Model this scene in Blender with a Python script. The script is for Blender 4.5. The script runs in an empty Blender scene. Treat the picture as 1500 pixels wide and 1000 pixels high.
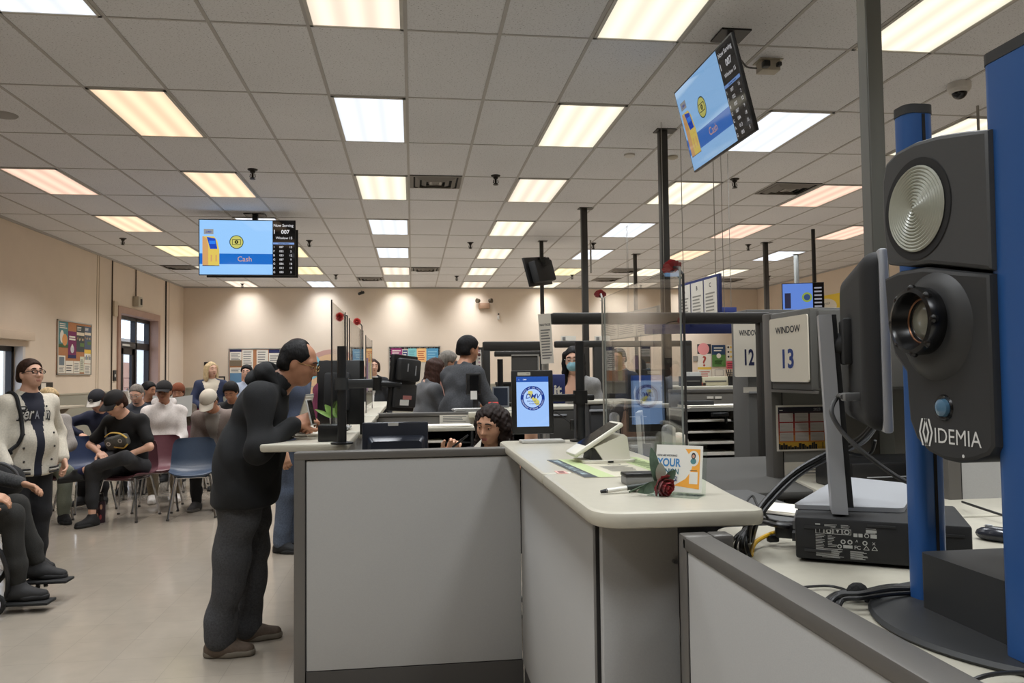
import bpy, bmesh, math, random
import numpy as np
from mathutils import Vector, Matrix, noise as mnoise
random.seed(7)
PI = math.pi
SC = bpy.context.scene
COL = SC.collection
# ------------------------------------------------------------------ camera (solved from the ceiling grid)
FPX, YAW, PITCH, ROLL = 1139.87617, 0.127247834, 0.04271485, -0.0116788527
CAMH = 1.43
CEIL = CAMH + 2.22341616
cy, sy = math.cos(YAW), math.sin(YAW)
_f = Vector((sy*math.cos(PITCH), cy*math.cos(PITCH), math.sin(PITCH)))
_r0 = Vector((cy, -sy, 0)); _u0 = _r0.cross(_f)
_r = math.cos(ROLL)*_r0 + math.sin(ROLL)*_u0
_u = -math.sin(ROLL)*_r0 + math.cos(ROLL)*_u0
EYE = Vector((0, 0, CAMH))
def ray(x, y): return _r*((x-750)/FPX) - _u*((y-500)/FPX) + _f
def PY(x, y, Y): d = ray(x, y); return EYE + d*(Y/d.y)
def PX(x, y, X): d = ray(x, y); return EYE + d*(X/d.x)
def PZ(x, y, Z): d = ray(x, y); return EYE + d*((Z-CAMH)/d.z)
cam_d = bpy.data.cameras.new('camera'); cam = bpy.data.objects.new('camera', cam_d); COL.objects.link(cam)
cam_d.sensor_width = 36; cam_d.lens = FPX*36/1500; cam_d.clip_start = .05; cam_d.clip_end = 200
M = Matrix((_r, _u, -_f)).transposed().to_4x4(); M.translation = EYE; cam.matrix_world = M
SC.camera = cam
# ------------------------------------------------------------------ materials
def lin(c):
    out = []
    for v in c[:3]:
        v = v/255.; out.append(v/12.92 if v <= .04045 else ((v+.055)/1.055)**2.4)
    return out
MATS = {}
def mat(name, rgb, rough=.6, metal=0, spec=.5, var=0, vscale=20, bump=0, bscale=60, emit=0, stretch=None, coat=0, sheen=0):
    if name in MATS: return MATS[name]
    m = bpy.data.materials.new(name); m.use_nodes = True; nt = m.node_tree; b = nt.nodes['Principled BSDF']
    c = lin(rgb); b.inputs['Base Color'].default_value = (*c, 1)
    b.inputs['Roughness'].default_value = rough; b.inputs['Metallic'].default_value = metal
    b.inputs['Specular IOR Level'].default_value = spec
    if coat: b.inputs['Coat Weight'].default_value = coat; b.inputs['Coat Roughness'].default_value = .15
    if sheen: b.inputs['Sheen Weight'].default_value = sheen
    if emit:
        b.inputs['Emission Color'].default_value = (*c, 1); b.inputs['Emission Strength'].default_value = emit
    if var or bump:
        tc = nt.nodes.new('ShaderNodeTexCoord'); mp = nt.nodes.new('ShaderNodeMapping')
        nt.links.new(tc.outputs['Object'], mp.inputs[0])
        if stretch: mp.inputs['Scale'].default_value = stretch
    if var:
        n = nt.nodes.new('ShaderNodeTexNoise'); n.inputs['Scale'].default_value = vscale; n.inputs['Detail'].default_value = 4
        nt.links.new(mp.outputs[0], n.inputs['Vector'])
        rp = nt.nodes.new('ShaderNodeValToRGB')
        rp.color_ramp.elements[0].position = .3; rp.color_ramp.elements[1].position = .7
        rp.color_ramp.elements[0].color = (*[x*(1-var) for x in c], 1); rp.color_ramp.elements[1].color = (*[min(1, x*(1+var)) for x in c], 1)
        nt.links.new(n.outputs['Fac'], rp.inputs[0]); nt.links.new(rp.outputs[0], b.inputs['Base Color'])
    if bump:
        n2 = nt.nodes.new('ShaderNodeTexNoise'); n2.inputs['Scale'].default_value = bscale; n2.inputs['Detail'].default_value = 3
        nt.links.new(mp.outputs[0], n2.inputs['Vector'])
        bp = nt.nodes.new('ShaderNodeBump'); bp.inputs['Strength'].default_value = bump; bp.inputs['Distance'].default_value = .01
        nt.links.new(n2.outputs['Fac'], bp.inputs['Height']); nt.links.new(bp.outputs[0], b.inputs['Normal'])
    MATS[name] = m; return m
def emat(name, rgb, s):
    if name in MATS: return MATS[name]
    m = bpy.data.materials.new(name); m.use_nodes = True; nt = m.node_tree; nt.nodes.clear()
    o = nt.nodes.new('ShaderNodeOutputMaterial'); e = nt.nodes.new('ShaderNodeEmission')
    e.inputs[0].default_value = (*lin(rgb), 1); e.inputs[1].default_value = s; nt.links.new(e.outputs[0], o.inputs[0])
    MATS[name] = m; return m
SCR_K = 1.0
def screen(rgb, s=1.0):
    """a lit screen colour: emission under a glossy pane"""
    s = s*SCR_K; name = 'screen_%d_%d_%d_%d' % (*rgb, int(s*100))
    if name in MATS: return MATS[name]
    m = mat(name, (8, 8, 9), rough=.06, spec=.5)
    b = m.node_tree.nodes['Principled BSDF']
    b.inputs['Emission Color'].default_value = (*lin(rgb), 1); b.inputs['Emission Strength'].default_value = s
    return m
def glassmat(name, tint=(235, 240, 238), refl_rough=.0, alpha=.12):
    if name in MATS: return MATS[name]
    m = bpy.data.materials.new(name); m.use_nodes = True; nt = m.node_tree; nt.nodes.clear()
    o = nt.nodes.new('ShaderNodeOutputMaterial'); mx = nt.nodes.new('ShaderNodeMixShader')
    t = nt.nodes.new('ShaderNodeBsdfTransparent'); g = nt.nodes.new('ShaderNodeBsdfGlossy')
    f = nt.nodes.new('ShaderNodeFresnel'); ge = nt.nodes.new('ShaderNodeNewGeometry'); io = nt.nodes.new('ShaderNodeMapRange'); io.inputs['To Min'].default_value = 1.49; io.inputs['To Max'].default_value = 1/1.49
    nt.links.new(ge.outputs['Backfacing'], io.inputs['Value']); nt.links.new(io.outputs[0], f.inputs[0])
    t.inputs[0].default_value = (*lin(tint), 1); g.inputs['Roughness'].default_value = refl_rough
    nt.links.new(f.outputs[0], mx.inputs[0]); nt.links.new(t.outputs[0], mx.inputs[1]); nt.links.new(g.outputs[0], mx.inputs[2])
    nt.links.new(mx.outputs[0], o.inputs[0]); MATS[name] = m; return m
# ------------------------------------------------------------------ things, parts
PM = {}
def thing(name, label, cat, loc=(0, 0, 0), rz=0, group=None):
    o = bpy.data.objects.new(name, None); COL.objects.link(o)
    o.location = loc; o.rotation_euler = (0, 0, rz); o.empty_display_size = .05
    PM[o] = Matrix.Translation(Vector(loc)) @ Matrix.Rotation(rz, 4, 'Z')
    return tag(o, label, cat, group)
def tag(o, label, cat, group=None, kind=None):
    o['label'] = label; o['category'] = cat
    if group: o['group'] = group
    o['kind'] = kind or 'thing'
    return o
def copytree(o, parent=None):
    c = o.copy(); COL.objects.link(c)
    if parent is not None: c.parent = parent
    for ch in o.children: copytree(ch, c)
    return c
def frameM(o, x, y=None, z=None):
    """matrix from origin and axes"""
    x = Vector(x).normalized()
    if z is None: z = x.cross(Vector(y)).normalized()
    else: z = Vector(z).normalized()
    y = z.cross(x).normalized()
    m = Matrix((x, y, z)).transposed().to_4x4(); m.translation = Vector(o); return m
_glyph = {}
def glyphs(s, bold):
    k = (s, bold)
    if k in _glyph: return _glyph[k]
    cu = bpy.data.curves.new('t', 'FONT'); cu.body = s; cu.size = 1; cu.offset = bold; cu.resolution_u = 3
    ob = bpy.data.objects.new('t', cu)
    me = bpy.data.meshes.new_from_object(ob)
    v = np.empty(len(me.vertices)*3); me.vertices.foreach_get('co', v); v = v.reshape(-1, 3)
    f = [tuple(p.vertices) for p in me.polygons]
    bpy.data.objects.remove(ob); bpy.data.curves.remove(cu); bpy.data.meshes.remove(me)
    _glyph[k] = (v, f); return v, f
class MB:
    def __init__(s): s.v = []; s.f = []; s.fm = []; s.mats = []
    def mi(s, m):
        if m not in s.mats: s.mats.append(m)
        return s.mats.index(m)
    def add(s, vs, fs, m, T=None):
        n = len(s.v); k = s.mi(m)
        for v in vs:
            v = Vector(v); s.v.append(T @ v if T else v)
        for f in fs: s.f.append(tuple(i+n for i in f)); s.fm.append(k)
        return s
    def box(s, c, size, m, bev=0, T=None, rz=0):
        x, y, z = [q/2 for q in size]
        R = Matrix.Translation(Vector(c)) @ Matrix.Rotation(rz, 4, 'Z')
        if T: R = T @ R
        if bev <= 0:
            vs = [(-x,-y,-z),(x,-y,-z),(x,y,-z),(-x,y,-z),(-x,-y,z),(x,-y,z),(x,y,z),(-x,y,z)]
            fs = [(0,3,2,1),(4,5,6,7),(0,1,5,4),(1,2,6,5),(2,3,7,6),(3,0,4,7)]
            return s.add(vs, fs, m, R)
        b = min(bev, x*.95, y*.95, z*.95)
        bm = bmesh.new(); bmesh.ops.create_cube(bm, size=1)
        for v in bm.verts: v.co = Vector((v.co.x*2*x, v.co.y*2*y, v.co.z*2*z))
        bmesh.ops.bevel(bm, geom=list(bm.edges), offset=b, segments=2, profile=.5, affect='EDGES')
        bm.verts.ensure_lookup_table(); bm.verts.index_update()
        s.add([v.co.copy() for v in bm.verts], [tuple(v.index for v in f.verts) for f in bm.faces], m, R); bm.free(); return s
    def box2(s, a, b, m, bev=0):
        a = Vector(a); b = Vector(b); return s.box((a+b)/2, [abs(q) for q in (b-a)], m, bev)
    def cyl(s, p0, p1, r, m, r1=None, n=16, caps=True):
        p0 = Vector(p0); p1 = Vector(p1); r1 = r if r1 is None else r1
        d = (p1-p0).normalized(); a = d.orthogonal().normalized(); b = d.cross(a)
        vs = []; fs = []
        for p, rr in ((p0, r), (p1, r1)):
            for k in range(n): t = 2*PI*k/n; vs.append(p+(a*math.cos(t)+b*math.sin(t))*rr)
        for k in range(n): fs.append((k, (k+1) % n, n+(k+1) % n, n+k))
        if caps: fs.append(tuple(range(n-1, -1, -1))); fs.append(tuple(range(n, 2*n)))
        return s.add(vs, fs, m)
    def tube(s, pts, r, m, n=8, smooth=0, flat=1.0):
        pts = [Vector(p) for p in pts]
        if smooth: pts = spline(pts, smooth)
        rs = r if isinstance(r, (list, tuple)) else [r]*len(pts)
        if len(rs) != len(pts): rs = list(np.interp(np.linspace(0, 1, len(pts)), np.linspace(0, 1, len(rs)), rs))
        vs = []; fs = []; a = None
        for i, p in enumerate(pts):
            t = (pts[min(i+1, len(pts)-1)]-pts[max(i-1, 0)]).normalized()
            if a is None: a = t.orthogonal().normalized()
            else:
                a = (a-t*a.dot(t))
                a = a.normalized() if a.length > 1e-6 else t.orthogonal().normalized()
            b = t.cross(a)
            for k in range(n):
                q = 2*PI*k/n; vs.append(p+(a*math.cos(q)+b*math.sin(q)*flat)*rs[i])
        for i in range(len(pts)-1):
            for k in range(n): fs.append((i*n+k, i*n+(k+1) % n, (i+1)*n+(k+1) % n, (i+1)*n+k))
        fs.append(tuple(range(n-1, -1, -1))); q = (len(pts)-1)*n; fs.append(tuple(range(q, q+n)))
        return s.add(vs, fs, m)
    def lathe(s, prof, m, n=32, T=None):
        vs = []; fs = []
        for r, z in prof:
            for k in range(n): t = 2*PI*k/n; vs.append((r*math.cos(t), r*math.sin(t), z))
        for i in range(len(prof)-1):
            for k in range(n): fs.append((i*n+k, i*n+(k+1) % n, (i+1)*n+(k+1) % n, (i+1)*n+k))
        fs.append(tuple(range(n-1, -1, -1))); q = (len(prof)-1)*n; fs.append(tuple(range(q, q+n)))
        return s.add(vs, fs, m, T)
    def prism(s, poly, d0, d1, m, T=None):
        """polygon in local xy (counter-clockwise), extruded from z=d0 to d1"""
        n = len(poly); vs = [(x, y, d0) for x, y in poly]+[(x, y, d1) for x, y in poly]
        fs = [tuple(range(n-1, -1, -1)), tuple(range(n, 2*n))]+[(k, (k+1) % n, n+(k+1) % n, n+k) for k in range(n)]
        return s.add(vs, fs, m, T)
    def poly(s, pts, m, T=None): return s.add(pts, [tuple(range(len(pts)))], m, T)
    def rect(s, x0, y0, x1, y1, z, m, T=None): return s.poly([(x0,y0,z),(x1,y0,z),(x1,y1,z),(x0,y1,z)], m, T)
    def disc(s, x, y, r, z, m, T=None, n=28, ry=None, a0=0):
        ry = r if ry is None else ry
        return s.poly([(x+r*math.cos(2*PI*k/n+a0), y+ry*math.sin(2*PI*k/n+a0), z) for k in range(n)], m, T)
    def ring(s, x, y, r0, r1, z, m, T=None, n=36):
        vs = []; fs = []
        for k in range(n):
            t = 2*PI*k/n; vs += [(x+r0*math.cos(t), y+r0*math.sin(t), z), (x+r1*math.cos(t), y+r1*math.sin(t), z)]
        for k in range(n): a = 2*k; b = 2*((k+1) % n); fs.append((a, a+1, b+1, b))
        return s.add(vs, fs, m, T)
    def ell(s, c, r, m, n=16, T=None):
        if not isinstance(r, (tuple, list)): r = (r, r, r)
        vs = []; fs = []; h = n//2
        for i in range(1, h):
            p = PI*i/h
            for k in range(n): t = 2*PI*k/n; vs.append((c[0]+r[0]*math.sin(p)*math.cos(t), c[1]+r[1]*math.sin(p)*math.sin(t), c[2]+r[2]*math.cos(p)))
        for i in range(h-2):
            for k in range(n): fs.append((i*n+k, (i+1)*n+k, (i+1)*n+(k+1) % n, i*n+(k+1) % n))
        a = len(vs); vs += [(c[0], c[1], c[2]+r[2]), (c[0], c[1], c[2]-r[2])]
        for k in range(n): fs.append((a, k, (k+1) % n)); q = (h-2)*n; fs.append((a+1, q+(k+1) % n, q+k))
        return s.add(vs, fs, m, T)
    def grid(s, rows, m, T=None, close=False):
        n = len(rows[0]); vs = [p for r in rows for p in r]; fs = []
        for i in range(len(rows)-1):
            for k in range(n if close else n-1): fs.append((i*n+k, i*n+(k+1) % n, (i+1)*n+(k+1) % n, (i+1)*n+k))
        return s.add(vs, fs, m, T)
    def text(s, t, size, x, y, z, m, T=None, al='C', bold=0.0, sx=1.0, skew=0.0, rot=0.0):
        v, f = glyphs(t, bold)
        if not len(v): return s
        x0, x1 = v[:, 0].min(), v[:, 0].max()
        off = {'C': (x0+x1)/2, 'L': x0, 'R': x1}[al]
        vs = []
        c, d = math.cos(rot), math.sin(rot)
        for a in v:
            px = (a[0]-off)*sx*size+skew*a[1]*size; py = a[1]*size
            vs.append((x+px*c-py*d, y+px*d+py*c, z))
        return s.add(vs, f, m, T)
    def build(s, name, parent=None, smooth=35, kind=None, M0=None):
        me = bpy.data.meshes.new(name)
        Pm = PM.get(parent, Matrix.Identity(4)) if parent is not None else Matrix.Identity(4)
        if M0 is not None: Pm = M0
        I = Pm.inverted()
        me.from_pydata([I @ v for v in s.v], [], s.f)
        for m in s.mats: me.materials.append(m)
        me.polygons.foreach_set('material_index', s.fm)
        if smooth:
            me.polygons.foreach_set('use_smooth', [True]*len(me.polygons)); me.set_sharp_from_angle(angle=math.radians(smooth))
        me.update()
        o = bpy.data.objects.new(name, me); COL.objects.link(o)
        if parent is not None: o.parent = parent
        if M0 is not None:
            o.matrix_world = M0
        PM[o] = Pm
        if kind: o['kind'] = kind
        return o
def one(name, mb, label, cat, group=None, loc=None, smooth=35):
    """a thing that is a single mesh, origin at loc"""
    if loc is None:
        a = np.array([tuple(v) for v in mb.v]); loc = Vector(((a[:, 0].min()+a[:, 0].max())/2, (a[:, 1].min()+a[:, 1].max())/2, a[:, 2].min()))
    o = mb.build(name, None, smooth, M0=Matrix.Translation(Vector(loc)))
    return tag(o, label, cat, group)
def spline(pts, k=6):
    out = []; n = len(pts)
    for i in range(n-1):
        p0 = pts[max(i-1, 0)]; p1 = pts[i]; p2 = pts[i+1]; p3 = pts[min(i+2, n-1)]
        for j in range(k):
            t = j/k; out.append(.5*((2*p1)+(p2-p0)*t+(2*p0-5*p1+4*p2-p3)*t*t+(3*p1-p0-3*p2+p3)*t**3))
    out.append(pts[-1]); return out
def rrect(w, h, r, n=5, cx=0, cy=0):
    out = []
    for (sx, sy_, a) in ((1, -1, -PI/2), (1, 1, 0), (-1, 1, PI/2), (-1, -1, PI)):
        for k in range(n+1):
            t = a+PI/2*k/n; out.append((cx+sx*(w/2-r)+r*math.cos(t), cy+sy_*(h/2-r)+r*math.sin(t)))
    return out
def struct(name, mb, parent=None, smooth=0):
    o = mb.build(name, parent, smooth)
    if parent is None: o['kind'] = 'structure'
    return o
# ------------------------------------------------------------------ organic bodies: signed distances, smooth unions, surface nets
def A3(v): return np.array((v[0], v[1], v[2]), float)
class SDF:
    def __init__(s): s.p = []
    def cap(s, a, b, ra, rb=None, k=.03, sq=None):
        """round cone; sq=(axis, factor) squeezes along a direction"""
        s.p.append(('cap', A3(a), A3(b), ra, ra if rb is None else rb, k, sq)); return s
    def ell(s, c, r, R=None, k=.03): s.p.append(('ell', A3(c), np.array(r, float), None if R is None else np.array(R), k)); return s
    def box(s, c, h, R=None, rd=.01, k=.01): s.p.append(('box', A3(c), np.array(h, float), None if R is None else np.array(R), rd, k)); return s
    def sub(s, kind, *a, k=.01): getattr(s, kind)(*a, k=k); s.p[-1] = ('sub', s.p[-1]); return s
    def mesh(s, vox, wrinkle=0, wfreq=18, seed=0, floor=None):
        lo = np.array([1e9]*3); hi = -lo; B = []
        for q in s.p:
            e = q[1] if q[0] == 'sub' else q
            if e[0] == 'cap': r = max(e[3], e[4]); a = np.minimum(e[1], e[2])-r; b = np.maximum(e[1], e[2])+r; k = e[5]
            elif e[0] == 'ell': r = e[2].max() if e[3] is not None else e[2]; a = e[1]-r; b = e[1]+r; k = e[4]
            else: r = np.linalg.norm(e[2]) if e[3] is not None else e[2]+e[4]; a = e[1]-r; b = e[1]+r; k = e[5]
            B.append((a, b, k))
            if q[0] != 'sub': lo = np.minimum(lo, a); hi = np.maximum(hi, b)
        lo -= 4*vox+wrinkle*2; hi += 4*vox+wrinkle*2
        n = np.ceil((hi-lo)/vox).astype(int)+1
        D = np.full(n, 1.0, np.float32)
        ax = [lo[i]+vox*np.arange(n[i]) for i in range(3)]
        for q, (a, b, k) in zip(s.p, B):
            neg = q[0] == 'sub'; e = q[1] if neg else q
            mg = k+4*vox+wrinkle*2
            i0 = np.clip(np.floor((a-mg-lo)/vox).astype(int), 0, n-1); i1 = np.clip(np.ceil((b+mg-lo)/vox).astype(int)+1, 1, n)
            if (i1 <= i0).any(): continue
            X = ax[0][i0[0]:i1[0], None, None]; Y = ax[1][None, i0[1]:i1[1], None]; Z = ax[2][None, None, i0[2]:i1[2]]
            if e[0] == 'cap':
                p, w, ra, rb = e[1], e[2]-e[1], e[3], e[4]
                x, y, z = X-p[0], Y-p[1], Z-p[2]
                ww = max(w@w, 1e-9); t = np.clip((x*w[0]+y*w[1]+z*w[2])/ww, 0, 1)
                dx, dy, dz = x-t*w[0], y-t*w[1], z-t*w[2]
                if e[6] is not None:
                    u, f = A3(e[6][0]), e[6][1]; u = u/np.linalg.norm(u); g = dx*u[0]+dy*u[1]+dz*u[2]
                    dx, dy, dz = dx+u[0]*g*(f-1), dy+u[1]*g*(f-1), dz+u[2]*g*(f-1)
                d = np.sqrt(dx*dx+dy*dy+dz*dz)-(ra+(rb-ra)*t)
            else:
                x, y, z = X-e[1][0], Y-e[1][1], Z-e[1][2]; R = e[3]
                if R is not None: x, y, z = [x*R[i][0]+y*R[i][1]+z*R[i][2] for i in range(3)]
                if e[0] == 'ell':
                    r = e[2]; k0 = np.sqrt((x/r[0])**2+(y/r[1])**2+(z/r[2])**2); k1 = np.sqrt((x/r[0]**2)**2+(y/r[1]**2)**2+(z/r[2]**2)**2)
                    d = np.where(k1 > 1e-6, k0*(k0-1)/np.maximum(k1, 1e-6), -r.min())
                else:
                    h = e[2]; qx, qy, qz = np.abs(x)-h[0]+e[4], np.abs(y)-h[1]+e[4], np.abs(z)-h[2]+e[4]
                    d = np.sqrt(np.maximum(qx, 0)**2+np.maximum(qy, 0)**2+np.maximum(qz, 0)**2)+np.minimum(np.maximum(qx, np.maximum(qy, qz)), 0)-e[4]
            sl = D[i0[0]:i1[0], i0[1]:i1[1], i0[2]:i1[2]]
            if neg:
                d = -d; h = np.maximum(k-np.abs(sl-d), 0)/k; D[i0[0]:i1[0], i0[1]:i1[1], i0[2]:i1[2]] = np.maximum(sl, d)+h*h*k*.25
            else:
                h = np.maximum(k-np.abs(sl-d), 0)/k; D[i0[0]:i1[0], i0[1]:i1[1], i0[2]:i1[2]] = np.minimum(sl, d)-h*h*k*.25
        if wrinkle:
            X, Y, Z = ax[0][:, None, None], ax[1][None, :, None], ax[2][None, None, :]
            f = wfreq; g = seed*1.7
            w1 = np.sin(f*(X*.7+Y*.5)+f*1.3*Z+g+1.7*np.sin(f*.55*(Y-X)+f*.4*Z+g))
            w2 = np.sin(f*1.9*(Y-X*.6)-f*.9*Z+2*g+1.3*np.sin(f*.7*Z+f*.5*X))
            w3 = np.abs(np.sin(f*.62*(Z*1.2+X*.8-Y*.9)+1.1*np.sin(f*.45*(X+Y*.7)+f*.3*Z+g)+g*.7))
            D = D+(wrinkle*(.5*w1+.3*w2+.9*(.62-w3))).astype(np.float32)
        if floor is not None:
            D = np.maximum(D, (floor-ax[2])[None, None, :].astype(np.float32))
        return nets(D, lo, vox)
def nets(D, lo, vox):
    S = D < 0; nx, ny, nz = D.shape
    c = np.zeros((nx-1, ny-1, nz-1), np.int8)
    for i in (0, 1):
        for j in (0, 1):
            for k in (0, 1): c += S[i:nx-1+i, j:ny-1+j, k:nz-1+k]
    act = (c > 0) & (c < 8); idx = np.argwhere(act); m = len(idx)
    vid = np.full(act.shape, -1, np.int32); vid[act] = np.arange(m)
    P = np.zeros((m, 3)); W = np.zeros(m); I, J, K = idx.T
    cn = [(i, j, k) for i in (0, 1) for j in (0, 1) for k in (0, 1)]
    for a in cn:
        for x in range(3):
            if a[x] == 0:
                b = list(a); b[x] = 1
                da = D[I+a[0], J+a[1], K+a[2]]; db = D[I+b[0], J+b[1], K+b[2]]
                cr = (da < 0) != (db < 0); t = np.where(cr, da/np.where(cr, da-db, 1), 0)
                for y in range(3): P[:, y] += np.where(cr, a[y]+(t if y == x else 0), 0)
                W += cr
    V = lo+vox*(idx+P/W[:, None]); F = []
    for x in range(3):
        y, z = (x+1) % 3, (x+2) % 3
        s0 = [slice(1, -1)]*3; s0[x] = slice(0, D.shape[x]-1); s1 = list(s0); s1[x] = slice(1, D.shape[x])
        a, b = S[tuple(s0)], S[tuple(s1)]; e = np.argwhere(a != b)
        if not len(e): continue
        fl = a[tuple(e.T)]; e = e+np.array([0 if q == x else 1 for q in range(3)])
        def g(dy, dz):
            q = e.copy(); q[:, y] -= dy; q[:, z] -= dz; return vid[q[:, 0], q[:, 1], q[:, 2]]
        Q = np.stack([g(1, 1), g(0, 1), g(0, 0), g(1, 0)], 1); Q[~fl] = Q[~fl][:, ::-1]; F.append(Q)
    F = np.concatenate(F); F = F[(F >= 0).all(1)]
    return V, F
def sdfobj(name, sdf, vox, m, parent, wrinkle=0, wfreq=18, seed=0, matfn=None, mats=(), extra=None, floor=None, relax=1):
    V, F = sdf.mesh(vox, wrinkle, wfreq, seed, floor) if not isinstance(sdf, tuple) else sdf
    if relax:
        for _ in range(relax):      # gentle smoothing of the net
            acc = np.zeros_like(V); cnt = np.zeros(len(V))
            for a, b in ((0, 1), (1, 2), (2, 3), (3, 0)):
                np.add.at(acc, F[:, a], V[F[:, b]]); np.add.at(cnt, F[:, a], 1); np.add.at(acc, F[:, b], V[F[:, a]]); np.add.at(cnt, F[:, b], 1)
            V = V*.5+.5*acc/np.maximum(cnt, 1)[:, None]
    mi = np.zeros(len(F), int)
    if matfn is not None: mi = matfn(V[F].mean(1))
    if extra:
        for (v2, f2) in extra: F = np.concatenate([F, f2+len(V)]); V = np.concatenate([V, v2]); mi = np.concatenate([mi, np.zeros(len(f2), int)])
    me = bpy.data.meshes.new(name); me.from_pydata(V.tolist(), [], F.tolist())
    me.materials.append(m)
    for q in mats: me.materials.append(q)
    me.polygons.foreach_set('material_index', mi.astype(np.int32)); me.polygons.foreach_set('use_smooth', [True]*len(F)); me.update()
    o = bpy.data.objects.new(name, me); COL.objects.link(o); o.parent = parent; PM[o] = PM.get(parent, Matrix.Identity(4)); return o
# ------------------------------------------------------------------ people (local frame: +X faces forward, +Y is the person's left)
def rotv(v, yaw=0, pitch=0, roll=0):
    """pitch > 0 bends forward / down, yaw > 0 turns left"""
    return Matrix.Rotation(yaw, 3, 'Z') @ (Matrix.Rotation(pitch, 3, 'Y') @ (Matrix.Rotation(roll, 3, 'X') @ Vector(v)))
def ik(a, b, la, lb, hint):
    a = Vector(a); b = Vector(b); d = b-a; L = min(d.length, (la+lb)*.999); dn = d.normalized(); b2 = a+dn*L
    x = (la*la-lb*lb+L*L)/(2*L); h = math.sqrt(max(la*la-x*x, 0)); hv = Vector(hint); hv = (hv-dn*hv.dot(dn)).normalized()
    return a+dn*x+hv*h, b2
def pose(kind='stand', H=1.72, lean=0, hyaw=0, hpitch=0, hroll=0, handL=None, handR=None, elL=(-.6, .5, -.5), elR=(-.6, -.5, -.5), seat=.46,
         twist=0, feet=None, knees=None, ankles=None, toes=None, sh=1.0, neckfwd=0, pel=None, curl=0):
    s = H/1.75; J = {'s': s, 'H': H}
    if kind == 'stand':
        P = Vector((0, 0, .93*s))
        an = ankles or [Vector((-.02, .10*s, .085)), Vector((-.02, -.10*s, .085))]
        kn = knees or [Vector((.015, .10*s, .50*s)), Vector((.015, -.10*s, .50*s))]
    else:
        P = Vector((.0, 0, seat+.10*s))
        kn = knees or [Vector((.42*s, .13*s, seat+.06*s)), Vector((.42*s, -.13*s, seat+.06*s))]
        an = ankles or [Vector((.40*s, .12*s, .085)), Vector((.40*s, -.12*s, .085))]
    if pel: P = Vector(pel)
    J['pel'] = P; l = math.radians(lean); tw = math.radians(twist)
    R = lambda v, f=1.: Matrix.Rotation(tw*f, 3, 'Z') @ (Matrix.Rotation(l*f, 3, 'Y') @ Vector(v))
    J['belly'] = P+R((.01, 0, .16*s), .5)
    J['chest'] = J['belly']+R((.0, 0, .19*s), 1)
    c2 = math.radians(curl)
    R2 = lambda v: Matrix.Rotation(tw, 3, 'Z') @ (Matrix.Rotation(l+c2, 3, 'Y') @ Vector(v))
    top = J['chest']+R2((-.015, 0, .19*s)); J['top'] = top
    J['sh'] = [top+R2((.0, .178*s*sh, -.068*s)), top+R2((.0, -.178*s*sh, -.068*s))]
    J['up'] = R2((0, 0, 1)); J['fw'] = R2((1, 0, 0)); J['lf'] = R2((0, 1, 0))
    J['neck'] = top+R2((.01, 0, .02*s))
    hy, hp, hr = math.radians(hyaw), math.radians(hpitch), math.radians(hroll)
    HR = Matrix.Rotation(hy+tw, 3, 'Z') @ (Matrix.Rotation(hp, 3, 'Y') @ Matrix.Rotation(hr, 3, 'X'))
    J['HR'] = HR
    J['head'] = J['neck']+R2((.03*s+neckfwd, 0, .055*s))+HR @ Vector((.012, 0, .105*s))
    hd = [handL, handR]; hints = [elL, elR]; J['el'] = []; J['ha'] = []
    for i in (0, 1):
        sg = 1 if i == 0 else -1
        h = hd[i]
        if h is None: h = J['sh'][i]+Vector((.06*s, sg*.09*s, -.54*s))
        e, h2 = ik(J['sh'][i], h, .30*s, .265*s, hints[i]); J['el'].append(e); J['ha'].append(h2)
    J['hip'] = [P+Vector((0, .085*s, -.03*s)), P+Vector((0, -.085*s, -.03*s))]
    J['kn'] = [Vector(k) for k in kn]; J['an'] = [Vector(a) for a in an]
    J['toe'] = [Vector(t) for t in (toes or [(1, .12, 0), (1, -.12, 0)])]
    return J
def handsdf(w, d, up, side, s=1.0, curl=.5, pts=False):
    """a hand at wrist w, pointing along d; up is the back of the hand; side +1 left hand"""
    d = Vector(d).normalized(); up = Vector(up); up = (up-d*up.dot(d)).normalized(); lat = up.cross(d)*side   # lat points to thumb side
    lat = -lat if False else lat
    S = SDF(); w = Vector(w)
    pc = w+d*.05*s
    R = [tuple(d), tuple(lat), tuple(up)]
    S.cap(w-d*.03*s, w+d*.015*s, .027*s, .026*s, k=.02, sq=(up, 1.25))
    S.box(pc, (.045*s, .041*s, .0145*s), R, rd=.013*s, k=.02)
    for q, (o, L) in enumerate(((.031, .072), (.0105, .08), (-.0105, .075), (-.031, .058))):
        a = w+d*.088*s+lat*o*s; ang = curl*(.7+.12*q); dd = d
        for seg, (f, r) in enumerate(((.45, .0092), (.32, .0085), (.26, .0076))):
            dd = (d*math.cos(ang)-up*math.sin(ang)); b = a+dd*L*f*s
            S.cap(a, b, r*s, r*.94*s, k=.006); a = b; ang += curl*.9
    a = w+d*.025*s+lat*.032*s; dd = (d*.62+lat*.62-up*.35).normalized()
    for f, r in ((.042, .0125), (.032, .0105), (.026, .009)):
        b = a+dd*f*s; S.cap(a, b, r*s, r*.93*s, k=.012); a = b; dd = (dd+d*.35-lat*.25*curl*2-up*.12).normalized()
    return S
SKINS = {'a': (196, 150, 122), 'b': (178, 128, 100), 'c': (214, 168, 144), 'd': (150, 104, 78)}
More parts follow.
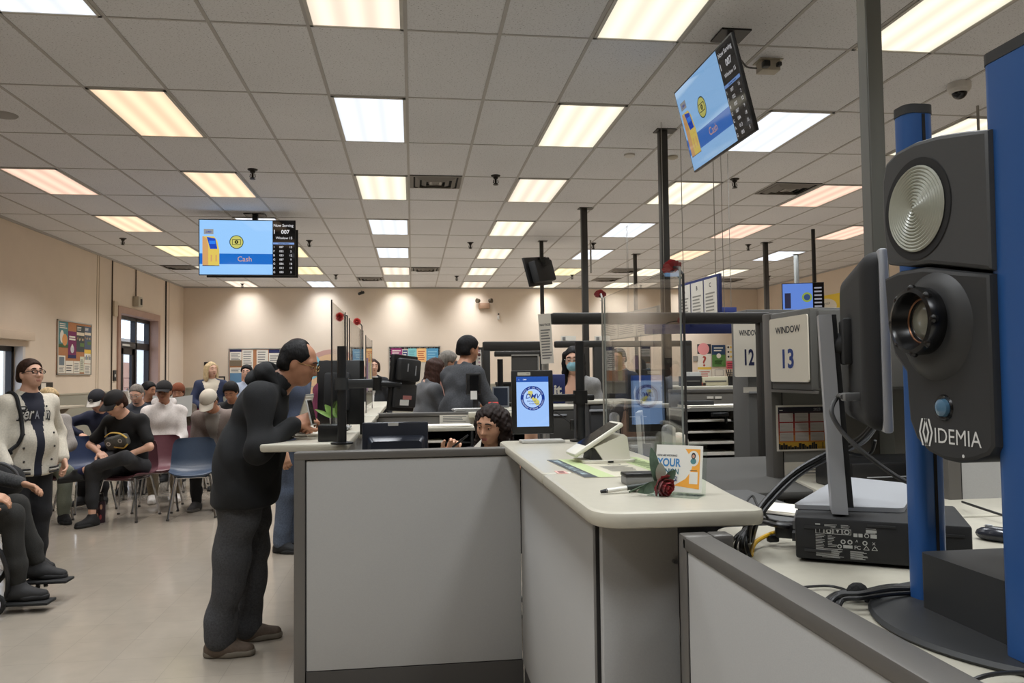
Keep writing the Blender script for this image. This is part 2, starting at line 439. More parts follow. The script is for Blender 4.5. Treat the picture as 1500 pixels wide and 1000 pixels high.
def person(name, label, J, loc, heading, st, group=None):
    """st: style dictionary -> body plus clothing children"""
    root = thing(name, label, 'person', loc, math.radians(heading), group)
    s = J['s']; vox = st.get('vox', .014); g = st.get('girth', 1.0); skin = mat('skin_'+st.get('skin', 'a'), SKINS[st.get('skin', 'a')], rough=.5, spec=.35, var=.06, vscale=30)
    PM[root] = Matrix.Identity(4)     # children are authored in the local frame
    hc = J['head']; HR = J['HR']; F, L, U = HR @ Vector((1, 0, 0)), HR @ Vector((0, 1, 0)), HR @ Vector((0, 0, 1))
    R3 = [tuple(F), tuple(L), tuple(U)]
    def hp(f, l, u): return hc+(F*f+L*l+U*u)*s
    B = SDF(); h_ = s
    fat = st.get('face', 1.0)
    # ---- body
    B.ell(hp(-.008, 0, .028), (.097*h_, .077*h_, .092*h_), R3, k=.01)
    B.ell(hp(.022, 0, -.035), (.068*h_, .062*h_*fat, .078*h_), R3, k=.04)
    B.ell(hp(.052, 0, -.088), (.03*h_, .032*h_*fat, .024*h_), R3, k=.035)
    for q in (1, -1):
        B.ell(hp(.052, .034*q, -.03), (.026*h_, .026*h_*fat, .03*h_), R3, k=.03)
        B.ell(hp(-.006, .077*q, -.008), (.02*h_, .011*h_, .034*h_), R3, k=.008)
        B.cap(hp(.082, .012*q, .028), hp(.07, .05*q, .028), .011*h_, .009*h_, k=.02)
    if vox < .0115:
        for q in (1, -1): B.sub('ell', hp(.093, .031*q, .006), (.016*h_, .02*h_, .012*h_), R3, k=.012)
    B.cap(hp(.086, 0, .012), hp(.108, 0, -.028), .008*h_, .0125*h_, k=.014)
    for q in (1, -1): B.ell(hp(.096, .012*q, -.031), (.012*h_, .009*h_, .008*h_), R3, k=.01)
    B.cap(hp(.089, -.015, -.060), hp(.089, .015, -.060), .0085*h_, k=.01); B.cap(hp(.086, -.013, -.073), hp(.086, .013, -.073), .009*h_, k=.01)
    if vox < .0115: B.sub('cap', hp(.099, -.026, -.0665), hp(.099, .026, -.0665), .0045*h_, .0045*h_, k=.004)
    nb = J['neck']-J['up']*.02*s
    B.cap(hp(-.018, 0, -.06), nb, .052*s*st.get('neckw', 1), .06*s*st.get('neckw', 1), k=.03)
    B.cap(nb, J['chest'], .07*s, .10*s, k=.05)
    B.cap(J['chest'], J['pel'], .10*s, .11*s, k=.05)
    ha_ex = []
    for i in (0, 1):
        q = 1 if i == 0 else -1
        B.cap(J['top']-J['up']*.03*s, J['sh'][i], .05*s, .05*s, k=.04)
        B.cap(J['sh'][i], J['el'][i], .046*s*st.get('arm', 1), .038*s*st.get('arm', 1), k=.03); B.cap(J['el'][i], J['ha'][i], .037*s*st.get('arm', 1), .025*s, k=.02)
        B.cap(J['hip'][i], J['kn'][i], .07*s, .05*s, k=.04); B.cap(J['kn'][i], J['an'][i], .048*s, .034*s, k=.03)
        td = J['toe'][i].normalized(); sd_ = td.cross(Vector((0, 0, 1))).normalized(); uv_ = sd_.cross(td).normalized(); B.cap(J['an'][i], J['an'][i]-uv_*.042+td*.05*s, .028*s, .024*s, k=.02); B.cap(J['an'][i]-uv_*.042+td*.05*s, J['an'][i]-uv_*.052+td*.11*s, .024*s, .018*s, k=.02)
        hd = st.get('hand', [None, None])[i] or {}
        d = Vector(hd.get('d', J['ha'][i]-J['el'][i])).normalized(); up = Vector(hd.get('up', (0, .4*q, 1) if abs(d.z) < .7 else (.3, q, 0)))
        if not hd.get('skip'):
            ha_ex.append(handsdf(J['ha'][i]+d*.01, d, up, q, s*st.get('handscale', 1.0), hd.get('curl', .5)).mesh(st.get('hvox', min(vox, .0075))))
    body = sdfobj('body', B, vox, skin, root, extra=ha_ex, relax=1 if vox > .009 else 0)
    # ---- face details
    fx = st.get('eyes', True)
    if fx:
        for q in (1, -1):
            e = MB(); c = hp(.080, .031*q, .006)
            e.ell((0, 0, 0), .0115*s, mat('eye_white', (214, 208, 200), rough=.25), 12, T=Matrix.Translation(c))
            e.ell((0, 0, 0), (.0068*s, .0068*s, .0068*s), mat('eye_iris', (34, 24, 18), rough=.2), 10, T=Matrix.Translation(c+(F*.0068+U*st.get('gaze', -.001))*s))
            lm_ = st.get('lid', .0055); lid = MB(); lid.ell((0, 0, 0), (.0135*s, .0145*s, .0095*s), skin, 12, T=Matrix.Translation(c+(U*(.0065-lm_)-F*.0012)*s)); lid.ell((0, 0, 0), (.0125*s, .0135*s, .0075*s), skin, 10, T=Matrix.Translation(c+(U*-.0105-F*.0015)*s)); e.build('eye', root); lid.build('eyelid', root)
            bw = MB(); bc = mat('brow_'+st.get('hairc', 'black'), HAIRC[st.get('hairc', 'black')], rough=.8)
            bw.tube([hp(.096, .013*q, .034), hp(.0935, .032*q, .036), hp(.081, .05*q, .028)], [.0035*s, .0045*s, .002*s], bc, 6, smooth=3, flat=1); bw.build('eyebrow', root)
        lp = SDF(); lp.cap(hp(.0935, -.015, -.0625), hp(.0935, .015, -.0625), .0058*s, k=.004).cap(hp(.0905, -.011, -.0725), hp(.0905, .011, -.0725), .0068*s, k=.003)
        sdfobj('lips', lp, max(.003, vox*.4), mat('lips_'+st.get('lipc', 'n'), (176, 120, 104) if st.get('lipc', 'n') == 'n' else (150, 88, 80), rough=.45), root)
    # ---- hair
    hs = st.get('hair', 'short'); hm = mat('hair_'+st.get('hairc', 'black'), HAIRC[st.get('hairc', 'black')], rough=.62, spec=.2, var=.35, vscale=60, bump=.4, bscale=90, stretch=(1, 1, .25))
    hv = max(vox*.8, .006)
    if hs not in ('none',):
        Hh = SDF()
        if hs in ('short', 'crop', 'balding'):
            t = {'short': .018, 'crop': .008, 'balding': .007}[hs]*st.get('hairt', 1)
            Hh.ell(hp(-.012, 0, .032), (.098*s+t, .078*s+t, .092*s+t), R3, k=.02)
            Hh.cap(hp(-.06, .03, -.03), hp(-.06, -.03, -.03), .045*s+t*.5, k=.03)
            Hh.sub('ell', hp(.088, 0, -.03), (.086*s, .10*s, .103*s), R3, k=.02)
            Hh.sub('box', hp(.0, 0, -.12), (.2, .2, .055*s), R3, .01, k=.02)
            for q in (1, -1): Hh.sub('ell', hp(.0, .09*q, -.02), (.032*s, .035*s, .034*s), R3, k=.015)
            if hs == 'balding': Hh.sub('ell', hp(.075, 0, .09), (.075*s, .05*s, .06*s), R3, k=.03)
        else:
            Hh.ell(hp(-.014, 0, .032), (.107*s, .087*s, .1*s), R3, k=.03)
            n = st.get('strands', 9); ln = st.get('hairlen', .3)*s; wv = st.get('wavy', 0)
            for j in range(n):
                a = PI+(j/(n-1)-.5)*PI*st.get('hspan', 1.22)
                f0, l0 = math.cos(a), math.sin(a)
                p0 = hp(-.012+.088*f0, .083*l0, .045); prev = p0
                m_ = 5
                for t in range(1, m_+1):
                    u = t/m_; q = hp(-.012+.088*f0+st.get('hsweep', -.01)*u, .083*l0*(1+.12*u), .045)-Vector((0, 0, 1))*ln*u*(.6)-U*ln*u*.4
                    if wv: q += (L*math.sin(u*9+j*1.9)+F*math.cos(u*8+j*2.3))*wv
                    Hh.cap(prev, q, (.027-.003*u)*s, (.026-.005*u)*s, k=.025); prev = q
            Hh.sub('ell', hp(.095, 0, -.03), (.085*s, .066*s, .104*s), R3, k=.012)
        sdfobj('hair', Hh, hv, hm, root, wrinkle=st.get('hairw', .0012 if hs in ('short', 'crop', 'balding') else .0025), wfreq=130, seed=3)
    if st.get('stubble'):
        Bd = SDF(); Bd.ell(hp(.056, 0, -.094), (.034*s, .036*s*fat, .022*s), R3, k=.02).cap(hp(.096, -.018, -.051), hp(.096, .018, -.051), .006*s, k=.01)
        Bd.sub('ell', hp(.09, 0, -.066), (.02*s, .024*s, .012*s), R3, k=.01); Bd.sub('box', hp(0, 0, .03), (.2, .2, .075*s), R3, .01, k=.01)
        sdfobj('beard', Bd, hv, mat('hair_'+st.get('beardc', st.get('hairc', 'black')), HAIRC[st.get('beardc', st.get('hairc', 'black'))], rough=.7), root, wrinkle=.001, wfreq=150)
    # ---- glasses, mask, hat
    if st.get('glasses'):
        gm = mat('glasses_'+st['glasses'], {'black': (14, 14, 15), 'gold': (150, 118, 70), 'clear': (170, 168, 160)}[st['glasses']], rough=.3, metal=.6 if st['glasses'] == 'gold' else 0)
        gl = thing_child('glasses', root); e = MB(); rr = .0022*s if st['glasses'] != 'black' else .0032*s
        for q in (1, -1):
            pts = [hp(.108, .033*q+.024*math.cos(t), .004+.0165*math.sin(t)) for t in np.linspace(0, 2*PI, 17)]
            e.tube(pts, rr, gm, 6); e.tube([hp(.108, .056*q, .01), hp(.085, .074*q, .012), hp(-.01, .083*q, .004)], rr, gm, 6)
        e.tube([hp(.108, .009, .008), hp(.113, 0, .011), hp(.108, -.009, .008)], rr, gm, 6); e.build('glasses', root)
    if st.get('mask'):
        mk = SDF(); mk.ell(hp(.05, 0, -.055), (.068*s, .062*s, .052*s), R3, k=.02); mk.cap(hp(.09, 0, -.02), hp(.098, 0, -.05), .02*s, k=.03)
        mk.sub('box', hp(-.06, 0, -.05), (.085*s, .2, .2), R3, .005, k=.004); mk.sub('box', hp(0, 0, .04), (.3, .3, .052*s), R3, .005, k=.004)
        mo = sdfobj('face_mask', mk, .006, mat('mask_blue', (140, 186, 200), rough=.85, bump=.3, bscale=90), root, wrinkle=.001, wfreq=140)
    if st.get('cap'):
        cc = st['cap']; K = SDF(); cm = mat('cap_'+cc['n'], cc['c'], rough=.85, bump=.15, bscale=300)
        up_ = .05
        K.ell(hp(-.01, 0, .045), (.112*s, .094*s, .1*s), R3, k=.02); K.sub('box', hp(0, 0, -.085), (.3, .3, .121*s), R3, .005, k=.006)
        K.ell(hp(-.01, 0, .143), (.009*s, .009*s, .006*s), R3, k=.004)
        fn = None; mm = []
        if cc.get('front'):
            mm = [mat('cap_'+cc['n']+'_front', cc['front'], rough=.85)]
            fv = np.array(F); hcn = np.array(hp(.035, 0, 0)); uv = np.array(U)
            fn = lambda c: ((((c-hcn) @ fv) > 0)).astype(int)
        co = sdfobj('cap', K, max(.006, vox*.7), cm, root, matfn=fn, mats=mm)
        rows = []
        for a in np.linspace(-1.15, 1.15, 13):
            x0, y0 = .085*math.cos(a)+.015, .088*math.sin(a); ext = .075*math.cos(a*.95)**.7+.01 if math.cos(a*.95) > 0 else .01
            rows.append([hp(x0-.01, y0, .043), hp(x0+ext*.5, y0*.99, .04-.016*(y0/.09)**2), hp(x0+ext, y0*.94, .028-.03*(y0/.09)**2)])
        bmn = MB(); rev = [[p-U*.005 for p in r] for r in rows]
        bm_ = mat('cap_'+cc['n']+'_brim', cc.get('brim', cc['c']), rough=.85)
        bmn.grid(rows, bm_); bmn.grid([r[::-1] for r in rev], bm_)
        bmn.grid([[r[2] for r in rows], [r[2] for r in rev]], bm_); bmn.build('brim', co)
        if cc.get('badge'):
            b2 = MB(); T = frameM(hp(.1055, 0, .075), L, U); T = Matrix.Translation(F*.004*s-U*.0) @ T
            b2.box((0, 0, 0), (.06*s, .045*s, .006), mat('badge_black', (20, 20, 22), rough=.7), .004, T=T); b2.ring(0, 0, .010*s, .016*s, .0045, mat('badge_white', (220, 220, 215)), T=T)
            b2.rect(-.024*s, -.0175*s, .024*s, -.0155*s, .0045, mat('badge_white', (220, 220, 215)), T=T); b2.rect(-.024*s, .0155*s, .024*s, .0175*s, .0045, mat('badge_white', (220, 220, 215)), T=T)
            b2.build('badge', co)
    if st.get('beanie'):
        K = SDF(); K.ell(hp(-.02, 0, .05), (.118*s, .1*s, .11*s), R3, k=.02); K.sub('ell', hp(.1, 0, -.045), (.1*s, .12*s, .095*s), R3, k=.01); K.sub('box', hp(0, 0, -.12), (.3, .3, .1*s), R3, .005, k=.01)
        sdfobj('knit_hat', K, max(.007, vox*.7), mat('knit_'+st['beanie']['n'], st['beanie']['c'], rough=.95, bump=.5, bscale=120), root)
    # ---- trousers
    pt = st.get('pants')
    if pt:
        T = SDF(); w = pt.get('w', 1.0); pm = mat('cloth_'+pt['n'], pt['c'], rough=.9, var=pt.get('var', .12), vscale=120, sheen=.0, bump=.25, bscale=220)
        T.ell(J['pel']+Vector((-.01, 0, -.01)), (.125*s*g, .168*s*g, .13*s), None, k=.05)
        if 'sit' in st: T.ell(J['pel']+Vector((-.02, 0, -.02)), (.14*s*g, .17*s*g, .10*s), None, k=.05)
        for i in (0, 1):
            T.cap(J['hip'][i], J['kn'][i], .095*s*w*g**.5, .07*s*w, k=.05)
            an = J['an'][i]; kn = J['kn'][i]; e = kn+(an-kn)*pt.get('len', .96)
            T.cap(kn, kn+(e-kn)*.75, .07*s*w, .06*s*w, k=.04); T.cap(kn+(e-kn)*.75, e, .06*s*w, pt.get('cuff', .052)*s*w, k=.03)
        if pt.get('shirt') : pass
        sdfobj('trousers', T, vox, pm, root, wrinkle=pt.get('wr', .004), wfreq=pt.get('wf', 24), seed=1, relax=1)
    # ---- shoes
    sh = st.get('shoes')
    if sh:
        for i in (0, 1):
            an = J['an'][i]; d = J['toe'][i].normalized(); lift = an.z-.085
            K = SDF(); d2 = Vector(d); side = d2.cross(Vector((0, 0, 1))).normalized(); upv = side.cross(d2).normalized()
            b0 = an-upv*.045*1+(-d2*.035); b1 = an-upv*.052+d2*.15*s
            K.cap(b0, b0+d2*.08, .042, .045, k=.03); K.cap(b0+d2*.08, b1, .045, .036, k=.04, sq=(upv, 1.15)); K.cap(an+upv*.01, b0+d2*.03, .045, .05, k=.03)
            R4 = [tuple(d2), tuple(side), tuple(upv)]
            mid = an-upv*.16+d2*.05; K.sub('box', mid, (.3, .2, .077), R4, .002, k=.004)
            K.sub('box', an+upv*.075, (.1, .1, .04), R4, .002, k=.006)
            so = sdfobj('shoe', K, min(vox, .011), mat('shoe_'+sh['n'], sh['c'], rough=.75, var=.15, vscale=60), root)
            Q = SDF(); Q.cap(an-upv*.066-d2*.035, an-upv*.066+d2*.06, .045, .047, k=.03); Q.cap(an-upv*.066+d2*.06, an-upv*.066+d2*.152*s, .047, .039, k=.03)
            Q.sub('box', an-upv*.185, (.4, .2, .1), R4, .002, k=.003); Q.sub('box', an+upv*.052, (.4, .2, .1), R4, .002, k=.006)
            sdfobj('sole', Q, min(vox, .010), mat('sole_'+sh['n'], sh.get('sole', (60, 58, 54)), rough=.7), so)
    # ---- top
    tp = st.get('top')
    if tp:
        T = SDF(); w = tp.get('w', 1.0); tm = mat('cloth_'+tp['n'], tp['c'], rough=tp.get('rough', .88), var=tp.get('var', .1), vscale=90, sheen=tp.get('sheen', .0), bump=.15, bscale=240)
        lf, fw, up = J['lf'], J['fw'], J['up']; RT = [tuple(fw), tuple(lf), tuple(up)]
        T.ell(J['chest']+up*.03*s, (.125*s*w, .175*s*w, .17*s), RT, k=.06)
        T.ell(J['belly']+fw*st.get('belly', 0)*s, (.125*s*w*g, .162*s*w*g, .16*s), RT, k=.08)
        hem = tp.get('hem', -.06); hb = J['pel']+Vector((0, 0, hem*s))
        T.cap(J['belly'], hb+lf*.0, .12*s*w*g, .125*s*w*g, k=.06, sq=(lf, .80))
        if hem < -.05 and 'sit' not in st: T.ell(J['pel']+Vector((-.005, 0, -.01)), (.134*s*g*tp.get('hip', 1), .205*s*g*tp.get('hip', 1), .34*s), None, k=.06)
        T.sub('box', hb-Vector((0, 0, .2+.02)), (.5, .5, .2), None, .01, k=.02)
        T.cap(J['top']-up*.035*s, J['neck']-up*.02*s, .085*s, .068*s, k=.05)
        for i in (0, 1):
            a, e, h = J['sh'][i], J['el'][i], J['ha'][i]
            T.cap(J['neck']-up*.035*s, a+up*.008*s, .058*s, .054*s*w**.5, k=.06); T.cap(J['chest']+up*.06*s, a, .09*s, .06*s*w**.5, k=.05)
            sl = tp.get('sleeve', .97); r0 = .063*s*w**.7; r1 = .056*s*w; r2 = tp.get('cuff', .042)*s
            if sl > .5:
                T.cap(a, e, r0, r1, k=.05); q = e+(h-e)*((sl-.5)*2); T.cap(e, q, r1, r2, k=.04)
            else: T.cap(a, a+(e-a)*sl*2, r0, r1*1.08, k=.04)
        T.sub('cap', J['neck']-up*.008, hp(-.01, 0, -.06), .058*s*st.get('neckw', 1), .064*s*st.get('neckw', 1), k=.015)
        if tp.get('hood') == 2:
            T.p.insert(len(T.p)-1, ('cap', A3(J['neck']-up*.04*s), A3(J['neck']+up*.02*s+fw*.01*s), .082*s, .08*s, .03, None))
            Q = SDF(); c0_ = J['neck']-fw*.075*s+up*.012*s; Q.ell(c0_, (.078*s, .135*s, .075*s), RT, k=.03)
            for q in (1, -1): Q.cap(c0_+lf*.10*q*s+up*.02*s, J['neck']+fw*.055*s+lf*.055*q*s-up*.03*s, .036*s, .026*s, k=.03)
            Q.cap(c0_-fw*.045*s-up*.055*s+lf*.06*s, c0_-fw*.045*s-up*.055*s-lf*.06*s, .04*s, k=.02)
            Q.sub('ell', c0_+up*.075*s+fw*.035*s, (.055*s, .09*s, .055*s), RT, k=.02); Q.sub('cap', J['neck']-up*.06*s, hp(0, 0, -.03), .062*s, .07*s, k=.02)
            sdfobj('hood', Q, vox*.85, tm, root, wrinkle=.007, wfreq=33, seed=5)
        elif tp.get('hood'):
            hq = tp.get('hoodk', 1.); hk = J['neck']-fw*(.062+.03*(hq-1))*s-up*.004*s
            T.ell(hk, (.08*s*hq, .13*s, .09*s*hq), RT, k=.04)
            for q in (1, -1): T.cap(hk+lf*.09*q*s, J['neck']+fw*.05*s+lf*.05*q*s-up*.035*s, .042*s, .03*s, k=.04)
        if tp.get('collar'):
            for q in (1, -1): T.cap(J['neck']-fw*.055*s+lf*.05*q*s+up*.02*s, J['neck']+fw*.06*s+lf*.05*q*s-up*.03*s, .02*s, .018*s, k=.02)
        fn = None; mm = []
        if tp.get('open'):
            oc = tp['open']; mm = [mat('cloth_'+oc['n'], oc['c'], rough=.9)]
            c0 = np.array(J['chest']); fv, lv, uv = np.array(fw), np.array(lf), np.array(up); ow = oc.get('w', .05)*s; sh_ = oc.get('off', 0)*s; bl = oc.get('below', -9)
            fn = lambda c: ((((c-c0) @ fv) > .05*s) & (np.abs(((c-c0) @ lv)-sh_) < ow*(1+.8*np.clip((c-c0) @ uv, -.1, .25)/.2)) & (((c-c0) @ uv) > bl)).astype(int)
        to = sdfobj(tp.get('name', 'jacket'), T, vox, tm, root, wrinkle=tp.get('wr', .005), wfreq=tp.get('wf', 20), seed=2, matfn=fn, mats=mm, relax=1)
        st['_top'] = to
    PM[root] = Matrix.Translation(Vector(loc)) @ Matrix.Rotation(math.radians(heading), 4, 'Z')
    st['_hp'] = hp; st['_R3'] = R3; st['_root'] = root
    return root
def thing_child(name, root): return None
HAIRC = {'black': (16, 14, 14), 'brown': (52, 34, 26), 'dbrown': (34, 24, 20), 'grey': (120, 114, 106), 'blond': (196, 172, 132), 'salt': (84, 78, 72), 'auburn': (58, 36, 28)}
SKY_S, EXPO = 3.0, 0.12
# ------------------------------------------------------------------ the room
XL, XR, YB, YF = -5.5, 9.12, 19.66, -7.0
TX0, TY0, TW, TD = -2.47067597, 6.17980654, .6096, 1.2192
wall_m = mat('wall_paint', (219, 203, 185), rough=.75, var=.02, vscale=3, bump=.05, bscale=150)
wain_m = mat('wall_paint_lower', (152, 149, 136), rough=.7, var=.02, vscale=3)
def floor_mat():
    m = mat('vinyl_floor', (196, 184, 166), rough=.16, spec=.55)
    nt = m.node_tree; b = nt.nodes['Principled BSDF']
    tc = nt.nodes.new('ShaderNodeTexCoord'); br = nt.nodes.new('ShaderNodeTexBrick')
    br.offset = 0; br.inputs['Scale'].default_value = 1; br.inputs['Brick Width'].default_value = .3048; br.inputs['Row Height'].default_value = .3048
    br.inputs['Mortar Size'].default_value = .0016; br.inputs['Mortar Smooth'].default_value = .3; br.inputs['Bias'].default_value = 0
    br.inputs['Color1'].default_value = (*lin((163, 153, 139)), 1); br.inputs['Color2'].default_value = (*lin((160, 150, 136)), 1); br.inputs['Mortar'].default_value = (*lin((148, 138, 125)), 1)
    nt.links.new(tc.outputs['Object'], br.inputs['Vector'])
    n = nt.nodes.new('ShaderNodeTexNoise'); n.inputs['Scale'].default_value = 9; n.inputs['Detail'].default_value = 6; nt.links.new(tc.outputs['Object'], n.inputs['Vector'])
    mx = nt.nodes.new('ShaderNodeMixRGB'); mx.blend_type = 'MULTIPLY'; mx.inputs[0].default_value = .16
    nt.links.new(br.outputs['Color'], mx.inputs[1]); nt.links.new(n.outputs['Fac'], mx.inputs[2]); nt.links.new(mx.outputs[0], b.inputs['Base Color'])
    n2 = nt.nodes.new('ShaderNodeTexNoise'); n2.inputs['Scale'].default_value = 2.2; n2.inputs['Detail'].default_value = 5; nt.links.new(tc.outputs['Object'], n2.inputs['Vector'])
    mr = nt.nodes.new('ShaderNodeMapRange'); mr.inputs['To Min'].default_value = .07; mr.inputs['To Max'].default_value = .19; nt.links.new(n2.outputs['Fac'], mr.inputs['Value']); nt.links.new(mr.outputs[0], b.inputs['Roughness'])
    bp = nt.nodes.new('ShaderNodeBump'); bp.inputs['Strength'].default_value = .06; bp.inputs['Distance'].default_value = .02
    n3 = nt.nodes.new('ShaderNodeTexNoise'); n3.inputs['Scale'].default_value = 6; n3.inputs['Detail'].default_value = 3; nt.links.new(tc.outputs['Object'], n3.inputs['Vector'])
    nt.links.new(n3.outputs['Fac'], bp.inputs['Height']); nt.links.new(bp.outputs[0], b.inputs['Normal'])
    return m
def ceil_mat():
    m = mat('acoustic_tile', (226, 226, 228), rough=.95, spec=.2)
    nt = m.node_tree; b = nt.nodes['Principled BSDF']; tc = nt.nodes.new('ShaderNodeTexCoord')
    mp = nt.nodes.new('ShaderNodeMapping'); mp.inputs['Scale'].default_value = (1.6, 3.2, 1); nt.links.new(tc.outputs['Object'], mp.inputs[0])
    n = nt.nodes.new('ShaderNodeTexNoise'); n.inputs['Scale'].default_value = 46; n.inputs['Detail'].default_value = 3; nt.links.new(mp.outputs[0], n.inputs['Vector'])
    r = nt.nodes.new('ShaderNodeValToRGB'); r.color_ramp.elements[0].position = .30; r.color_ramp.elements[1].position = .40
    r.color_ramp.elements[0].color = (*lin((134, 131, 129)), 1); r.color_ramp.elements[1].color = (*lin((227, 227, 229)), 1)
    nt.links.new(n.outputs['Fac'], r.inputs[0])
    n2 = nt.nodes.new('ShaderNodeTexNoise'); n2.inputs['Scale'].default_value = .8; nt.links.new(tc.outputs['Object'], n2.inputs['Vector'])
    mx = nt.nodes.new('ShaderNodeMixRGB'); mx.blend_type = 'MULTIPLY'; mx.inputs[0].default_value = .14; nt.links.new(r.outputs[0], mx.inputs[1]); nt.links.new(n2.outputs['Fac'], mx.inputs[2])
    nt.links.new(mx.outputs[0], b.inputs['Base Color']); return m
mb = MB(); mb.box2((XL-.1, YF-.1, -.12), (XR+.1, YB+.1, 0), floor_mat()); struct('floor', mb)
ceilT = mb = MB(); mb.box2((XL-.1, YF-.1, CEIL), (XR+.1, YB+.1, CEIL+.1), ceil_mat()); struct('ceiling', mb)
mb = MB(); tb = mat('ceiling_tbar', (172, 168, 164), rough=.55)
i = math.ceil((XL-TX0)/TW)
while TX0+i*TW < XR: x = TX0+i*TW; mb.box2((x-.012, YF, CEIL-.005), (x+.012, YB, CEIL+.001), tb); i += 1
j = math.ceil((YF-TY0)/TD)
while TY0+j*TD < YB: y = TY0+j*TD; mb.box2((XL, y-.009, CEIL-.004), (XR, y+.009, CEIL+.001), tb); j += 1
mb.box2((XL, YB-.03, CEIL-.03), (XR, YB, CEIL), tb); mb.box2((XL, YF, CEIL-.03), (XL+.03, YB, CEIL), tb); mb.box2((XR-.03, YF, CEIL-.03), (XR, YB, CEIL), tb)
struct('trim_1', mb)
WZ = 1.2
def wallbox(mb, a, b, inner=None):
    z0, z1 = a[2], b[2]
    if z0 < WZ: mb.box2((a[0], a[1], z0), (b[0], b[1], min(z1, WZ)), wain_m)
    if z1 > WZ: mb.box2((a[0], a[1], max(z0, WZ)), (b[0], b[1], z1), wall_m)
T = .26
mb = MB(); wallbox(mb, (XL-T, YB, 0), (XR+T, YB+T, CEIL+.1)); struct('wall_back', mb)
mb = MB(); wallbox(mb, (XR, YF, 0), (XR+T, YB, CEIL+.1)); struct('wall_right', mb)
mb = MB(); wallbox(mb, (XL-T, YF-T, 0), (XR+T, YF, CEIL+.1)); struct('wall_front', mb)
DY0, DY1, DZ = PX(174, 600, XL).y, PX(229, 600, XL).y, PX(174, 458, XL).z
WY1 = PX(33, 560, XL).y; WY0 = WY1-2.6; WZ0, WZ1 = .75, PX(30, 507, XL).z
mb = MB(); 
wallbox(mb, (XL-T, YF, 0), (XL, WY0, CEIL+.1)); wallbox(mb, (XL-T, WY0, 0), (XL, WY1, WZ0)); wallbox(mb, (XL-T, WY0, WZ1), (XL, WY1, CEIL+.1))
wallbox(mb, (XL-T, WY1, 0), (XL, DY0-.115, CEIL+.1)); wallbox(mb, (XL-T, DY0-.115, DZ+.115), (XL, DY1+.115, CEIL+.1)); wallbox(mb, (XL-T, DY1+.115, 0), (XL, YB, CEIL+.1))
struct('wall_left', mb)
bb = mat('vinyl_baseboard', (70, 66, 62), rough=.6)
mb = MB(); mb.box2((XL, YB-.012, 0), (XR, YB, .1), bb); struct('baseboard_back', mb)
mb = MB(); mb.box2((XL, YF, 0), (XL+.012, DY0-.12, .1), bb); mb.box2((XL, DY1+.12, 0), (XL+.012, YB, .1), bb); struct('baseboard_left', mb)
mb = MB(); mb.box2((XR-.012, YF, 0), (XR, YB, .1), bb); struct('baseboard_right', mb)
wr = mat('wainscot_rail', (170, 164, 148), rough=.6)
mb = MB(); mb.box2((XL, YB-.008, WZ-.012), (XR, YB, WZ+.012), wr); mb.box2((XL, YF, WZ-.012), (XL+.008, DY0-.12, WZ+.012), wr); mb.box2((XL, DY1+.12, WZ-.012), (XL+.008, YB, WZ+.012), wr); struct('trim_2', mb)
# seams of the wall panels
mb = MB(); sm_ = mat('wall_seam', (176, 158, 136), rough=.8)
for px in (141, 144): y = PX(px, 500, XL).y; mb.box2((XL, y-.008, WZ+.02), (XL+.006, y+.008, CEIL-.03), sm_)
y = PX(247, 500, XL).y; mb.box2((XL, y-.01, WZ+.02), (XL+.006, y+.01, CEIL-.03), sm_); struct('trim_3', mb)
# entrance door: pink-brown surround, dark bronze frame, transom
fr = mat('door_surround', (170, 138, 124), rough=.55, var=.04, vscale=6); br_ = mat('bronze_frame', (40, 38, 40), rough=.4, metal=.4)
gl = glassmat('window_glass', (248, 250, 252))
d = bpy.data.objects.new('door_1', None); COL.objects.link(d); d['kind'] = 'structure'; d.location = (XL, (DY0+DY1)/2, 0); PM[d] = Matrix.Translation(d.location)
mb = MB(); w = .13
mb.box2((XL-T-.01, DY0-w+.017, 0), (XL+.001, DY0, DZ+w-.017), fr); mb.box2((XL-T-.01, DY1, 0), (XL+.001, DY1+w-.017, DZ+w-.017), fr); mb.box2((XL-T-.01, DY0, DZ), (XL+.001, DY1, DZ+w-.017), fr)
mb.box2((XL+.001, DY0-w, 0), (XL+.03, DY0-.002, DZ+w), fr); mb.box2((XL+.001, DY1+.002, 0), (XL+.03, DY1+w, DZ+w), fr); mb.box2((XL+.001, DY0-.002, DZ+.002), (XL+.03, DY1+.002, DZ+w), fr); mb.build('surround', d)
GX = XL-.2; TZ = PX(200, 500, XL).z-.12
mb = MB(); mb.box2((GX-.05, DY0, 0), (GX+.05, DY0+.06, DZ), br_); mb.box2((GX-.05, DY1-.06, 0), (GX+.05, DY1, DZ), br_); mb.box2((GX-.05, DY0, DZ-.07), (GX+.05, DY1, DZ), br_)
mb.box2((GX-.05, DY0, TZ-.02), (GX+.05, DY1, TZ+.11), br_); mid = DY0+(DY1-DY0)*.62; mb.box2((GX-.05, mid-.05, 0), (GX+.05, mid+.05, DZ), br_); mb.build('frame', d)
mb = MB(); lm = DY0+.06
mb.box2((GX-.025, lm, 0), (GX+.025, lm+.12, TZ), br_); mb.box2((GX-.025, mid-.17, 0), (GX+.025, mid-.05, TZ), br_); mb.box2((GX-.025, lm, TZ-.14), (GX+.025, mid-.05, TZ), br_); mb.box2((GX-.025, lm, 0), (GX+.025, mid-.05, .25), br_)
q = (lm+mid)/2-.05; mb.box2((GX-.025, q-.06, 0), (GX+.025, q+.06, TZ), br_); leaf = mb.build('door_leaf', d)
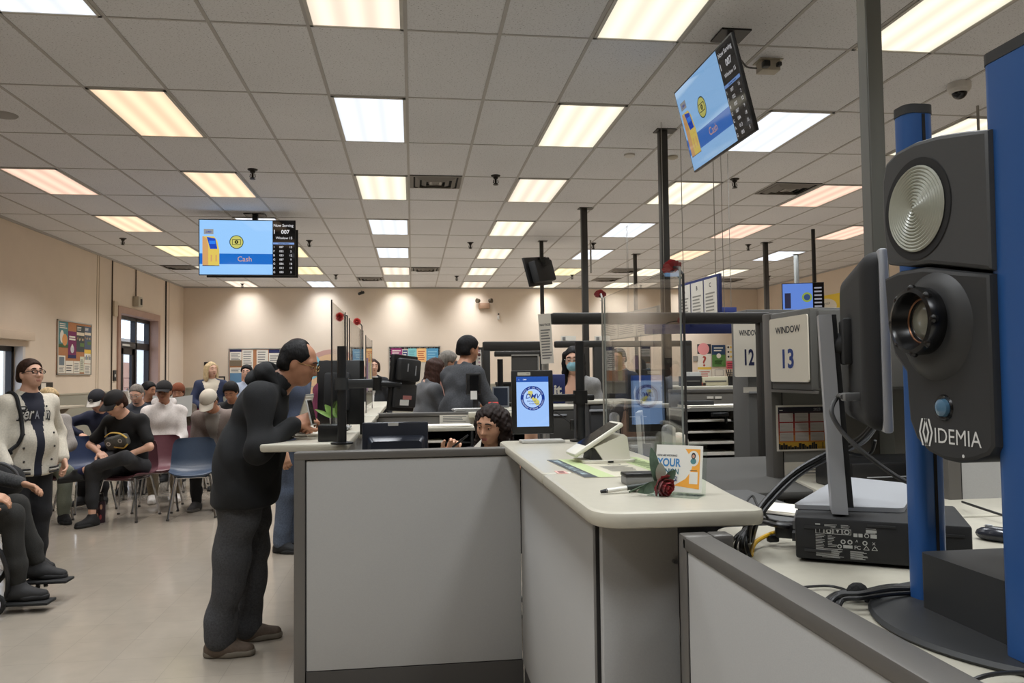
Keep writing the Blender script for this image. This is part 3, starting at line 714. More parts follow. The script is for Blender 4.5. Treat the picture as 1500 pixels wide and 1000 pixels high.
mb = MB(); mb.cyl((GX+.09, q+.1, .95), (GX+.09, q+.1, 1.25), .014, mat('steel', (150, 150, 152), rough=.3, metal=.9)); mb.cyl((GX+.02, q+.1, 1.0), (GX+.09, q+.1, 1.0), .01, MATS['steel']); mb.cyl((GX+.02, q+.1, 1.2), (GX+.09, q+.1, 1.2), .01, MATS['steel']); mb.build('handle', leaf)
mb = MB(); mb.box2((GX+.03, lm+.2, TZ+.0), (GX+.11, lm+1.1, TZ+.075), mat('closer_grey', (70, 70, 72), rough=.4, metal=.5), .006); mb.box2((GX+.11, lm+.35, TZ+.02), (GX+.113, lm+.75, TZ+.055), mat('label_white', (214, 212, 206))); mb.build('door_operator', d)
mb = MB(); mb.box2((GX-.004, DY0+.05, .02), (GX+.004, DY1-.05, DZ-.04), gl); mb.build('glass', d, 0)
# side window at the left edge
wd = bpy.data.objects.new('window_1', None); COL.objects.link(wd); wd['kind'] = 'structure'; wd.location = (XL, (WY0+WY1)/2, WZ0); PM[wd] = Matrix.Translation(wd.location)
mb = MB(); wx = XL-.16
for a, b in (((WY0, WZ0), (WY0+.06, WZ1)), ((WY1-.07, WZ0), (WY1, WZ1)), ((WY0, WZ0), (WY1, WZ0+.06)), ((WY0, WZ1-.07), (WY1, WZ1)), (((WY0+WY1)/2-.03, WZ0), ((WY0+WY1)/2+.03, WZ1))): mb.box2((wx-.04, a[0], a[1]), (wx+.04, b[0], b[1]), br_)
mb.build('frame', wd); mb = MB(); mb.box2((wx-.003, WY0+.03, WZ0+.03), (wx+.003, WY1-.03, WZ1-.03), gl); mb.build('glass', wd, 0)
mb = MB(); cw = mat('window_casing', (206, 200, 196), rough=.6); mb.box2((XL-T, WY0-.0, WZ0-.03), (XL+.05, WY1+.0, WZ0), cw, .004); mb.box2((XL-.1, WY1-.012, WZ0), (XL+.004, WY1+.06, WZ1), cw); mb.build('sill', wd)
mb = MB(); vz = PX(20, 492, XL).z; mb.box2((XL, WY0-.1, vz-.05), (XL+.09, PX(42, 492, XL).y, vz+.07), mat('shade_box', (206, 188, 168), rough=.7), .006); mb.build('shade_housing', wd)
# ------------------------------------------------------------------ outside the glass
g_ = mat('outside_ground', (190, 190, 188), rough=.9, var=.1, vscale=2)
mb = MB(); mb.box2((-40, -15, -.2), (XL-T-.02, 50, -.05), g_); struct('ground', mb)
t = thing('building', 'white stucco building seen through the glass of the entrance door', 'building', (-13.5, 22, -.05)); wm = mat('stucco', (226, 224, 220), rough=.9)
mb = MB(); mb.box2((-16, 12, -.05), (-11.5, 36, 2.9), wm); mb.box2((-16.2, 11.8, 2.9), (-11.3, 36.2, 3.05), mat('roof_edge', (120, 116, 110), rough=.8)); mb.build('wall', t)
for k, y in enumerate((16, 20.5, 25)):
    mb = MB(); mb.box2((-11.52, y, .8), (-11.46, y+1.6, 2.3), mat('dark_pane', (60, 70, 84), rough=.1)); mb.build('window', t)
mb = MB(); mb.box2((-11.5, 32.0, .9), (-11.42, 33.4, 2.1), mat('poster_orange', (150, 104, 84), rough=.7)); mb.build('notice', t)
for k, (x, y, h, r) in enumerate(((-24, 38, 8.5, 2.6), (-26, 46, 7, 2.4))):
    t = thing('tree', ['dark tall tree showing above the white building through the transom', 'smaller tree behind the white building beside the tall one'][k], 'tree', (x, y, -.05))
    mb = MB(); mb.cyl((x, y, -.05), (x, y, h*.5), .2, mat('bark', (80, 64, 50), rough=.9), r1=.12); mb.build('trunk', t)
    mb = MB(); rnd = random.Random(k); lf_ = mat('tree_leaf', (70, 88, 72), rough=.8)
    for q in range(420):
        a = rnd.uniform(0, 2*PI); zz = rnd.uniform(-1, 1); rr = math.sqrt(1-zz*zz)*rnd.uniform(.6, 1)**.5*r*(1-.3*(zz+1)/2)
        c = Vector((x+rr*math.cos(a), y+rr*math.sin(a), h*.66+zz*h*.34)); Tm = Matrix.Translation(c) @ Matrix.Rotation(rnd.uniform(0, 6), 4, (rnd.uniform(-1, 1), rnd.uniform(-1, 1), 1))
        mb.poly([(-.35, 0, 0), (0, -.16, .03), (.35, 0, 0), (0, .16, .03)], lf_, Tm)
    mb.build('crown', t, 0)
# ------------------------------------------------------------------ ceiling lights
ORD = ['first', 'second', 'third', 'fourth', 'fifth', 'sixth', 'seventh', 'eighth', 'ninth']
def lamp_mat(kind):
    """a prismatic diffuser over three fluorescent tubes"""
    name = 'diffuser_'+kind
    if name in MATS: return MATS[name]
    c, s = {'warm': ((255, 222, 186), 1.18), 'peach': ((255, 214, 190), 1.12), 'cool': ((243, 247, 255), 1.2), 'ivory': ((255, 246, 222), 1.16), 'yellow': ((255, 240, 190), 1.2), 'mixed': ((255, 238, 216), 1.15)}[kind]
    m = bpy.data.materials.new(name); m.use_nodes = True; nt = m.node_tree; nt.nodes.clear()
    o = nt.nodes.new('ShaderNodeOutputMaterial'); e = nt.nodes.new('ShaderNodeEmission'); e.inputs[0].default_value = (*lin(c), 1)
    tc = nt.nodes.new('ShaderNodeTexCoord'); sp = nt.nodes.new('ShaderNodeSeparateXYZ'); nt.links.new(tc.outputs['Object'], sp.inputs[0])
    mm = nt.nodes.new('ShaderNodeMath'); mm.operation = 'MULTIPLY'; mm.inputs[1].default_value = 2*PI/.185; nt.links.new(sp.outputs[0], mm.inputs[0])
    cs = nt.nodes.new('ShaderNodeMath'); cs.operation = 'COSINE'; nt.links.new(mm.outputs[0], cs.inputs[0])
    mr = nt.nodes.new('ShaderNodeMapRange'); mr.inputs['From Min'].default_value = -1; mr.inputs['To Min'].default_value = s*.80; mr.inputs['To Max'].default_value = s*1.06; nt.links.new(cs.outputs[0], mr.inputs['Value'])
    nt.links.new(mr.outputs[0], e.inputs[1]); nt.links.new(e.outputs[0], o.inputs[0]); MATS[name] = m; return m
KINDS = {(-2, -1): 'cool', (-2, 0): 'cool', (-2, 1): 'mixed', (-2, 2): 'ivory', (-2, 3): 'ivory', (0, 0): 'warm', (0, 1): 'cool', (0, 2): 'ivory', (0, 3): 'cool', (0, 4): 'ivory',
         (2, -1): 'peach', (2, 0): 'warm', (2, 1): 'ivory', (2, 2): 'mixed', (2, 3): 'ivory', (2, 4): 'peach', (4, -1): 'warm', (4, 1): 'cool', (4, 2): 'ivory', (4, 3): 'cool', (4, 4): 'peach', (4, 5): 'peach',
         (6, -1): 'yellow', (6, 0): 'yellow', (6, 1): 'cool', (6, 2): 'ivory', (6, 3): 'cool', (6, 4): 'warm', (8, 0): 'yellow', (8, 1): 'mixed', (8, 3): 'yellow', (8, 4): 'ivory', (10, 1): 'ivory', (10, 3): 'ivory', (10, 4): 'ivory'}
WORD = {'warm': 'warm cream', 'peach': 'peach tinted', 'cool': 'cool white', 'ivory': 'ivory white', 'yellow': 'pale yellow', 'mixed': 'half cream half white'}
lf = mat('light_frame', (190, 186, 178), rough=.5)
lamp0 = None; LAMP_E = 22.0; LIGHTCOL = {'warm': (1, .97, .94), 'peach': (1, .96, .94), 'cool': (.88, .94, 1), 'ivory': (.92, .96, 1), 'yellow': (1, .98, .95), 'mixed': (.93, .96, 1)}
def light_panel(x, y, kind, label, group):
    t = thing('ceiling_light', label, 'ceiling light', (x, y, CEIL-.008), 0, group)
    PM[t] = Matrix.Identity(4)
    a, b = TW/2-.012, TD/2-.009
    mb = MB()
    for p, q in (((-a, -b, -.004), (-a+.022, b, .007)), ((a-.022, -b, -.004), (a, b, .007)), ((-a, -b, -.004), (a, -b+.022, .007)), ((-a, b-.022, -.004), (a, b, .007))): mb.box2(p, q, lf)
    mb.build('frame', t); mb = MB(); mb.rect(-a+.02, b-.02, a-.02, -b+.02, .001, lamp_mat(kind)); mb.build('diffuser', t, 0)
    ld = bpy.data.lights.new('downlight', 'AREA'); ld.shape = 'RECTANGLE'; ld.size = TW*.85; ld.size_y = TD*.9; ld.spread = 2.05; ld.energy = LAMP_E*(1.25 if y < 1 else .85 if y < 3.6 else 1); ld.color = LIGHTCOL[kind]
    lo = bpy.data.objects.new('downlight', ld); COL.objects.link(lo); lo.parent = t; lo.location = (0, 0, -.02)
for r_, m_ in enumerate((-2, 0, 2, 4, 6, 8, 10)):
    ks = list(range(-1, 6)) if m_ > -2 else list(range(-1, 4))
    ks = [k for k in ks if 0 < 1 or k]
    vis = []
    for k in ks:
        x = TX0+(3*k+.5)*TW; y = TY0+(m_+.5)*TD
        pc = M.inverted() @ Vector((x, y, CEIL)); u = 750+FPX*pc.x/-pc.z
        vis.append((-60 < u < 1560, k, x, y))
    vv = [v for v in vis if v[0]]
    for n_, (_, k, x, y) in enumerate(vv):
        kd = KINDS.get((m_, k), ['ivory', 'cool', 'mixed'][(m_+k*2) % 3])
        side = '%s from left' % ORD[n_] if n_ < len(vv)-1 else 'rightmost'
        row = 'the row nearest the viewer' if r_ == 0 else ('the row by the back wall' if r_ == 6 else 'the %s row back' % ORD[r_])
        light_panel(x, y, kd, '%s ceiling light, %s in %s' % (WORD[kd], side, row), 'ceiling light panels')
for m_ in (-4, -6):
    for k in range(-1, 6):
        light_panel(TX0+(3*k+.5)*TW, TY0+(m_+.5)*TD, 'ivory', 'ivory white ceiling light panel behind the viewer', 'ceiling light panels behind the viewer')
# ------------------------------------------------------------------ air vents
vm = mat('vent_metal', (168, 162, 155), rough=.5); vd = mat('vent_dark', (30, 28, 27), rough=.9)
def vent(px, py, label, closed=False, snap=True):
    p = PZ(px, py, CEIL); x, y = p.x, p.y
    if snap: x = TX0+(math.floor((x-TX0)/TW)+.5)*TW; 
    t = thing('air_vent', label, 'air vent', (x, y, CEIL-.01), 0, 'square ceiling air vents'); PM[t] = Matrix.Identity(4); h = TW/2-.014
    mb = MB(); mb.box2((-h, -h, .004), (h, h, .009), vd); mb.build('backing', t)
    mb = MB()
    for q in range(4):
        R = Matrix.Rotation(q*PI/2, 4, 'Z')
        mb.add([(-h, -h, 0), (h, -h, 0), (h-.04, -h+.04, -.004), (-h+.04, -h+.04, -.004)], [(0, 1, 2, 3), (3, 2, 1, 0)], vm, R)
    mb.build('frame', t)
    for n_ in range(3):
        a = h-.06-.075*n_; b = a-.05; mb = MB()
        for q in range(4):
            R = Matrix.Rotation(q*PI/2, 4, 'Z'); mb.add([(-a, -a, .004), (a, -a, .004), (b, -b, -.022), (-b, -b, -.022)], [(0, 1, 2, 3), (3, 2, 1, 0)], vm, R)
        mb.build('louver', t)
    mb = MB(); mb.box2((-.07, -.07, -.014), (.07, .07, -.006), vm); mb.build('centre_plate', t)
vent(637, 266, 'grey square air vent beside the third light of the middle column')
vent(1148, 276, 'grey square air vent beside a peach light panel on the right')
vent(624, 394, 'small far grey air vent near the middle of the back wall')
vent(905, 396, 'grey air vent in front of the thin hanging conduit by the dark poles')
vent(545, 408, 'darkened far air vent left of the ivory light panel over the back wall')
vent(882, 409, 'far air vent just above the back wall on the right')
vent(1085, 410, 'far air vent above the wall corner on the right')
vent(262, 391, 'dark far air vent to the left of the hanging screens')
# ------------------------------------------------------------------ sprinklers
sp_m = mat('sprinkler_metal', (46, 42, 38), rough=.45, metal=.6)
def sprinkler(px, py, label):
    p = PZ(px, py, CEIL); t = thing('sprinkler', label, 'sprinkler', (p.x, p.y, CEIL-.11), 0, 'ceiling sprinklers'); PM[t] = Matrix.Identity(4)
    mb = MB(); mb.lathe([(.055, .11), (.05, .10), (.03, .092), (.022, .07)], sp_m, 16); mb.build('cup', t)
    mb = MB(); mb.cyl((0, 0, .02), (0, 0, .075), .012, sp_m, n=8); mb.tube([(.022, 0, .06), (.028, 0, .03), (0, 0, .012)], .005, sp_m, 6); mb.tube([(-.022, 0, .06), (-.028, 0, .03), (0, 0, .012)], .005, sp_m, 6); mb.build('head', t)
    mb = MB(); mb.cyl((0, 0, .004), (0, 0, .009), .03, sp_m, n=14); mb.build('deflector', t)
for a in ((370, 248, 'dark sprinkler head above the hanging screens on the left'), (180, 349, 'dark sprinkler head near the left wall over the entrance door'), (453, 352, 'dark sprinkler head just right of the hanging screens'),
          (492, 402, 'dark far sprinkler head right of the screens near the back wall'), (726, 257, 'dark sprinkler head beside the stained tile and warm light panel'), (689, 355, 'dark sprinkler head between the two middle light columns, halfway back'),
          (669, 404, 'dark far sprinkler head near the back wall between the light columns'), (1076, 262, 'dark sprinkler head left of the right hand air vent'), (1096, 358, 'dark sprinkler head left of a slim dark pole'),
          (838, 402, 'dark far sprinkler head right of the black hanging screen'), (869, 356, 'dark sprinkler head beside the thin hanging conduit'), (1126, 404, 'dark far sprinkler head above the right wall corner'), (355, 415, 'dark far sprinkler head below the left hanging screens')):
    sprinkler(*a)
# dome camera, junction box, detectors
p = PZ(1405, 122, CEIL); t = thing('security_camera', 'white dome security camera on the ceiling at upper right', 'security camera', (p.x, p.y, CEIL-.1)); wp = mat('white_plastic', (206, 202, 196), rough=.4)
mb = MB(); Tm = Matrix.Translation((p.x, p.y, CEIL-.1)); mb.lathe([(.082, .1), (.084, .07), (.082, .052), (.075, .045), (.072, .03), (.05, .024)], wp, 28, Tm); mb.build('housing', t)
mb = MB(); mb.ell((0, 0, .03), (.056, .056, .056), mat('smoked_dome', (12, 12, 13), rough=.08), 20, Tm); mb.build('dome', t)
mb = MB(); mb.tube([(p.x+.058*math.cos(a), p.y+.058*math.sin(a), CEIL-.072) for a in np.linspace(0, 2*PI, 25)], .006, wp, 8); mb.build('dome_ring', t)
p = PZ(1125, 90, CEIL); t = thing('junction_box', 'beige power box with black plug on the ceiling behind the right screen', 'outlet box', (p.x, p.y, CEIL-.09))
mb = MB(); mb.box2((p.x-.07, p.y-.05, CEIL-.08), (p.x+.07, p.y+.05, CEIL), mat('box_beige', (176, 168, 152), rough=.5), .006); mb.box2((p.x-.085, p.y-.065, CEIL-.006), (p.x+.085, p.y+.065, CEIL), MATS['box_beige']); mb.build('box', t)
mb = MB(); bk = mat('black_plastic', (18, 18, 19), rough=.4); mb.box((p.x-.05, p.y-.07, CEIL-.05), (.05, .05, .045), bk, .008); mb.box((p.x+.05, p.y-.065, CEIL-.045), (.03, .04, .03), bk, .006); mb.build('plug', t)
for a in ((922, 226, 'small pale ceiling detector between the middle light panels'), (985, 229, 'small tan ceiling detector left of the angled screen')):
    p = PZ(a[0], a[1], CEIL); mb = MB(); mb.lathe([(.055, .03), (.055, .012), (.03, 0)], wp if a[0] < 950 else MATS['box_beige'], 18, Matrix.Translation((p.x, p.y, CEIL-.03))); one('ceiling_detector', mb, a[2], 'detector', 'small ceiling detectors')
p = PZ(5, 168, CEIL); mb = MB(); mb.lathe([(.11, .012), (.10, .004), (.07, 0)], mat('tile_round', (150, 146, 142), rough=.7), 24, Matrix.Translation((p.x, p.y, CEIL-.012))); one('ceiling_speaker', mb, 'round grey ceiling speaker at the far left', 'speaker')
p = PZ(530, 424, CEIL); q = PY(529, 428, 19.5); t = thing('wall_camera', 'small dark camera at the top of the back wall', 'security camera', tuple(q)); mb = MB(); mb.cyl(q+Vector((-.05, -.1, -.05)), q+Vector((.06, .0, 0)), .035, bk, n=12); mb.build('body', t); mb = MB(); mb.cyl(q, q+Vector((0, .16, .05)), .012, bk, n=8); mb.build('bracket', t)
# ------------------------------------------------------------------ on the back and left walls
def wallY(px, py, off=.0): v = PY(px, py, YB); return Vector((v.x, YB-off, v.z))
a = wallY(701, 444); b = wallY(717, 452); t = thing('emergency_light', 'tan twin lamp emergency light on the back wall', 'emergency light', ((a.x+b.x)/2, YB, b.z)); tn = mat('emergency_tan', (150, 118, 94), rough=.5)
mb = MB(); mb.box2((a.x, YB-.1, b.z), (b.x, YB, a.z), tn, .01); mb.build('housing', t)
for k in (-1, 1):
    mb = MB(); c = Vector(((a.x+b.x)/2+k*.13, YB-.07, a.z+.055)); mb.cyl(c, c+Vector((k*.06, -.05, .0)), .05, mat('lamp_bronze', (70, 60, 46), rough=.4), r1=.06, n=14); mb.build('lamp_head', t)
c = wallY(730, 464); mb = MB(); mb.box(c+Vector((0, -.03, -.02)), (.055, .06, .1), wp, .01); mb.cyl(c+Vector((0, -.05, .05)), c+Vector((0, -.05, .085)), .022, bk, n=10); one('motion_sensor', mb, 'tiny white motion sensor with a dark top on the back wall', 'sensor')
cork = mat('cork', (176, 122, 84), rough=.95, var=.15, vscale=200); alu = mat('aluminium_frame', (176, 174, 168), rough=.35, metal=.6)
ink = mat('print_dark', (44, 44, 50), rough=.8); ink2 = mat('print_grey', (126, 124, 122), rough=.8); pap = mat('paper_white', (226, 220, 208), rough=.85)
def sheet(T, w, h, bg, deco, label, group=None, name='poster'):
    """a paper notice; T: frame at its lower left corner, +z out of the wall"""
    mb = MB(); mb.box((w/2, h/2, .0015), (w, h, .003), bg, T=T); deco(mb, T, w, h); return one(name, mb, label, 'notice', group, loc=T.translation)
def lines(mb, T, x0, x1, y0, y1, n, m, ragged=.25, th=.45, seed=1):
    rd = random.Random(seed)
    for k in range(n):
        y = y1-(y1-y0)*(k+.5)/n; hh = (y1-y0)/n*th/2; mb.rect(x0, y-hh, x1-(x1-x0)*rd.random()*ragged, y+hh, .0036, m, T)
def board(name, T, w, h, label, face, cat='notice board'):
    t = thing(name, label, cat, tuple(T.translation)); mb = MB(); mb.box((w/2, h/2, .006), (w, h, .012), face, T=T); mb.build('panel', t)
    mb = MB(); e = .02
    for c, s in (((w/2, e/2, .012), (w, e, .024)), ((w/2, h-e/2, .012), (w, e, .024)), ((e/2, h/2, .012), (e, h, .024)), ((w-e/2, h/2, .012), (e, h, .024))): mb.box(c, s, alu, T=T)
    mb.build('frame', t); return t
# left wall cork board
a = PX(83, 467, XL); b = PX(132, 549, XL); by0, by1, bz0, bz1 = a.y, b.y, b.z, a.z
LT = frameM((XL, by0, bz0), (0, 1, 0), (0, 0, 1)); W, H = by1-by0, bz1-bz0
board('notice_board', LT, W, H, 'cork notice board crowded with leaflets on the left wall', cork)
def at(u, v): return LT @ Matrix.Translation((u*W, v*H, .0125))
def cm(n, c): return mat('print_'+n, c, rough=.8)
def d1(mb, T, w, h):
    lines(mb, T, w*.1, w*.9, h*.72, h*.95, 3, pap, seed=2); mb.disc(w*.35, h*.42, w*.2, .0036, pap, T, ry=w*.3); mb.disc(w*.65, h*.3, w*.28, .0037, cm('orange', (214, 150, 90)), T); mb.rect(0, 0, w, h*.12, .0036, cm('leafgreen', (70, 96, 60)), T)
def d2(mb, T, w, h):
    lines(mb, T, w*.1, w*.9, h*.66, h*.84, 2, pap, th=.7, seed=4); mb.disc(w*.5, h*.34, w*.22, .0036, cm('bird', (196, 196, 200)), T); mb.disc(w*.5, h*.46, w*.1, .0037, pap, T); mb.rect(0, 0, w, h*.12, .0036, cm('navy', (40, 44, 88)), T)
def d3(mb, T, w, h):
    lines(mb, T, w*.06, w*.7, h*.8, h*.95, 3, pap, seed=5); mb.rect(0, h*.62, w, h*.74, .0036, cm('cream', (220, 204, 180)), T); mb.rect(w*.45, h*.2, w, h*.34, .0036, cm('meadow', (96, 120, 70)), T)
    for k in range(7): mb.disc(w*(.12+.13*k), h*(.5+.05*math.sin(k*2)), w*.07, .0036, cm('b%d' % (k % 3), [(150, 120, 90), (90, 84, 70), (190, 170, 140)][k % 3]), T)
def d4(mb, T, w, h):
    mb.rect(0, h*.72, w, h, .0036, cm('sun', (226, 190, 80)), T)
    for k in range(5): mb.rect(w*(.08+.19*k), h*.28, w*(.2+.19*k), h*(.5+.1*(k % 2)), .0036, [ink, cm('steelblue', (70, 100, 140)), cm('meadow', (96, 120, 70))][k % 3], T)
def dn(mb, T, w, h): lines(mb, T, w*.12, w*.88, h*.1, h*.85, 6, ink2, seed=int(w*1e4))
sheet(at(.03, .50), W*.26, H*.47, cm('teal', (84, 132, 136)), d1, 'teal leaflet with round pictures at the top left of the left wall board')
sheet(at(.30, .31), W*.23, H*.50, cm('plum', (120, 46, 90)), d2, 'plum leaflet with a white bird in the middle of the left wall board')
sheet(at(.54, .44), W*.23, H*.50, cm('slate', (66, 72, 74)), d3, 'dark grey leaflet with photographs on the left wall board')
sheet(at(.78, .50), W*.2, H*.44, cm('bluegrey', (84, 96, 116)), d3, 'blue grey leaflet at the top right of the left wall board')
sheet(at(.78, .22), W*.2, H*.27, pap, d4, 'yellow topped leaflet at the right of the left wall board')
sheet(at(.03, .03), W*.19, H*.32, pap, lambda mb, T, w, h: (mb.rect(w*.1, h*.45, w*.85, h*.92, .0036, cm('photo', (110, 122, 132)), T), lines(mb, T, w*.1, w*.85, h*.05, h*.38, 4, ink2)), 'white leaflet with a grey photo at the lower left of the wall board')
sheet(at(.23, .03), W*.22, H*.23, pap, lambda mb, T, w, h: lines(mb, T, w*.1, w*.9, h*.12, h*.72, 3, ink, th=.35), 'white notice with three bold lines at the bottom of the wall board')
sheet(at(.46, .03), W*.18, H*.23, pap, dn, 'white notice with small print low on the left wall board')
sheet(at(.65, .05), W*.12, H*.30, cm('mint', (206, 208, 186)), dn, 'pale green narrow leaflet low on the left wall board')
sheet(at(.78, .02), W*.2, H*.19, pap, dn, 'white notice in the lower right corner of the wall board')
# door-side fittings
c = PX(197, 442, XL); t = thing('door_sensor', 'beige box with a dark slot on the wall above the entrance door', 'sensor box', (XL, c.y, c.z)); bx = MATS['box_beige']
mb = MB(); mb.box(c+Vector((.06, 0, 0)), (.12, .24, .2), bx, .012); mb.build('housing', t); mb = MB(); mb.box(c+Vector((.122, .03, 0)), (.006, .10, .12), vd, .002); mb.build('window', t)
cnd = mat('conduit_dark', (70, 58, 46), rough=.6)
def conduit(px, y0, y1, label, r=.012, m=cnd):
    a = PX(px, y0, XL); b = PX(px, y1, XL); mb = MB(); mb.cyl((XL+.014, a.y, b.z), (XL+.014, a.y, min(a.z, CEIL-.031)), r, m, n=8); one('conduit', mb, label, 'conduit', 'wall conduits')
conduit(164, 376, 572, 'brown cable conduit down the wall left of the entrance door', .011); conduit(198.5, 390, 434, 'short cable conduit dropping to the box above the entrance door', .011)
conduit(242.5, 404, 572, 'dark cable conduit down the wall right of the entrance door', .017, mat('conduit_black', (36, 32, 28), rough=.6))
c = PX(166, 452, XL); mb = MB(); mb.box(c+Vector((.03, 0, 0)), (.05, .17, .28), mat('door_trim_box', (196, 180, 158), rough=.6), .008); one('magnetic_contact', mb, 'beige alarm box at the top left corner of the door surround', 'alarm box')
c = PX(167, 550, XL); mb = MB(); mb.box(c+Vector((.012, 0, 0)), (.02, .13, .2), bk, .006); mb.disc(0, 0, .03, .0, wp, frameM(c+Vector((.0232, 0, 0)), (0, 1, 0), (0, 0, 1))); one('push_button', mb, 'black push plate with a pale dot on the wall left of the door', 'switch')
def dispenser(px, py, label):
    c = PX(px, py, XL); t = thing('dispenser', label, 'dispenser', (XL, c.y, c.z-.2)); mb = MB(); mb.box(c+Vector((.07, 0, 0)), (.14, .3, .42), wp, .03); mb.build('housing', t); mb = MB(); mb.box(c+Vector((.142, .05, .03)), (.005, .08, .24), vd, .002); mb.build('window', t)
dispenser(181, 588, 'white soap dispenser on the wall left of the entrance door'); dispenser(243, 578, 'white paper dispenser on the wall right of the entrance door')
# framed sign behind the standing visitor, back wall boards
def backsheet(x0, y0, x1, y1, bg, deco, label, name='poster'):
    a = wallY(x0, y1); b = wallY(x1, y0); return sheet(frameM((a.x, YB-.013, a.z), (1, 0, 0), (0, 0, 1)), b.x-a.x, b.z-a.z, bg, deco, label, name=name)
def backboard(x0, y0, x1, y1, face, label): a = wallY(x0, y1); b = wallY(x1, y0); return board('notice_board', frameM((a.x, YB, a.z), (1, 0, 0), (0, 0, 1)), b.x-a.x, b.z-a.z, label, face)
backboard(335, 510, 411, 566, cork, 'cork notice board on the back wall behind the man in the black hooded jacket')
nv = cm('navy', (36, 42, 84))
def hd(mb, T, w, h): mb.rect(0, h*.85, w, h, .0036, nv, T); lines(mb, T, w*.1, w*.9, h*.08, h*.78, 8, ink2, seed=8)
backsheet(337, 511.5, 354, 536, pap, lambda mb, T, w, h: (hd(mb, T, w, h), mb.rect(0, 0, w, h*.35, .0038, cm('sepia', (120, 106, 86)), T)), 'navy headed notice with a sepia picture on the back wall board')
backsheet(337, 538, 354, 565, pap, lambda mb, T, w, h: (mb.rect(0, 0, w, h*.7, .0037, cm('seablue', (96, 136, 170)), T), lines(mb, T, w*.1, w*.9, h*.72, h*.95, 3, ink2)), 'blue pictured notice low on the left of the back wall board')
backsheet(355, 512, 371, 548, pap, lambda mb, T, w, h: lines(mb, T, w*.1, w*.9, h*.05, h*.95, 10, ink2, seed=3), 'tall text notice on the back wall board left of the cork strip')
backsheet(376, 512, 393, 548, pap, lambda mb, T, w, h: lines(mb, T, w*.1, w*.9, h*.05, h*.95, 9, ink2, seed=5), 'tall text notice on the back wall board right of the cork strip')
backsheet(394, 511.5, 410, 548, pap, hd, 'navy headed notice on the right of the back wall board')
backsheet(299, 530, 313, 560, cm('charcoal', (48, 42, 44)), lambda mb, T, w, h: (mb.disc(w*.5, h*.82, w*.25, .0036, ink2, T), mb.rect(w*.2, h*.1, w*.8, h*.6, .0036, cm('wine', (86, 50, 48)), T)), 'dark framed sign on the back wall behind the standing visitor', 'framed_sign')
backsheet(316, 551, 330, 567, vd, lambda mb, T, w, h: mb.rect(w*.15, h*.12, w*.85, h*.88, .0036, wall_m, T), 'small black framed square on the back wall beside the visitor', 'framed_sign')
def deco_border(mb, T, w, h):
    rd = random.Random(3)
    for k in range(60):
        u = k/60
        for q in ((u*w, h-.04), (u*w, .04), (.04, u*h), (w-.04, u*h)): mb.disc(q[0], q[1], .016+.012*rd.random(), .0127, [ink2, pap, ink, cm('pinkdot', (190, 150, 160))][rd.randrange(4)], T, n=7)
a = wallY(570, 575); b = wallY(645, 507); BT = frameM((a.x, YB, a.z), (1, 0, 0), (0, 0, 1)); t = board('notice_board', BT, b.x-a.x, b.z-a.z, 'notice board with a speckled border on the back wall behind the tall man', mat('board_linen', (198, 190, 176), rough=.9))
mb = MB(); deco_border(mb, BT, b.x-a.x, b.z-a.z); mb.build('border', t)
ws = lambda n, c: (lambda mb, T, w, h: lines(mb, T, w*.1, w*.9, h*.1, h*.85, n, c))
backsheet(573, 510, 589, 523, cm('magenta', (150, 52, 112)), ws(3, pap), 'magenta notice on the speckled border board'); backsheet(590, 513, 597, 522, cm('midblue', (60, 74, 120)), ws(2, pap), 'small dark blue card on the speckled border board')
backsheet(598, 510, 610, 528, cm('aqua', (130, 196, 200)), ws(5, cm('aqua2', (100, 160, 170))), 'aqua notice on the speckled border board'); backsheet(611, 510, 624, 530, cm('peach', (240, 192, 130)), ws(5, cm('rust', (196, 110, 70))), 'peach notice on the speckled border board'); backsheet(625, 510, 642, 530, cm('skyblue', (84, 150, 190)), ws(4, cm('skyblue2', (130, 184, 212))), 'sky blue notice on the speckled border board')
backsheet(574, 532, 590, 556, pap, ws(7, ink2), 'white notice low on the speckled border board')
# round mural edge behind the hooded man
a = wallY(488, 548)
t = thing('wall_mural', 'peach and sky blue arched picture on the back wall left of the plexiglass', 'picture', (a.x, YB, a.z-.3)); mb = MB(); MT = frameM((a.x, YB-.004, a.z-.3), (1, 0, 0), (0, 0, 1))
mb.disc(0, 0, .82, 0, cm('peachmural', (214, 178, 140)), MT, n=48); mb.ring(0, 0, .80, .92, .001, cm('mauvemural', (190, 150, 140)), MT, 48); mb.build('arch', t); mb = MB(); mb.disc(-.62, .5, .34, .002, cm('bluemural', (128, 186, 204)), MT); mb.build('sky', t)
# back wall posters at the right
a_ = cm('pink', (226, 150, 150))
backsheet(1022, 504, 1041, 554, pap, lambda mb, T, w, h: (mb.rect(0, h*.72, w, h, .0036, ink, T), mb.disc(w*.45, h*.86, w*.42, .004, a_, T), mb.text('?', h*.42, w*.5, h*.36, .004, cm('redq', (170, 70, 60)), T, bold=.02), mb.rect(0, h*.26, w, h*.33, .0036, cm('sun', (226, 190, 80)), T), lines(mb, T, w*.1, w*.9, h*.03, h*.22, 3, cm('redq', (170, 70, 60)))), 'poster with a red question mark under a pink disc on the far wall')
backsheet(1043, 505, 1062, 537, cm('deepblue', (40, 64, 96)), lambda mb, T, w, h: (mb.rect(0, 0, w, h*.55, .0036, cm('pasture', (84, 128, 66)), T), mb.disc(w*.5, h*.5, w*.17, .0037, pap, T), lines(mb, T, w*.15, w*.85, h*.68, h*.92, 2, pap), lines(mb, T, w*.2, w*.8, h*.1, h*.3, 3, pap)), 'blue and green poster on the far wall right of the question mark')
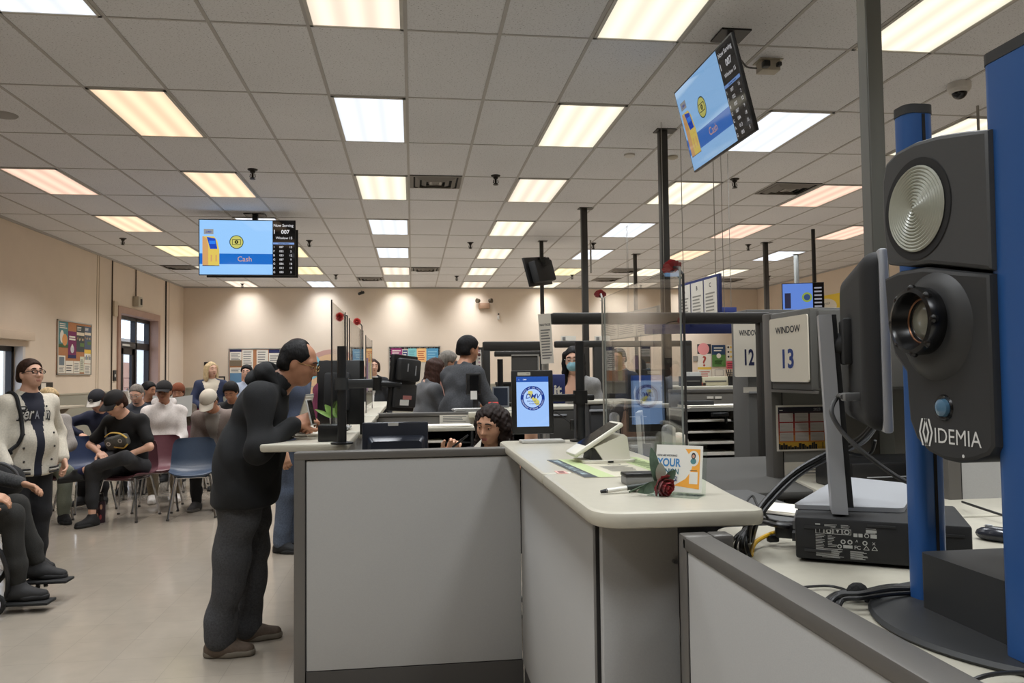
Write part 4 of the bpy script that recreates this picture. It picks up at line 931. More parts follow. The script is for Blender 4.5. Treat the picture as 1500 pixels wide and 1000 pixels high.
backsheet(1064, 505, 1078, 528, pap, lambda mb, T, w, h: [mb.disc(w*(.2+.25*(k % 3)), h*(.25+.3*(k//3)), w*.1, .0036, [ink, cm('sun', (226, 190, 80)), ink2][k % 3], T) for k in range(8)], 'white poster of small figures on the far wall beside the window 12 sign')
backsheet(1064, 529, 1078, 540, cm('hotpink', (226, 96, 116)), ws(3, cm('wine', (86, 50, 48))), 'hot pink notice on the far wall beside the window 12 sign')
backsheet(1043, 540, 1062, 552, pap, lambda mb, T, w, h: (mb.rect(w*.2, h*.1, w*.85, h*.9, .0036, ink2, T), mb.rect(w*.23, h*.15, w*.82, h*.85, .0038, pap, T)), 'white framed card on the far wall under the blue and green poster')
backsheet(1015, 521, 1022, 529, cm('heart', (150, 146, 138)), lambda mb, T, w, h: None, 'small grey hanging ornament on the far wall left of the question mark poster', 'ornament')
backsheet(1064, 542, 1078, 556, cm('cream', (220, 204, 180)), ws(4, ink2), 'cream notice on the far wall under the hot pink one')
# reserve poster on the right wall
a = PX(1187, 437, XR); b = PX(1230, 428, XR); z0 = a.z-1.0
RT_ = frameM((XR, a.y, PX(1187, 470, XR).z), (0, -1, 0), (0, 0, 1)); w, h = a.y-b.y, PX(1187, 437, XR).z-PX(1187, 470, XR).z
def dres(mb, T, w, h):
    mb.disc(w*.5, h*.5, w*.4, .0036, pap, T, ry=h*.36); mb.text('RESERVE YOUR', h*.13, w*.5, h*.58, .004, ink, T, bold=.01, rot=.06); mb.text('NOW', h*.24, w*.58, h*.22, .0042, cm('brightred', (196, 36, 34)), T, bold=.04, skew=.2, rot=.06)
    mb.rect(w*.06, h*.2, w*.16, h*.23, .0038, cm('brightred', (196, 36, 34)), T)
sheet(RT_, w, h, cm('posteryellow', (238, 206, 70)), dres, 'yellow poster with RESERVE YOUR and red NOW high on the right wall')
# ------------------------------------------------------------------ counters and partitions near the viewer
lam = mat('laminate_beige', (182, 177, 162), rough=.32, var=.03, vscale=40, spec=.5)
pnl = mat('panel_grey', (163, 162, 160), rough=.85, var=.03, vscale=300, bump=.06, bscale=500)
met = mat('panel_trim', (104, 101, 97), rough=.42, metal=.35, spec=.5)
dk = mat('panel_base', (66, 63, 60), rough=.6); blk = mat('black_plastic', (18, 18, 19), rough=.4); blk2 = mat('black_matte', (24, 24, 25), rough=.7)
PT = .075
def partition(name, label, a, b, top, base=.09, trims=True, posts=(True, True), mface=None, group=None, y=None, th=PT, topw=None):
    """office partition from a to b (plan points), with base, two faces, metal cap and end posts"""
    a = Vector((*a, 0)); b = Vector((*b, 0)); L = (b-a).length; T = frameM(a, b-a, None, (0, 0, 1)); mface = mface or pnl
    t = thing(name, label, 'partition', tuple((a+b)/2), 0, group); h = th/2; tw = topw or th+.006
    mb = MB(); mb.box((L/2, 0, base/2), (L, th*.9, base), dk, T=T); mb.build('base', t)
    pw = .05
    x0 = pw if posts[0] else 0; x1 = L-pw if posts[1] else L
    mb = MB(); mb.box(((x0+x1)/2, 0, (base+top-.035)/2), (x1-x0-.008, th*.86, top-.035-base-.006), mface, .004, T=T); mb.build('panel', t)
    mb = MB(); mb.box((L/2, 0, top-.0175), (L, tw, .035), met, .006, T=T); mb.build('cap_rail', t)
    for k, on in enumerate(posts):
        if on: mb = MB(); c = pw/2 if k == 0 else L-pw/2; mb.box((c, 0, top/2), (pw, th, top-.002), met, .005, T=T); mb.box((c+(pw/2+.002)*(1 if k == 0 else -1), 0, top/2), (.004, th*.9, top-.04), vd, T=T); mb.build('post', t)
    return t
partition('partition', 'wide grey partition panel with a metal end post, left of the counter', (-.535, 3.665), (.50, 3.665), 1.09, posts=(True, False), base=.11)
# counter wall under the right worktop
t = thing('partition', 'grey counter wall under the front edge of the right worktop', 'partition', (.52, 2.7, 0))
mb = MB(); mb.box2((.50, 2.10, .09), (.56, 3.645, 1.055), pnl, .004); mb.build('panel', t)
mb = MB(); mb.box2((.505, 1.94, 0), (.56, 3.62, .09), dk); mb.build('base', t)
mb = MB(); mb.box2((.484, 2.06, 0), (.56, 2.10, 1.055), met, .004); mb.box2((.482, 2.055, 0), (.50, 2.06, 1.05), vd); mb.build('post', t)
t = thing('partition', 'narrow grey end panel under the rounded near corner of the right worktop', 'partition', (.58, 2.05, 0))
EY = 2.055
mb = MB(); mb.box2((.492, EY-.03, .09), (.70, EY+.03, 1.055), pnl, .004); mb.build('panel', t); mb = MB(); mb.box2((.50, EY-.025, 0), (.70, EY+.025, .09), dk); mb.build('base', t)
mb = MB(); mb.cyl((.688, EY-.03, .93), (.688, EY-.042, .93), .006, mat('steel', (150, 150, 152), rough=.3, metal=.9), n=10); mb.build('screw', t)
t = thing('partition', 'grey partition with a broad metal cap running towards the lower right corner', 'partition', (.66, 1.0, 0))
X0, X1 = .622, .690; YA = 1.80
mb = MB(); mb.box2((X0+.004, -.5, .09), (X1-.004, YA-.05, 1.018), pnl, .003); mb.build('panel', t); mb = MB(); mb.box2((X0, -.5, 1.018), (X1, YA-.03, 1.05), met, .006); mb.build('cap_rail', t)
mb = MB(); mb.box2((X0, YA-.052, 0), (X1, YA, 1.052), met, .006); mb.box2((X0+.003, YA-.056, .05), (X1-.003, YA-.052, 1.03), vd); mb.build('post', t); mb = MB(); mb.box2((X0+.002, -.5, 0), (X1-.002, YA-.05, .09), dk); mb.build('base', t)
mb = MB(); mb.box2((X1, YA-.052, 1.02), (.74, YA-.0, 1.052), met, .006); mb.box2((X1, YA-.05, .09), (.74, YA-.004, 1.02), dk); mb.build('side_rail', t)
# right worktop in two lengths
def slab(name, poly, z0, z1, label, bev=.012, lam=lam):
    mb = MB(); n = len(poly); ctr = Vector((sum(p[0] for p in poly)/n, sum(p[1] for p in poly)/n))
    def ins(d): 
        out = []
        for k in range(n):
            p0, p1, p2 = Vector(poly[k-1]), Vector(poly[k]), Vector(poly[(k+1) % n]); e1 = (p1-p0).normalized(); e2 = (p2-p1).normalized()
            nn = Vector((-(e1.y+e2.y), e1.x+e2.x)); nn = nn.normalized()/max(.4, math.sqrt(max(.16, (1+e1.dot(e2))/2))); out.append(p1+nn*d)
        return out
    rows = []
    for d, z in ((bev, z0), (bev*.3, z0+bev*.3), (0, z0+bev), (0, z1-bev), (bev*.3, z1-bev*.3), (bev, z1)): rows.append([(q.x, q.y, z) for q in ins(d)])
    mb.grid(rows, lam, close=True); m_ = len(mb.v); mb.poly(rows[-1], lam); mb.poly(rows[0][::-1], lam)
    return one(name, mb, label, 'worktop', 'counter worktops')
def rounded(poly, rs, n=6):
    out = []
    for k, p in enumerate(poly):
        r = rs[k]; p = Vector(p)
        if r <= 0: out.append(tuple(p)); continue
        a = (Vector(poly[k-1])-p).normalized(); b = (Vector(poly[(k+1) % len(poly)])-p).normalized()
        for j in range(n+1): t_ = j/n; q0 = p+a*r; q1 = p+b*r; out.append(tuple(q0*(1-t_)**2+p*2*t_*(1-t_)+q1*t_*t_))
    return out
slab('worktop', rounded([(.425, 1.815), (.845, 1.795), (.865, 2.05), (.93, 2.575), (.425, 2.575)], [.09, .04, .02, 0, .025]), 1.06, 1.10, 'beige worktop piece with the rounded near corner and the photo stand')
slab('worktop', rounded([(.425, 2.579), (.93, 2.579), (.93, 3.89), (.425, 3.89)], [.025, 0, .02, .05]), 1.06, 1.10, 'beige worktop piece carrying the upright tablet and the card terminal')
# left ledge
slab('worktop', rounded([(-.775, 3.99), (-.325, 3.965), (-.325, 4.75), (-.61, 4.75), (-.63, 4.22)], [.05, .03, 0, 0, .05]), 1.06, 1.10, 'beige ledge the hooded man leans on')
for k, (y0, y1, d_) in enumerate(((4.79, 6.6, 'second beige ledge beyond the hooded man, under the plexiglass'), (6.7, 8.6, 'third beige ledge farther back in the same row'), (8.7, 10.4, 'farthest beige ledge in the row of ledges'))):
    slab('worktop', [(-.70, y0), (-.30, y0), (-.30, y1), (-.70, y1)], 1.06, 1.10, d_)
t = thing('partition', 'grey counter wall under the row of ledges', 'partition', (-.5, 7.2, 0)); mb = MB(); mb.box2((-.535, 4.0, .09), (-.475, 10.4, 1.055), pnl); mb.build('panel', t); mb = MB(); mb.box2((-.53, 4.0, 0), (-.48, 10.4, .09), dk); mb.build('base', t)
# camera station desk
DZ_ = .97
slab('worktop', rounded([(.835, 2.12), (.80, 1.4), (.80, -.1), (2.2, -.1), (2.2, 2.25), (.90, 2.25)], [.05, 0, 0, 0, 0, .04]), DZ_-.04, DZ_, 'beige desk behind the metal capped partition, carrying the camera stand')
t = thing('desk_support', 'dark supports under the camera station desk', 'desk support', (1.5, 1.2, 0)); mb = MB(); mb.box2((1.0, .0, 0), (1.05, 2.0, DZ_-.04), dk); mb.box2((2.1, .0, 0), (2.15, 2.2, DZ_-.04), dk); mb.build('panel', t)
# ------------------------------------------------------------------ face camera stand
blue = mat('blue_aluminium', (42, 88, 150), rough=.38, metal=.15, coat=.2); slate = mat('camera_body', (66, 67, 68), rough=.5, var=.03, vscale=200); slate2 = mat('camera_body_dark', (46, 47, 48), rough=.5)
t = thing('face_camera', 'tall blue and dark grey camera stand with a big lens at the right edge', 'camera', (1.1, 1.28, DZ_))
mb = MB(); Tm = Matrix.Translation((1.12, 1.27, DZ_)); mb.lathe([(.29, 0), (.295, .006), (.29, .013), (.20, .017)], slate2, 64, Tm); mb.build('foot', t)
def column(x0, x1, y0, y1, ztop, lab):
    w, d = x1-x0, y1-y0; cx, cy_ = (x0+x1)/2, (y0+y1)/2
    mb = MB(); mb.prism([(p[0]+cx, p[1]+cy_) for p in rrect(w, d, .018, 5)], DZ_+.015, ztop-.018, blue)
    c = mb.build('column', t)
    mb = MB(); mb.prism([(p[0]+cx, p[1]+cy_) for p in rrect(w+.002, d+.002, .018, 5)], ztop-.018, ztop, slate2); mb.build('end_cap', c)
    if lab == 'f': return
    mb = MB(); mb.box2((x0+w*.52, y0-.0015, DZ_+.05), (x0+w*.62, y0+.004, ztop-.02), vd); mb.build('slot', c)
column(.968, 1.028, 1.40, 1.452, 1.955, 'b')
column(.915, 1.03, 1.02, 1.135, 1.935, 'f')
mb = MB(); mb.prism([(p[0]+1.07, p[1]+1.262) for p in rrect(.25, .225, .012, 4)], DZ_+.016, DZ_+.118, slate2); mb.build('base_block', t)
# head: outline in (u along -Y, v up), extruded in X
HX0, HX1 = .905, 1.02
def hpt(px, py): p = PX(px, py, HX0); return (-p.y, p.z)
top = [hpt(*q) for q in ((1299, 388), (1292, 330), (1291, 268), (1296, 240), (1312, 222), (1338, 208), (1372, 198), (1410, 192), (1446, 189), (1452, 395), (1445, 396), (1400, 391), (1360, 387), (1330, 391))]
low = [hpt(*q) for q in ((1297, 408), (1318, 397), (1355, 391), (1400, 396), (1452, 401), (1461, 655), (1452, 668), (1430, 676), (1405, 678), (1385, 674), (1362, 662), (1344, 642), (1334, 615), (1331, 580), (1329, 545), (1312, 520), (1302, 480))]
HT = frameM((HX0, 0, 0), (0, -1, 0), (0, 0, 1))     # local x = -Y, y = up, z = -X
def soft(poly, d0, d1, m, mb, bev=.008):
    n = len(poly)
    def ins(d):
        out = []
        for k in range(n):
            p0, p1, p2 = Vector(poly[k-1]), Vector(poly[k]), Vector(poly[(k+1) % n]); e1 = (p1-p0).normalized(); e2 = (p2-p1).normalized(); nn = Vector((-(e1.y+e2.y), e1.x+e2.x))
            nn = nn.normalized() if nn.length > 1e-6 else Vector((-e1.y, e1.x)); out.append(p1+nn*d)
        return out
    rows = [[(q.x, q.y, z) for q in ins(d)] for d, z in ((0, d0), (0, d1-bev), (bev*.3, d1-bev*.3), (bev, d1))]
    mb.grid(rows, m, HT, close=True); mb.poly(rows[-1], m, HT); mb.poly(rows[0][::-1], m, HT)
def ccw(poly):
    a = sum(poly[k][0]*poly[(k+1) % len(poly)][1]-poly[(k+1) % len(poly)][0]*poly[k][1] for k in range(len(poly))); return poly if a > 0 else poly[::-1]
top = ccw(top); low = ccw(low)
mb = MB(); soft(top, HX0-HX1, 0, slate, mb); head = mb.build('upper_housing', t)
mb = MB(); soft(low, HX0-HX1+.01, .004, slate2, mb); lh = mb.build('lower_housing', t)
# flash lens
fc = hpt(1343, 306); lensw = mat('fresnel_lens', (168, 170, 158), rough=.28, coat=.5, spec=.5)
def hl(u, v, d): return HT @ Vector((u, v, d))
ry_ = abs(hpt(1343, 238)[1]-hpt(1343, 372)[1])/2; rr = ry_*.94
Tf = HT @ Matrix.Translation((fc[0], fc[1], 0))
mb = MB(); mb.ring(0, 0, rr, rr+.014, .0015, blk2, Tf, 56); mb.disc(-.012, 0, rr+.003, .001, blk2, Tf, 56); mb.build('flash_rim', head)
prof = []; nR = 13
for k in range(nR):
    r0 = rr*(1-k/nR); prof += [(r0, .003+.004*(k/nR)), (r0-rr/nR*.5, .0062+.005*(k/nR)), (max(r0-rr/nR*.93, .001), .0048+.0045*(k/nR))]
mb = MB(); mb.lathe(prof, lensw, 56, Tf); mb.build('flash_lens', head)
# camera lens, set in a bulging collar
lc = hpt(1370, 470); Tl = HT @ Matrix.Translation((lc[0], lc[1], .004))
mb = MB(); mb.lathe([(.098, -.012), (.094, .004), (.082, .014), (.066, .02), (.06, .02)], slate2, 48, HT @ Matrix.Translation((lc[0]+.004, lc[1]-.010, 0))); mb.build('collar', lh)
ring_m = mat('lens_ring', (16, 16, 17), rough=.25)
mb = MB(); mb.lathe([(.058, .010), (.060, .034), (.057, .044), (.050, .046), (.046, .040), (.043, .024), (.039, .020), (.037, .012), (.030, .010)], ring_m, 48, Tl)
for k in range(8): a = k*PI/4; mb.ell((.055*math.cos(a), .055*math.sin(a), .038), (.009, .009, .008), ring_m, 10, Tl)
mb.build('lens_ring', lh)
mb = MB(); mb.tube([(Tl @ Vector((.0385*math.cos(a), .0385*math.sin(a), .020))) for a in np.linspace(0, 2*PI, 33)], .0016, mat('copper_ring', (150, 104, 76), rough=.3, metal=.7), 6); mb.build('inner_ring', lh)
mb = MB(); mb.lathe([(.037, .012), (.033, .018), (.022, .023), (.008, .025), (.001, .0252)], mat('lens_glass', (118, 118, 106), rough=.06, spec=.8, coat=.6), 32, Tl); mb.build('lens', lh)
bc = hpt(1386, 597); Tb = HT @ Matrix.Translation((bc[0], bc[1], .005))
mb = MB(); mb.lathe([(.024, -.002), (.021, .002), (.018, .0)], ring_m, 28, Tb); mb.lathe([(.016, 0), (.0145, .006), (.008, .009), (.001, .0095)], mat('blue_button', (74, 110, 136), rough=.15, coat=.5), 24, Tb); mb.build('sensor_button', lh)
# maker's mark
lw = mat('logo_white', (214, 214, 210), rough=.5); a0 = hpt(1350, 638); a1 = hpt(1436, 640); wv = a1[0]-a0[0]
mb = MB(); LTm = HT @ Matrix.Translation((a0[0], a0[1]-.012, .0048)); mb.text('IDEMIA', .037, wv*.29, .004, 0, lw, LTm, al='L', bold=.0, sx=.97)
hgt = .040; 
def chev(x, s, th):
    mb.prism([(x, hgt*.5), (x+s*.010, hgt), (x+s*.010+th, hgt), (x+th, hgt*.5), (x+s*.010+th, 0), (x+s*.010, 0)] if s > 0 else [(x, hgt*.5), (x+th, hgt*.5), (x+th, hgt*.5)], 0, .0002, lw, LTm)
for x, s in ((0.0, 1), (.0095, 1)):
    mb.poly([(x, hgt*.5, 0), (x+.008, -.004, 0), (x+.0125, -.004, 0), (x+.0045, hgt*.5, 0)], lw, LTm); mb.poly([(x, hgt*.5, 0), (x+.0045, hgt*.5, 0), (x+.0125, hgt+.004, 0), (x+.008, hgt+.004, 0)], lw, LTm)
for x in (.0235, .0330):
    mb.poly([(x, hgt*.5, 0), (x-.008, -.004, 0), (x-.0035, -.004, 0), (x+.0045, hgt*.5, 0)], lw, LTm); mb.poly([(x, hgt*.5, 0), (x+.0045, hgt*.5, 0), (x-.0035, hgt+.004, 0), (x-.008, hgt+.004, 0)], lw, LTm)
mb.build('lettering', lh, 0)
mb = MB(); q = hpt(1415, 668); mb.disc(q[0], q[1], .003, .0048, lw, HT, n=10); mb.build('pin_hole', lh, 0)
mb = MB(); mb.box2((HX1, 1.06, 1.28), (1.16, 1.40, 1.80), slate2, .03); mb.build('rear_housing', t)
# ------------------------------------------------------------------ desktop computer on the desk, monitor on top
A_ = PZ(1166, 822, DZ_); B_ = PZ(1334, 835, DZ_); ex = (B_-A_).normalized(); ey = Vector((0, 0, 1)).cross(ex); PCT = frameM(A_, ex, None, (0, 0, 1)); PL, PW, PH = .375, .29, .108
t = thing('desktop_computer', 'black desktop computer lying flat under the monitor stand', 'computer', tuple(A_+ex*.18+ey*.14))
mb = MB(); mb.box((PL/2, PW/2, PH/2+.004), (PL, PW, PH-.008), blk2, .006, T=PCT); case = mb.build('case', t)
mb = MB(); gr = mat('vent_line', (40, 40, 41), rough=.6)
for z in (.03, .085): mb.box((.05, -.001, z), (.06, .004, .006), gr, T=PCT); mb.box((.33, -.001, z), (.06, .004, .006), gr, T=PCT)
mb.box((.19, -.001, PH-.012), (.06, .003, .005), gr, T=PCT); mb.build('groove', case)
pr = mat('label_print', (176, 176, 172), rough=.6); LT2 = PCT @ frameM((.046, -.0012, .014), (1, 0, 0), (0, 0, 1)); lw_, lh_ = .135, .082
mb = MB()
def ln(x0, x1, y): mb.rect(x0*lw_, y*lh_-.0006, x1*lw_, y*lh_+.0006, 0, pr, LT2)
rd = random.Random(9)
mb.rect(0, .95*lh_, .08*lw_, .985*lh_, 0, pr, LT2)
for y in (.97, .935, .90): ln(.15, .15+.18+.05*rd.random(), y); ln(.42, .52+.05*rd.random(), y)
mb.rect(.82*lw_, .80*lh_, .99*lw_, .88*lh_, 0, pr, LT2); ln(.82, .98, .91); ln(.80, .97, .78)
for k in range(4):
    x0, x1 = k*.148, k*.148+.14; y0, y1 = .70, .86
    for p, q in (((x0, y0), (x1, y0+.015)), ((x0, y1-.015), (x1, y1)), ((x0, y0), (x0+.01, y1)), ((x1-.01, y0), (x1, y1))): mb.rect(p[0]*lw_, p[1]*lh_, q[0]*lw_, q[1]*lh_, 0, pr, LT2)
mb.text('!', .012, .07*lw_, .73*lh_, 0, pr, LT2); mb.ring(.22*lw_, .78*lh_, .003, .006, 0, pr, LT2, 16); mb.poly([(.34*lw_, .83*lh_, 0), (.365*lw_, .73*lh_, 0), (.39*lw_, .83*lh_, 0)][::-1], pr, LT2); mb.ring(.515*lw_, .78*lh_, .0035, .006, 0, pr, LT2, 16)
for k, x in enumerate((.62, .70)): mb.rect(x*lw_, .66*lh_, (x+.065)*lw_, .76*lh_, 0, pr, LT2)
mb.ring(.83*lw_, .71*lh_, .0035, .0052, 0, pr, LT2, 16); mb.rect(.89*lw_, .65*lh_, .99*lw_, .76*lh_, 0, pr, LT2)
for k, x in enumerate((.45, .56, .67, .80, .94)):
    if k in (0, 1, 3): mb.ring(x*lw_, .50*lh_, .003, .0055, 0, pr, LT2, 16)
    else: mb.text('x' if k == 4 else '^', .014, x*lw_, .46*lh_, 0, pr, LT2)
mb.ring(.39*lw_, .36*lh_, .0028, .005, 0, pr, LT2, 16); mb.rect(.45*lw_, .32*lh_, .60*lw_, .41*lh_, 0, pr, LT2); mb.text('FC', .012, .68*lw_, .31*lh_, 0, pr, LT2, bold=.02)
for x in (.82, .95): 
    for a, b in (((-.05, 0), (0, .11)), ((0, .11), (.05, 0)), ((-.05, 0), (.05, 0))):
        p = Vector((x*lw_+a[0]*lw_*.9, .31*lh_+a[1]*lh_)); q = Vector((x*lw_+b[0]*lw_*.9, .31*lh_+b[1]*lh_)); n_ = (q-p).normalized(); n_ = Vector((-n_.y, n_.x))*.0007
        mb.poly([(*(p-n_), 0), (*(q-n_), 0), (*(q+n_), 0), (*(p+n_), 0)], pr, LT2)
for y in np.linspace(.66, .30, 9): ln(0, .1+.07*rd.random(), y); ln(.2, .2+.06+.1*rd.random(), y) if y > .33 else None
for y in np.linspace(.27, .03, 9): ln(0.0 if y > .05 else .1, .35+.12*rd.random(), y); ln(.56, .75+.1*rd.random(), y) if y < .25 else None
mb.build('label', case, 0)
mb = MB()
for k in range(3): mb.box((-.004, .06+.055*k, .05), (.012, .035, .02), gr, T=PCT)
mb.box((-.003, .10, .085), (.006, .17, .018), mat('port_plate', (120, 120, 122), rough=.35, metal=.8), T=PCT); mb.build('ports', case)
# monitor, seen almost edge-on
Pn = Vector((.973, 1.5, 0)); Pf = Vector((1.207, 1.993, 0)); mx_ = (Pf-Pn).normalized(); mn = mx_.cross(Vector((0, 0, 1))).normalized()      # screen side normal
MT_ = frameM((Pn.x, Pn.y, 1.300), mx_, None, (0, 0, 1)); MW, MH = .545, .385                     # local y axis = away from the screen
silver = mat('silver_plastic', (176, 178, 182), rough=.4, metal=.35)
t = thing('monitor', 'silver and black monitor seen edge-on beside the camera stand', 'monitor', tuple((Pn+Pf)/2+Vector((0, 0, DZ_+PH))))
sgn = 1 if (MT_.to_3x3() @ Vector((0, 1, 0))).dot(mn) < 0 else -1
def mo(c, s, m, bev=0): mb.box((c[0], c[1]*sgn, c[2]), s, m, bev, T=MT_)
mb = MB(); mo((MW/2, 0, MH/2), (MW, .020, MH), silver, .006); bz = mb.build('bezel', t)
mb = MB(); mo((MW/2, -.0105, MH/2), (MW-.03, .001, MH-.03), mat('screen_off', (14, 14, 16), rough=.15)); mb.build('screen', t)
mb = MB(); rows = []
for u in np.linspace(0, 1, 9):
    w_ = MW*(1-.16*u**2); h_ = MH*(1-.22*u**2); yy = (.010+.034*math.sin(u*PI/2))*sgn
    rows.append([(MW/2+p[0], yy, MH/2+p[1]) for p in rrect(w_-.006, h_-.006, .03, 4)])
mb.grid(rows, blk2, MT_, close=True); mb.poly(rows[-1], blk2, MT_); mb.build('back_shell', t)
colb = MT_ @ Vector((MW/2, .165*sgn, 0)); mid = MT_ @ Vector((MW/2, .04*sgn, MH*.52))
stt = PY(1207, 462, colb.y); stb = PY(1228, 722, colb.y)
mb = MB(); pw_ = .042
wa = (stt.z)
R0 = MT_.to_3x3(); xa = R0 @ Vector((1, 0, 0)); ya = R0 @ Vector((0, 1, 0))*sgn
def ringat(c, w, d): return [tuple(c+xa*(sx*w/2)+ya*(sy_*d/2)) for sx, sy_ in ((-1, -1), (1, -1), (1, 1), (-1, 1))]
ztb = DZ_+PH+.012
mb.grid([ringat(Vector((stb.x, stb.y, ztb-.006)), .085, .036), ringat(Vector((stt.x, stt.y, stt.z)), .070, .030)], silver, close=True); mb.poly(ringat(stt, .070, .030), silver); st_ = mb.build('stand_column', t)
mb = MB(); mb.grid([ringat(stb+Vector((0, 0, ztb+.01-stb.z))-ya*.024, .07, .014), ringat(stt-ya*.02, .055, .012)], blk2, close=True); mb.poly(ringat(stt-ya*.02, .055, .012), blk2); mb.build('column_trim', st_)
mb = MB(); aa = PY(1222, 512, stt.y); bb_ = mid; mb.tube([aa, (aa+bb_)/2+Vector((0, 0, .006)), bb_], [.034, .032, .03], blk2, 12, flat=.8); mb.box((MW/2, .052*sgn, MH*.52), (.11, .022, .11), blk2, .006, T=MT_); mb.build('hinge_arm', t)
mb = MB(); bp = [PZ(x, y, DZ_+PH+.006) for x, y in ((1162, 742), (1232, 700), (1345, 712), (1324, 748))]
sb = slab
poly = ccw([(p.x, p.y) for p in bp]); poly = rounded(poly, [.02]*4)
mb.prism(poly, DZ_+PH+.001, DZ_+PH+.012, silver); mb.build('stand_foot', t)
mb = MB(); c0 = MT_ @ Vector((MW*.18, .03*sgn, MH*.19)); mb.box(c0+Vector((-.03, 0, 0)), (.05, .02, .018), mat('usb_grey', (112, 112, 112), rough=.5), .003); mb.build('video_plug', t)
# cables
cab = mat('cable_black', (14, 14, 15), rough=.45)
def cable(pts, r, label, m=cab, group=None, name='cable'):
    mb = MB(); mb.tube(pts, r, m, 8, smooth=8); return one(name, mb, label, 'cable', group)
c1 = c0+Vector((-.055, 0, 0))
cable([c1, PY(1228, 580, 1.72), PY(1218, 602, 1.70), PY(1232, 630, 1.68), PY(1262, 660, 1.64), PY(1312, 697, 1.6), PY(1345, 712, 1.58)], .0052, 'grey video cable looping from the back of the monitor across to the blue column', mat('cable_grey', (58, 58, 58), rough=.5))
for k, (dx, dy) in enumerate(((0, 0), (6, 5), (-3, 8))):
    cable([PY(1283+dx*.3, 615+dy, 1.78), PY(1258+dx, 642+dy, 1.86), PY(1215+dx, 662+dy, 1.93), PY(1165+dx, 690+dy, 1.92), PY(1125+dx, 728+dy, 1.87), PY(1104+dx, 760+dy*.6, 1.85), PZ(1098+dx*.6, 790+dy*.3, DZ_+.012)],
          .0062, ['upper black cable sweeping from behind the monitor down to the desk edge', 'lower black cable in the sweep from the monitor to the desk edge', 'inner black cable of the sweep behind the monitor stand'][k], group='cables behind the monitor')
cable([PY(1282, 645, 1.8), PY(1276, 662, 1.82), PY(1258, 666, 1.84), PY(1232, 659, 1.86)], .004, 'thin black cable loop hanging below the monitor')
pt = PZ(1102, 775, DZ_)
t = thing('cable_bundle', 'tied bundle of black computer cables at the desk edge', 'cables', (pt.x, pt.y, DZ_))
rd = random.Random(4)
for k in range(5):
    mb = MB(); o_ = Vector((rd.uniform(-.012, .012), rd.uniform(-.02, .02), rd.uniform(.0, .01)))
    mb.tube([PZ(1165, 772, DZ_+.05)+o_, PZ(1140, 770, DZ_+.055)+o_, PZ(1110, 766, DZ_+.04)+o_, PZ(1082+k*3, 782+k*2, DZ_+.03)+o_*.5, PZ(1070+k*7, 800+k*3, DZ_+.006)+o_*.3, PZ(1078+k*6, 815, DZ_-.02)], .0045, cab, 8, smooth=6); mb.build('wire', t)
mb = MB(); mb.tube([PZ(1098, 772, DZ_+.05), PZ(1093, 740, DZ_+.09), PZ(1102, 726, DZ_+.11), PZ(1112, 744, DZ_+.09), PZ(1128, 762, DZ_+.05)], .0035, cab, 8, smooth=8); mb.build('loop', t)
mb = MB(); c = PZ(1097, 776, DZ_+.028); mb.tube([c+Vector((-.012, .0, -.02)), c, c+Vector((.006, 0, .022))], [.016, .018, .015], mat('cable_tie', (56, 54, 48), rough=.7), 10); mb.build('tie', t)
mb = MB(); mb.tube([PZ(1160, 772, DZ_+.04), PZ(1128, 782, DZ_+.03), PZ(1106, 795, DZ_+.02), PZ(1100, 815, DZ_-.0)], .0055, mat('cable_yellow', (206, 160, 30), rough=.45), 8, smooth=6); mb.build('yellow_wire', t)
mb = MB(); mb.box(PZ(1150, 776, DZ_+.045), (.05, .035, .04), blk, .008, rz=-.5); mb.box(PZ(1132, 788, DZ_+.02), (.03, .02, .02), blk, .005); mb.build('connector', t)
pt = PZ(1250, 870, DZ_)
t = thing('cable_bundle', 'strapped bundle of black cables lying beside the camera stand foot', 'cables', (pt.x, pt.y, DZ_))
for k in range(6):
    mb = MB(); dz = .006+.007*(k % 3); o_ = k*4
    mb.tube([PZ(1338, 858+k*2, DZ_+dz), PZ(1300, 858+k*2.5, DZ_+dz+.004), PZ(1262, 866+k*2, DZ_+dz+.01), PZ(1228+o_*.4, 868+o_*.5, DZ_+dz+.004), PZ(1208+o_, 882+o_*.5, DZ_+.004), PZ(1206+o_, 900, DZ_-.05)], .0045, cab, 8, smooth=6); mb.build('wire', t)
mb = MB(); mb.tube([PZ(1171, 860, DZ_+.008), PZ(1215, 858, DZ_+.008), PZ(1245, 866, DZ_+.012)], .003, cab, 6, smooth=6); mb.build('wire', t)
mb = MB(); c = PZ(1256, 866, DZ_+.02); mb.ell((0, 0, 0), (.022, .016, .018), mat('strap_black', (20, 20, 20), rough=.9, bump=.4, bscale=150), 14, Matrix.Translation(c)); mb.box(c+Vector((.02, -.02, -.008)), (.03, .012, .02), MATS['strap_black'], .003, rz=-.7); mb.build('strap', t)
cable([PZ(1410, 735, DZ_+.02), PZ(1440, 745, DZ_+.03), PZ(1480, 758, DZ_+.02)], .004, 'thin black cable crossing behind the blue columns')
cable([PZ(1416, 1000, DZ_+.006), PZ(1450, 988, DZ_+.02), PZ(1500, 985, DZ_+.02), PZ(1560, 990, DZ_+.02)], .0035, 'thin black cable at the lower right corner in front of the stand foot')
t = thing('computer_mouse', 'dark rounded computer mouse behind the near blue column', 'mouse', tuple(PZ(1462, 790, DZ_))); c = PZ(1462, 792, DZ_)
mb = MB(); mb.ell((0, 0, .016), (.032, .055, .022), mat('mouse_dark', (40, 42, 50), rough=.2), 16, Matrix.Translation(c) @ Matrix.Rotation(.6, 4, 'Z')); mb.build('shell', t); mb = MB(); mb.ell((0, .02, .036), (.004, .012, .006), silver, 8, Matrix.Translation(c) @ Matrix.Rotation(.6, 4, 'Z')); mb.build('wheel', t)
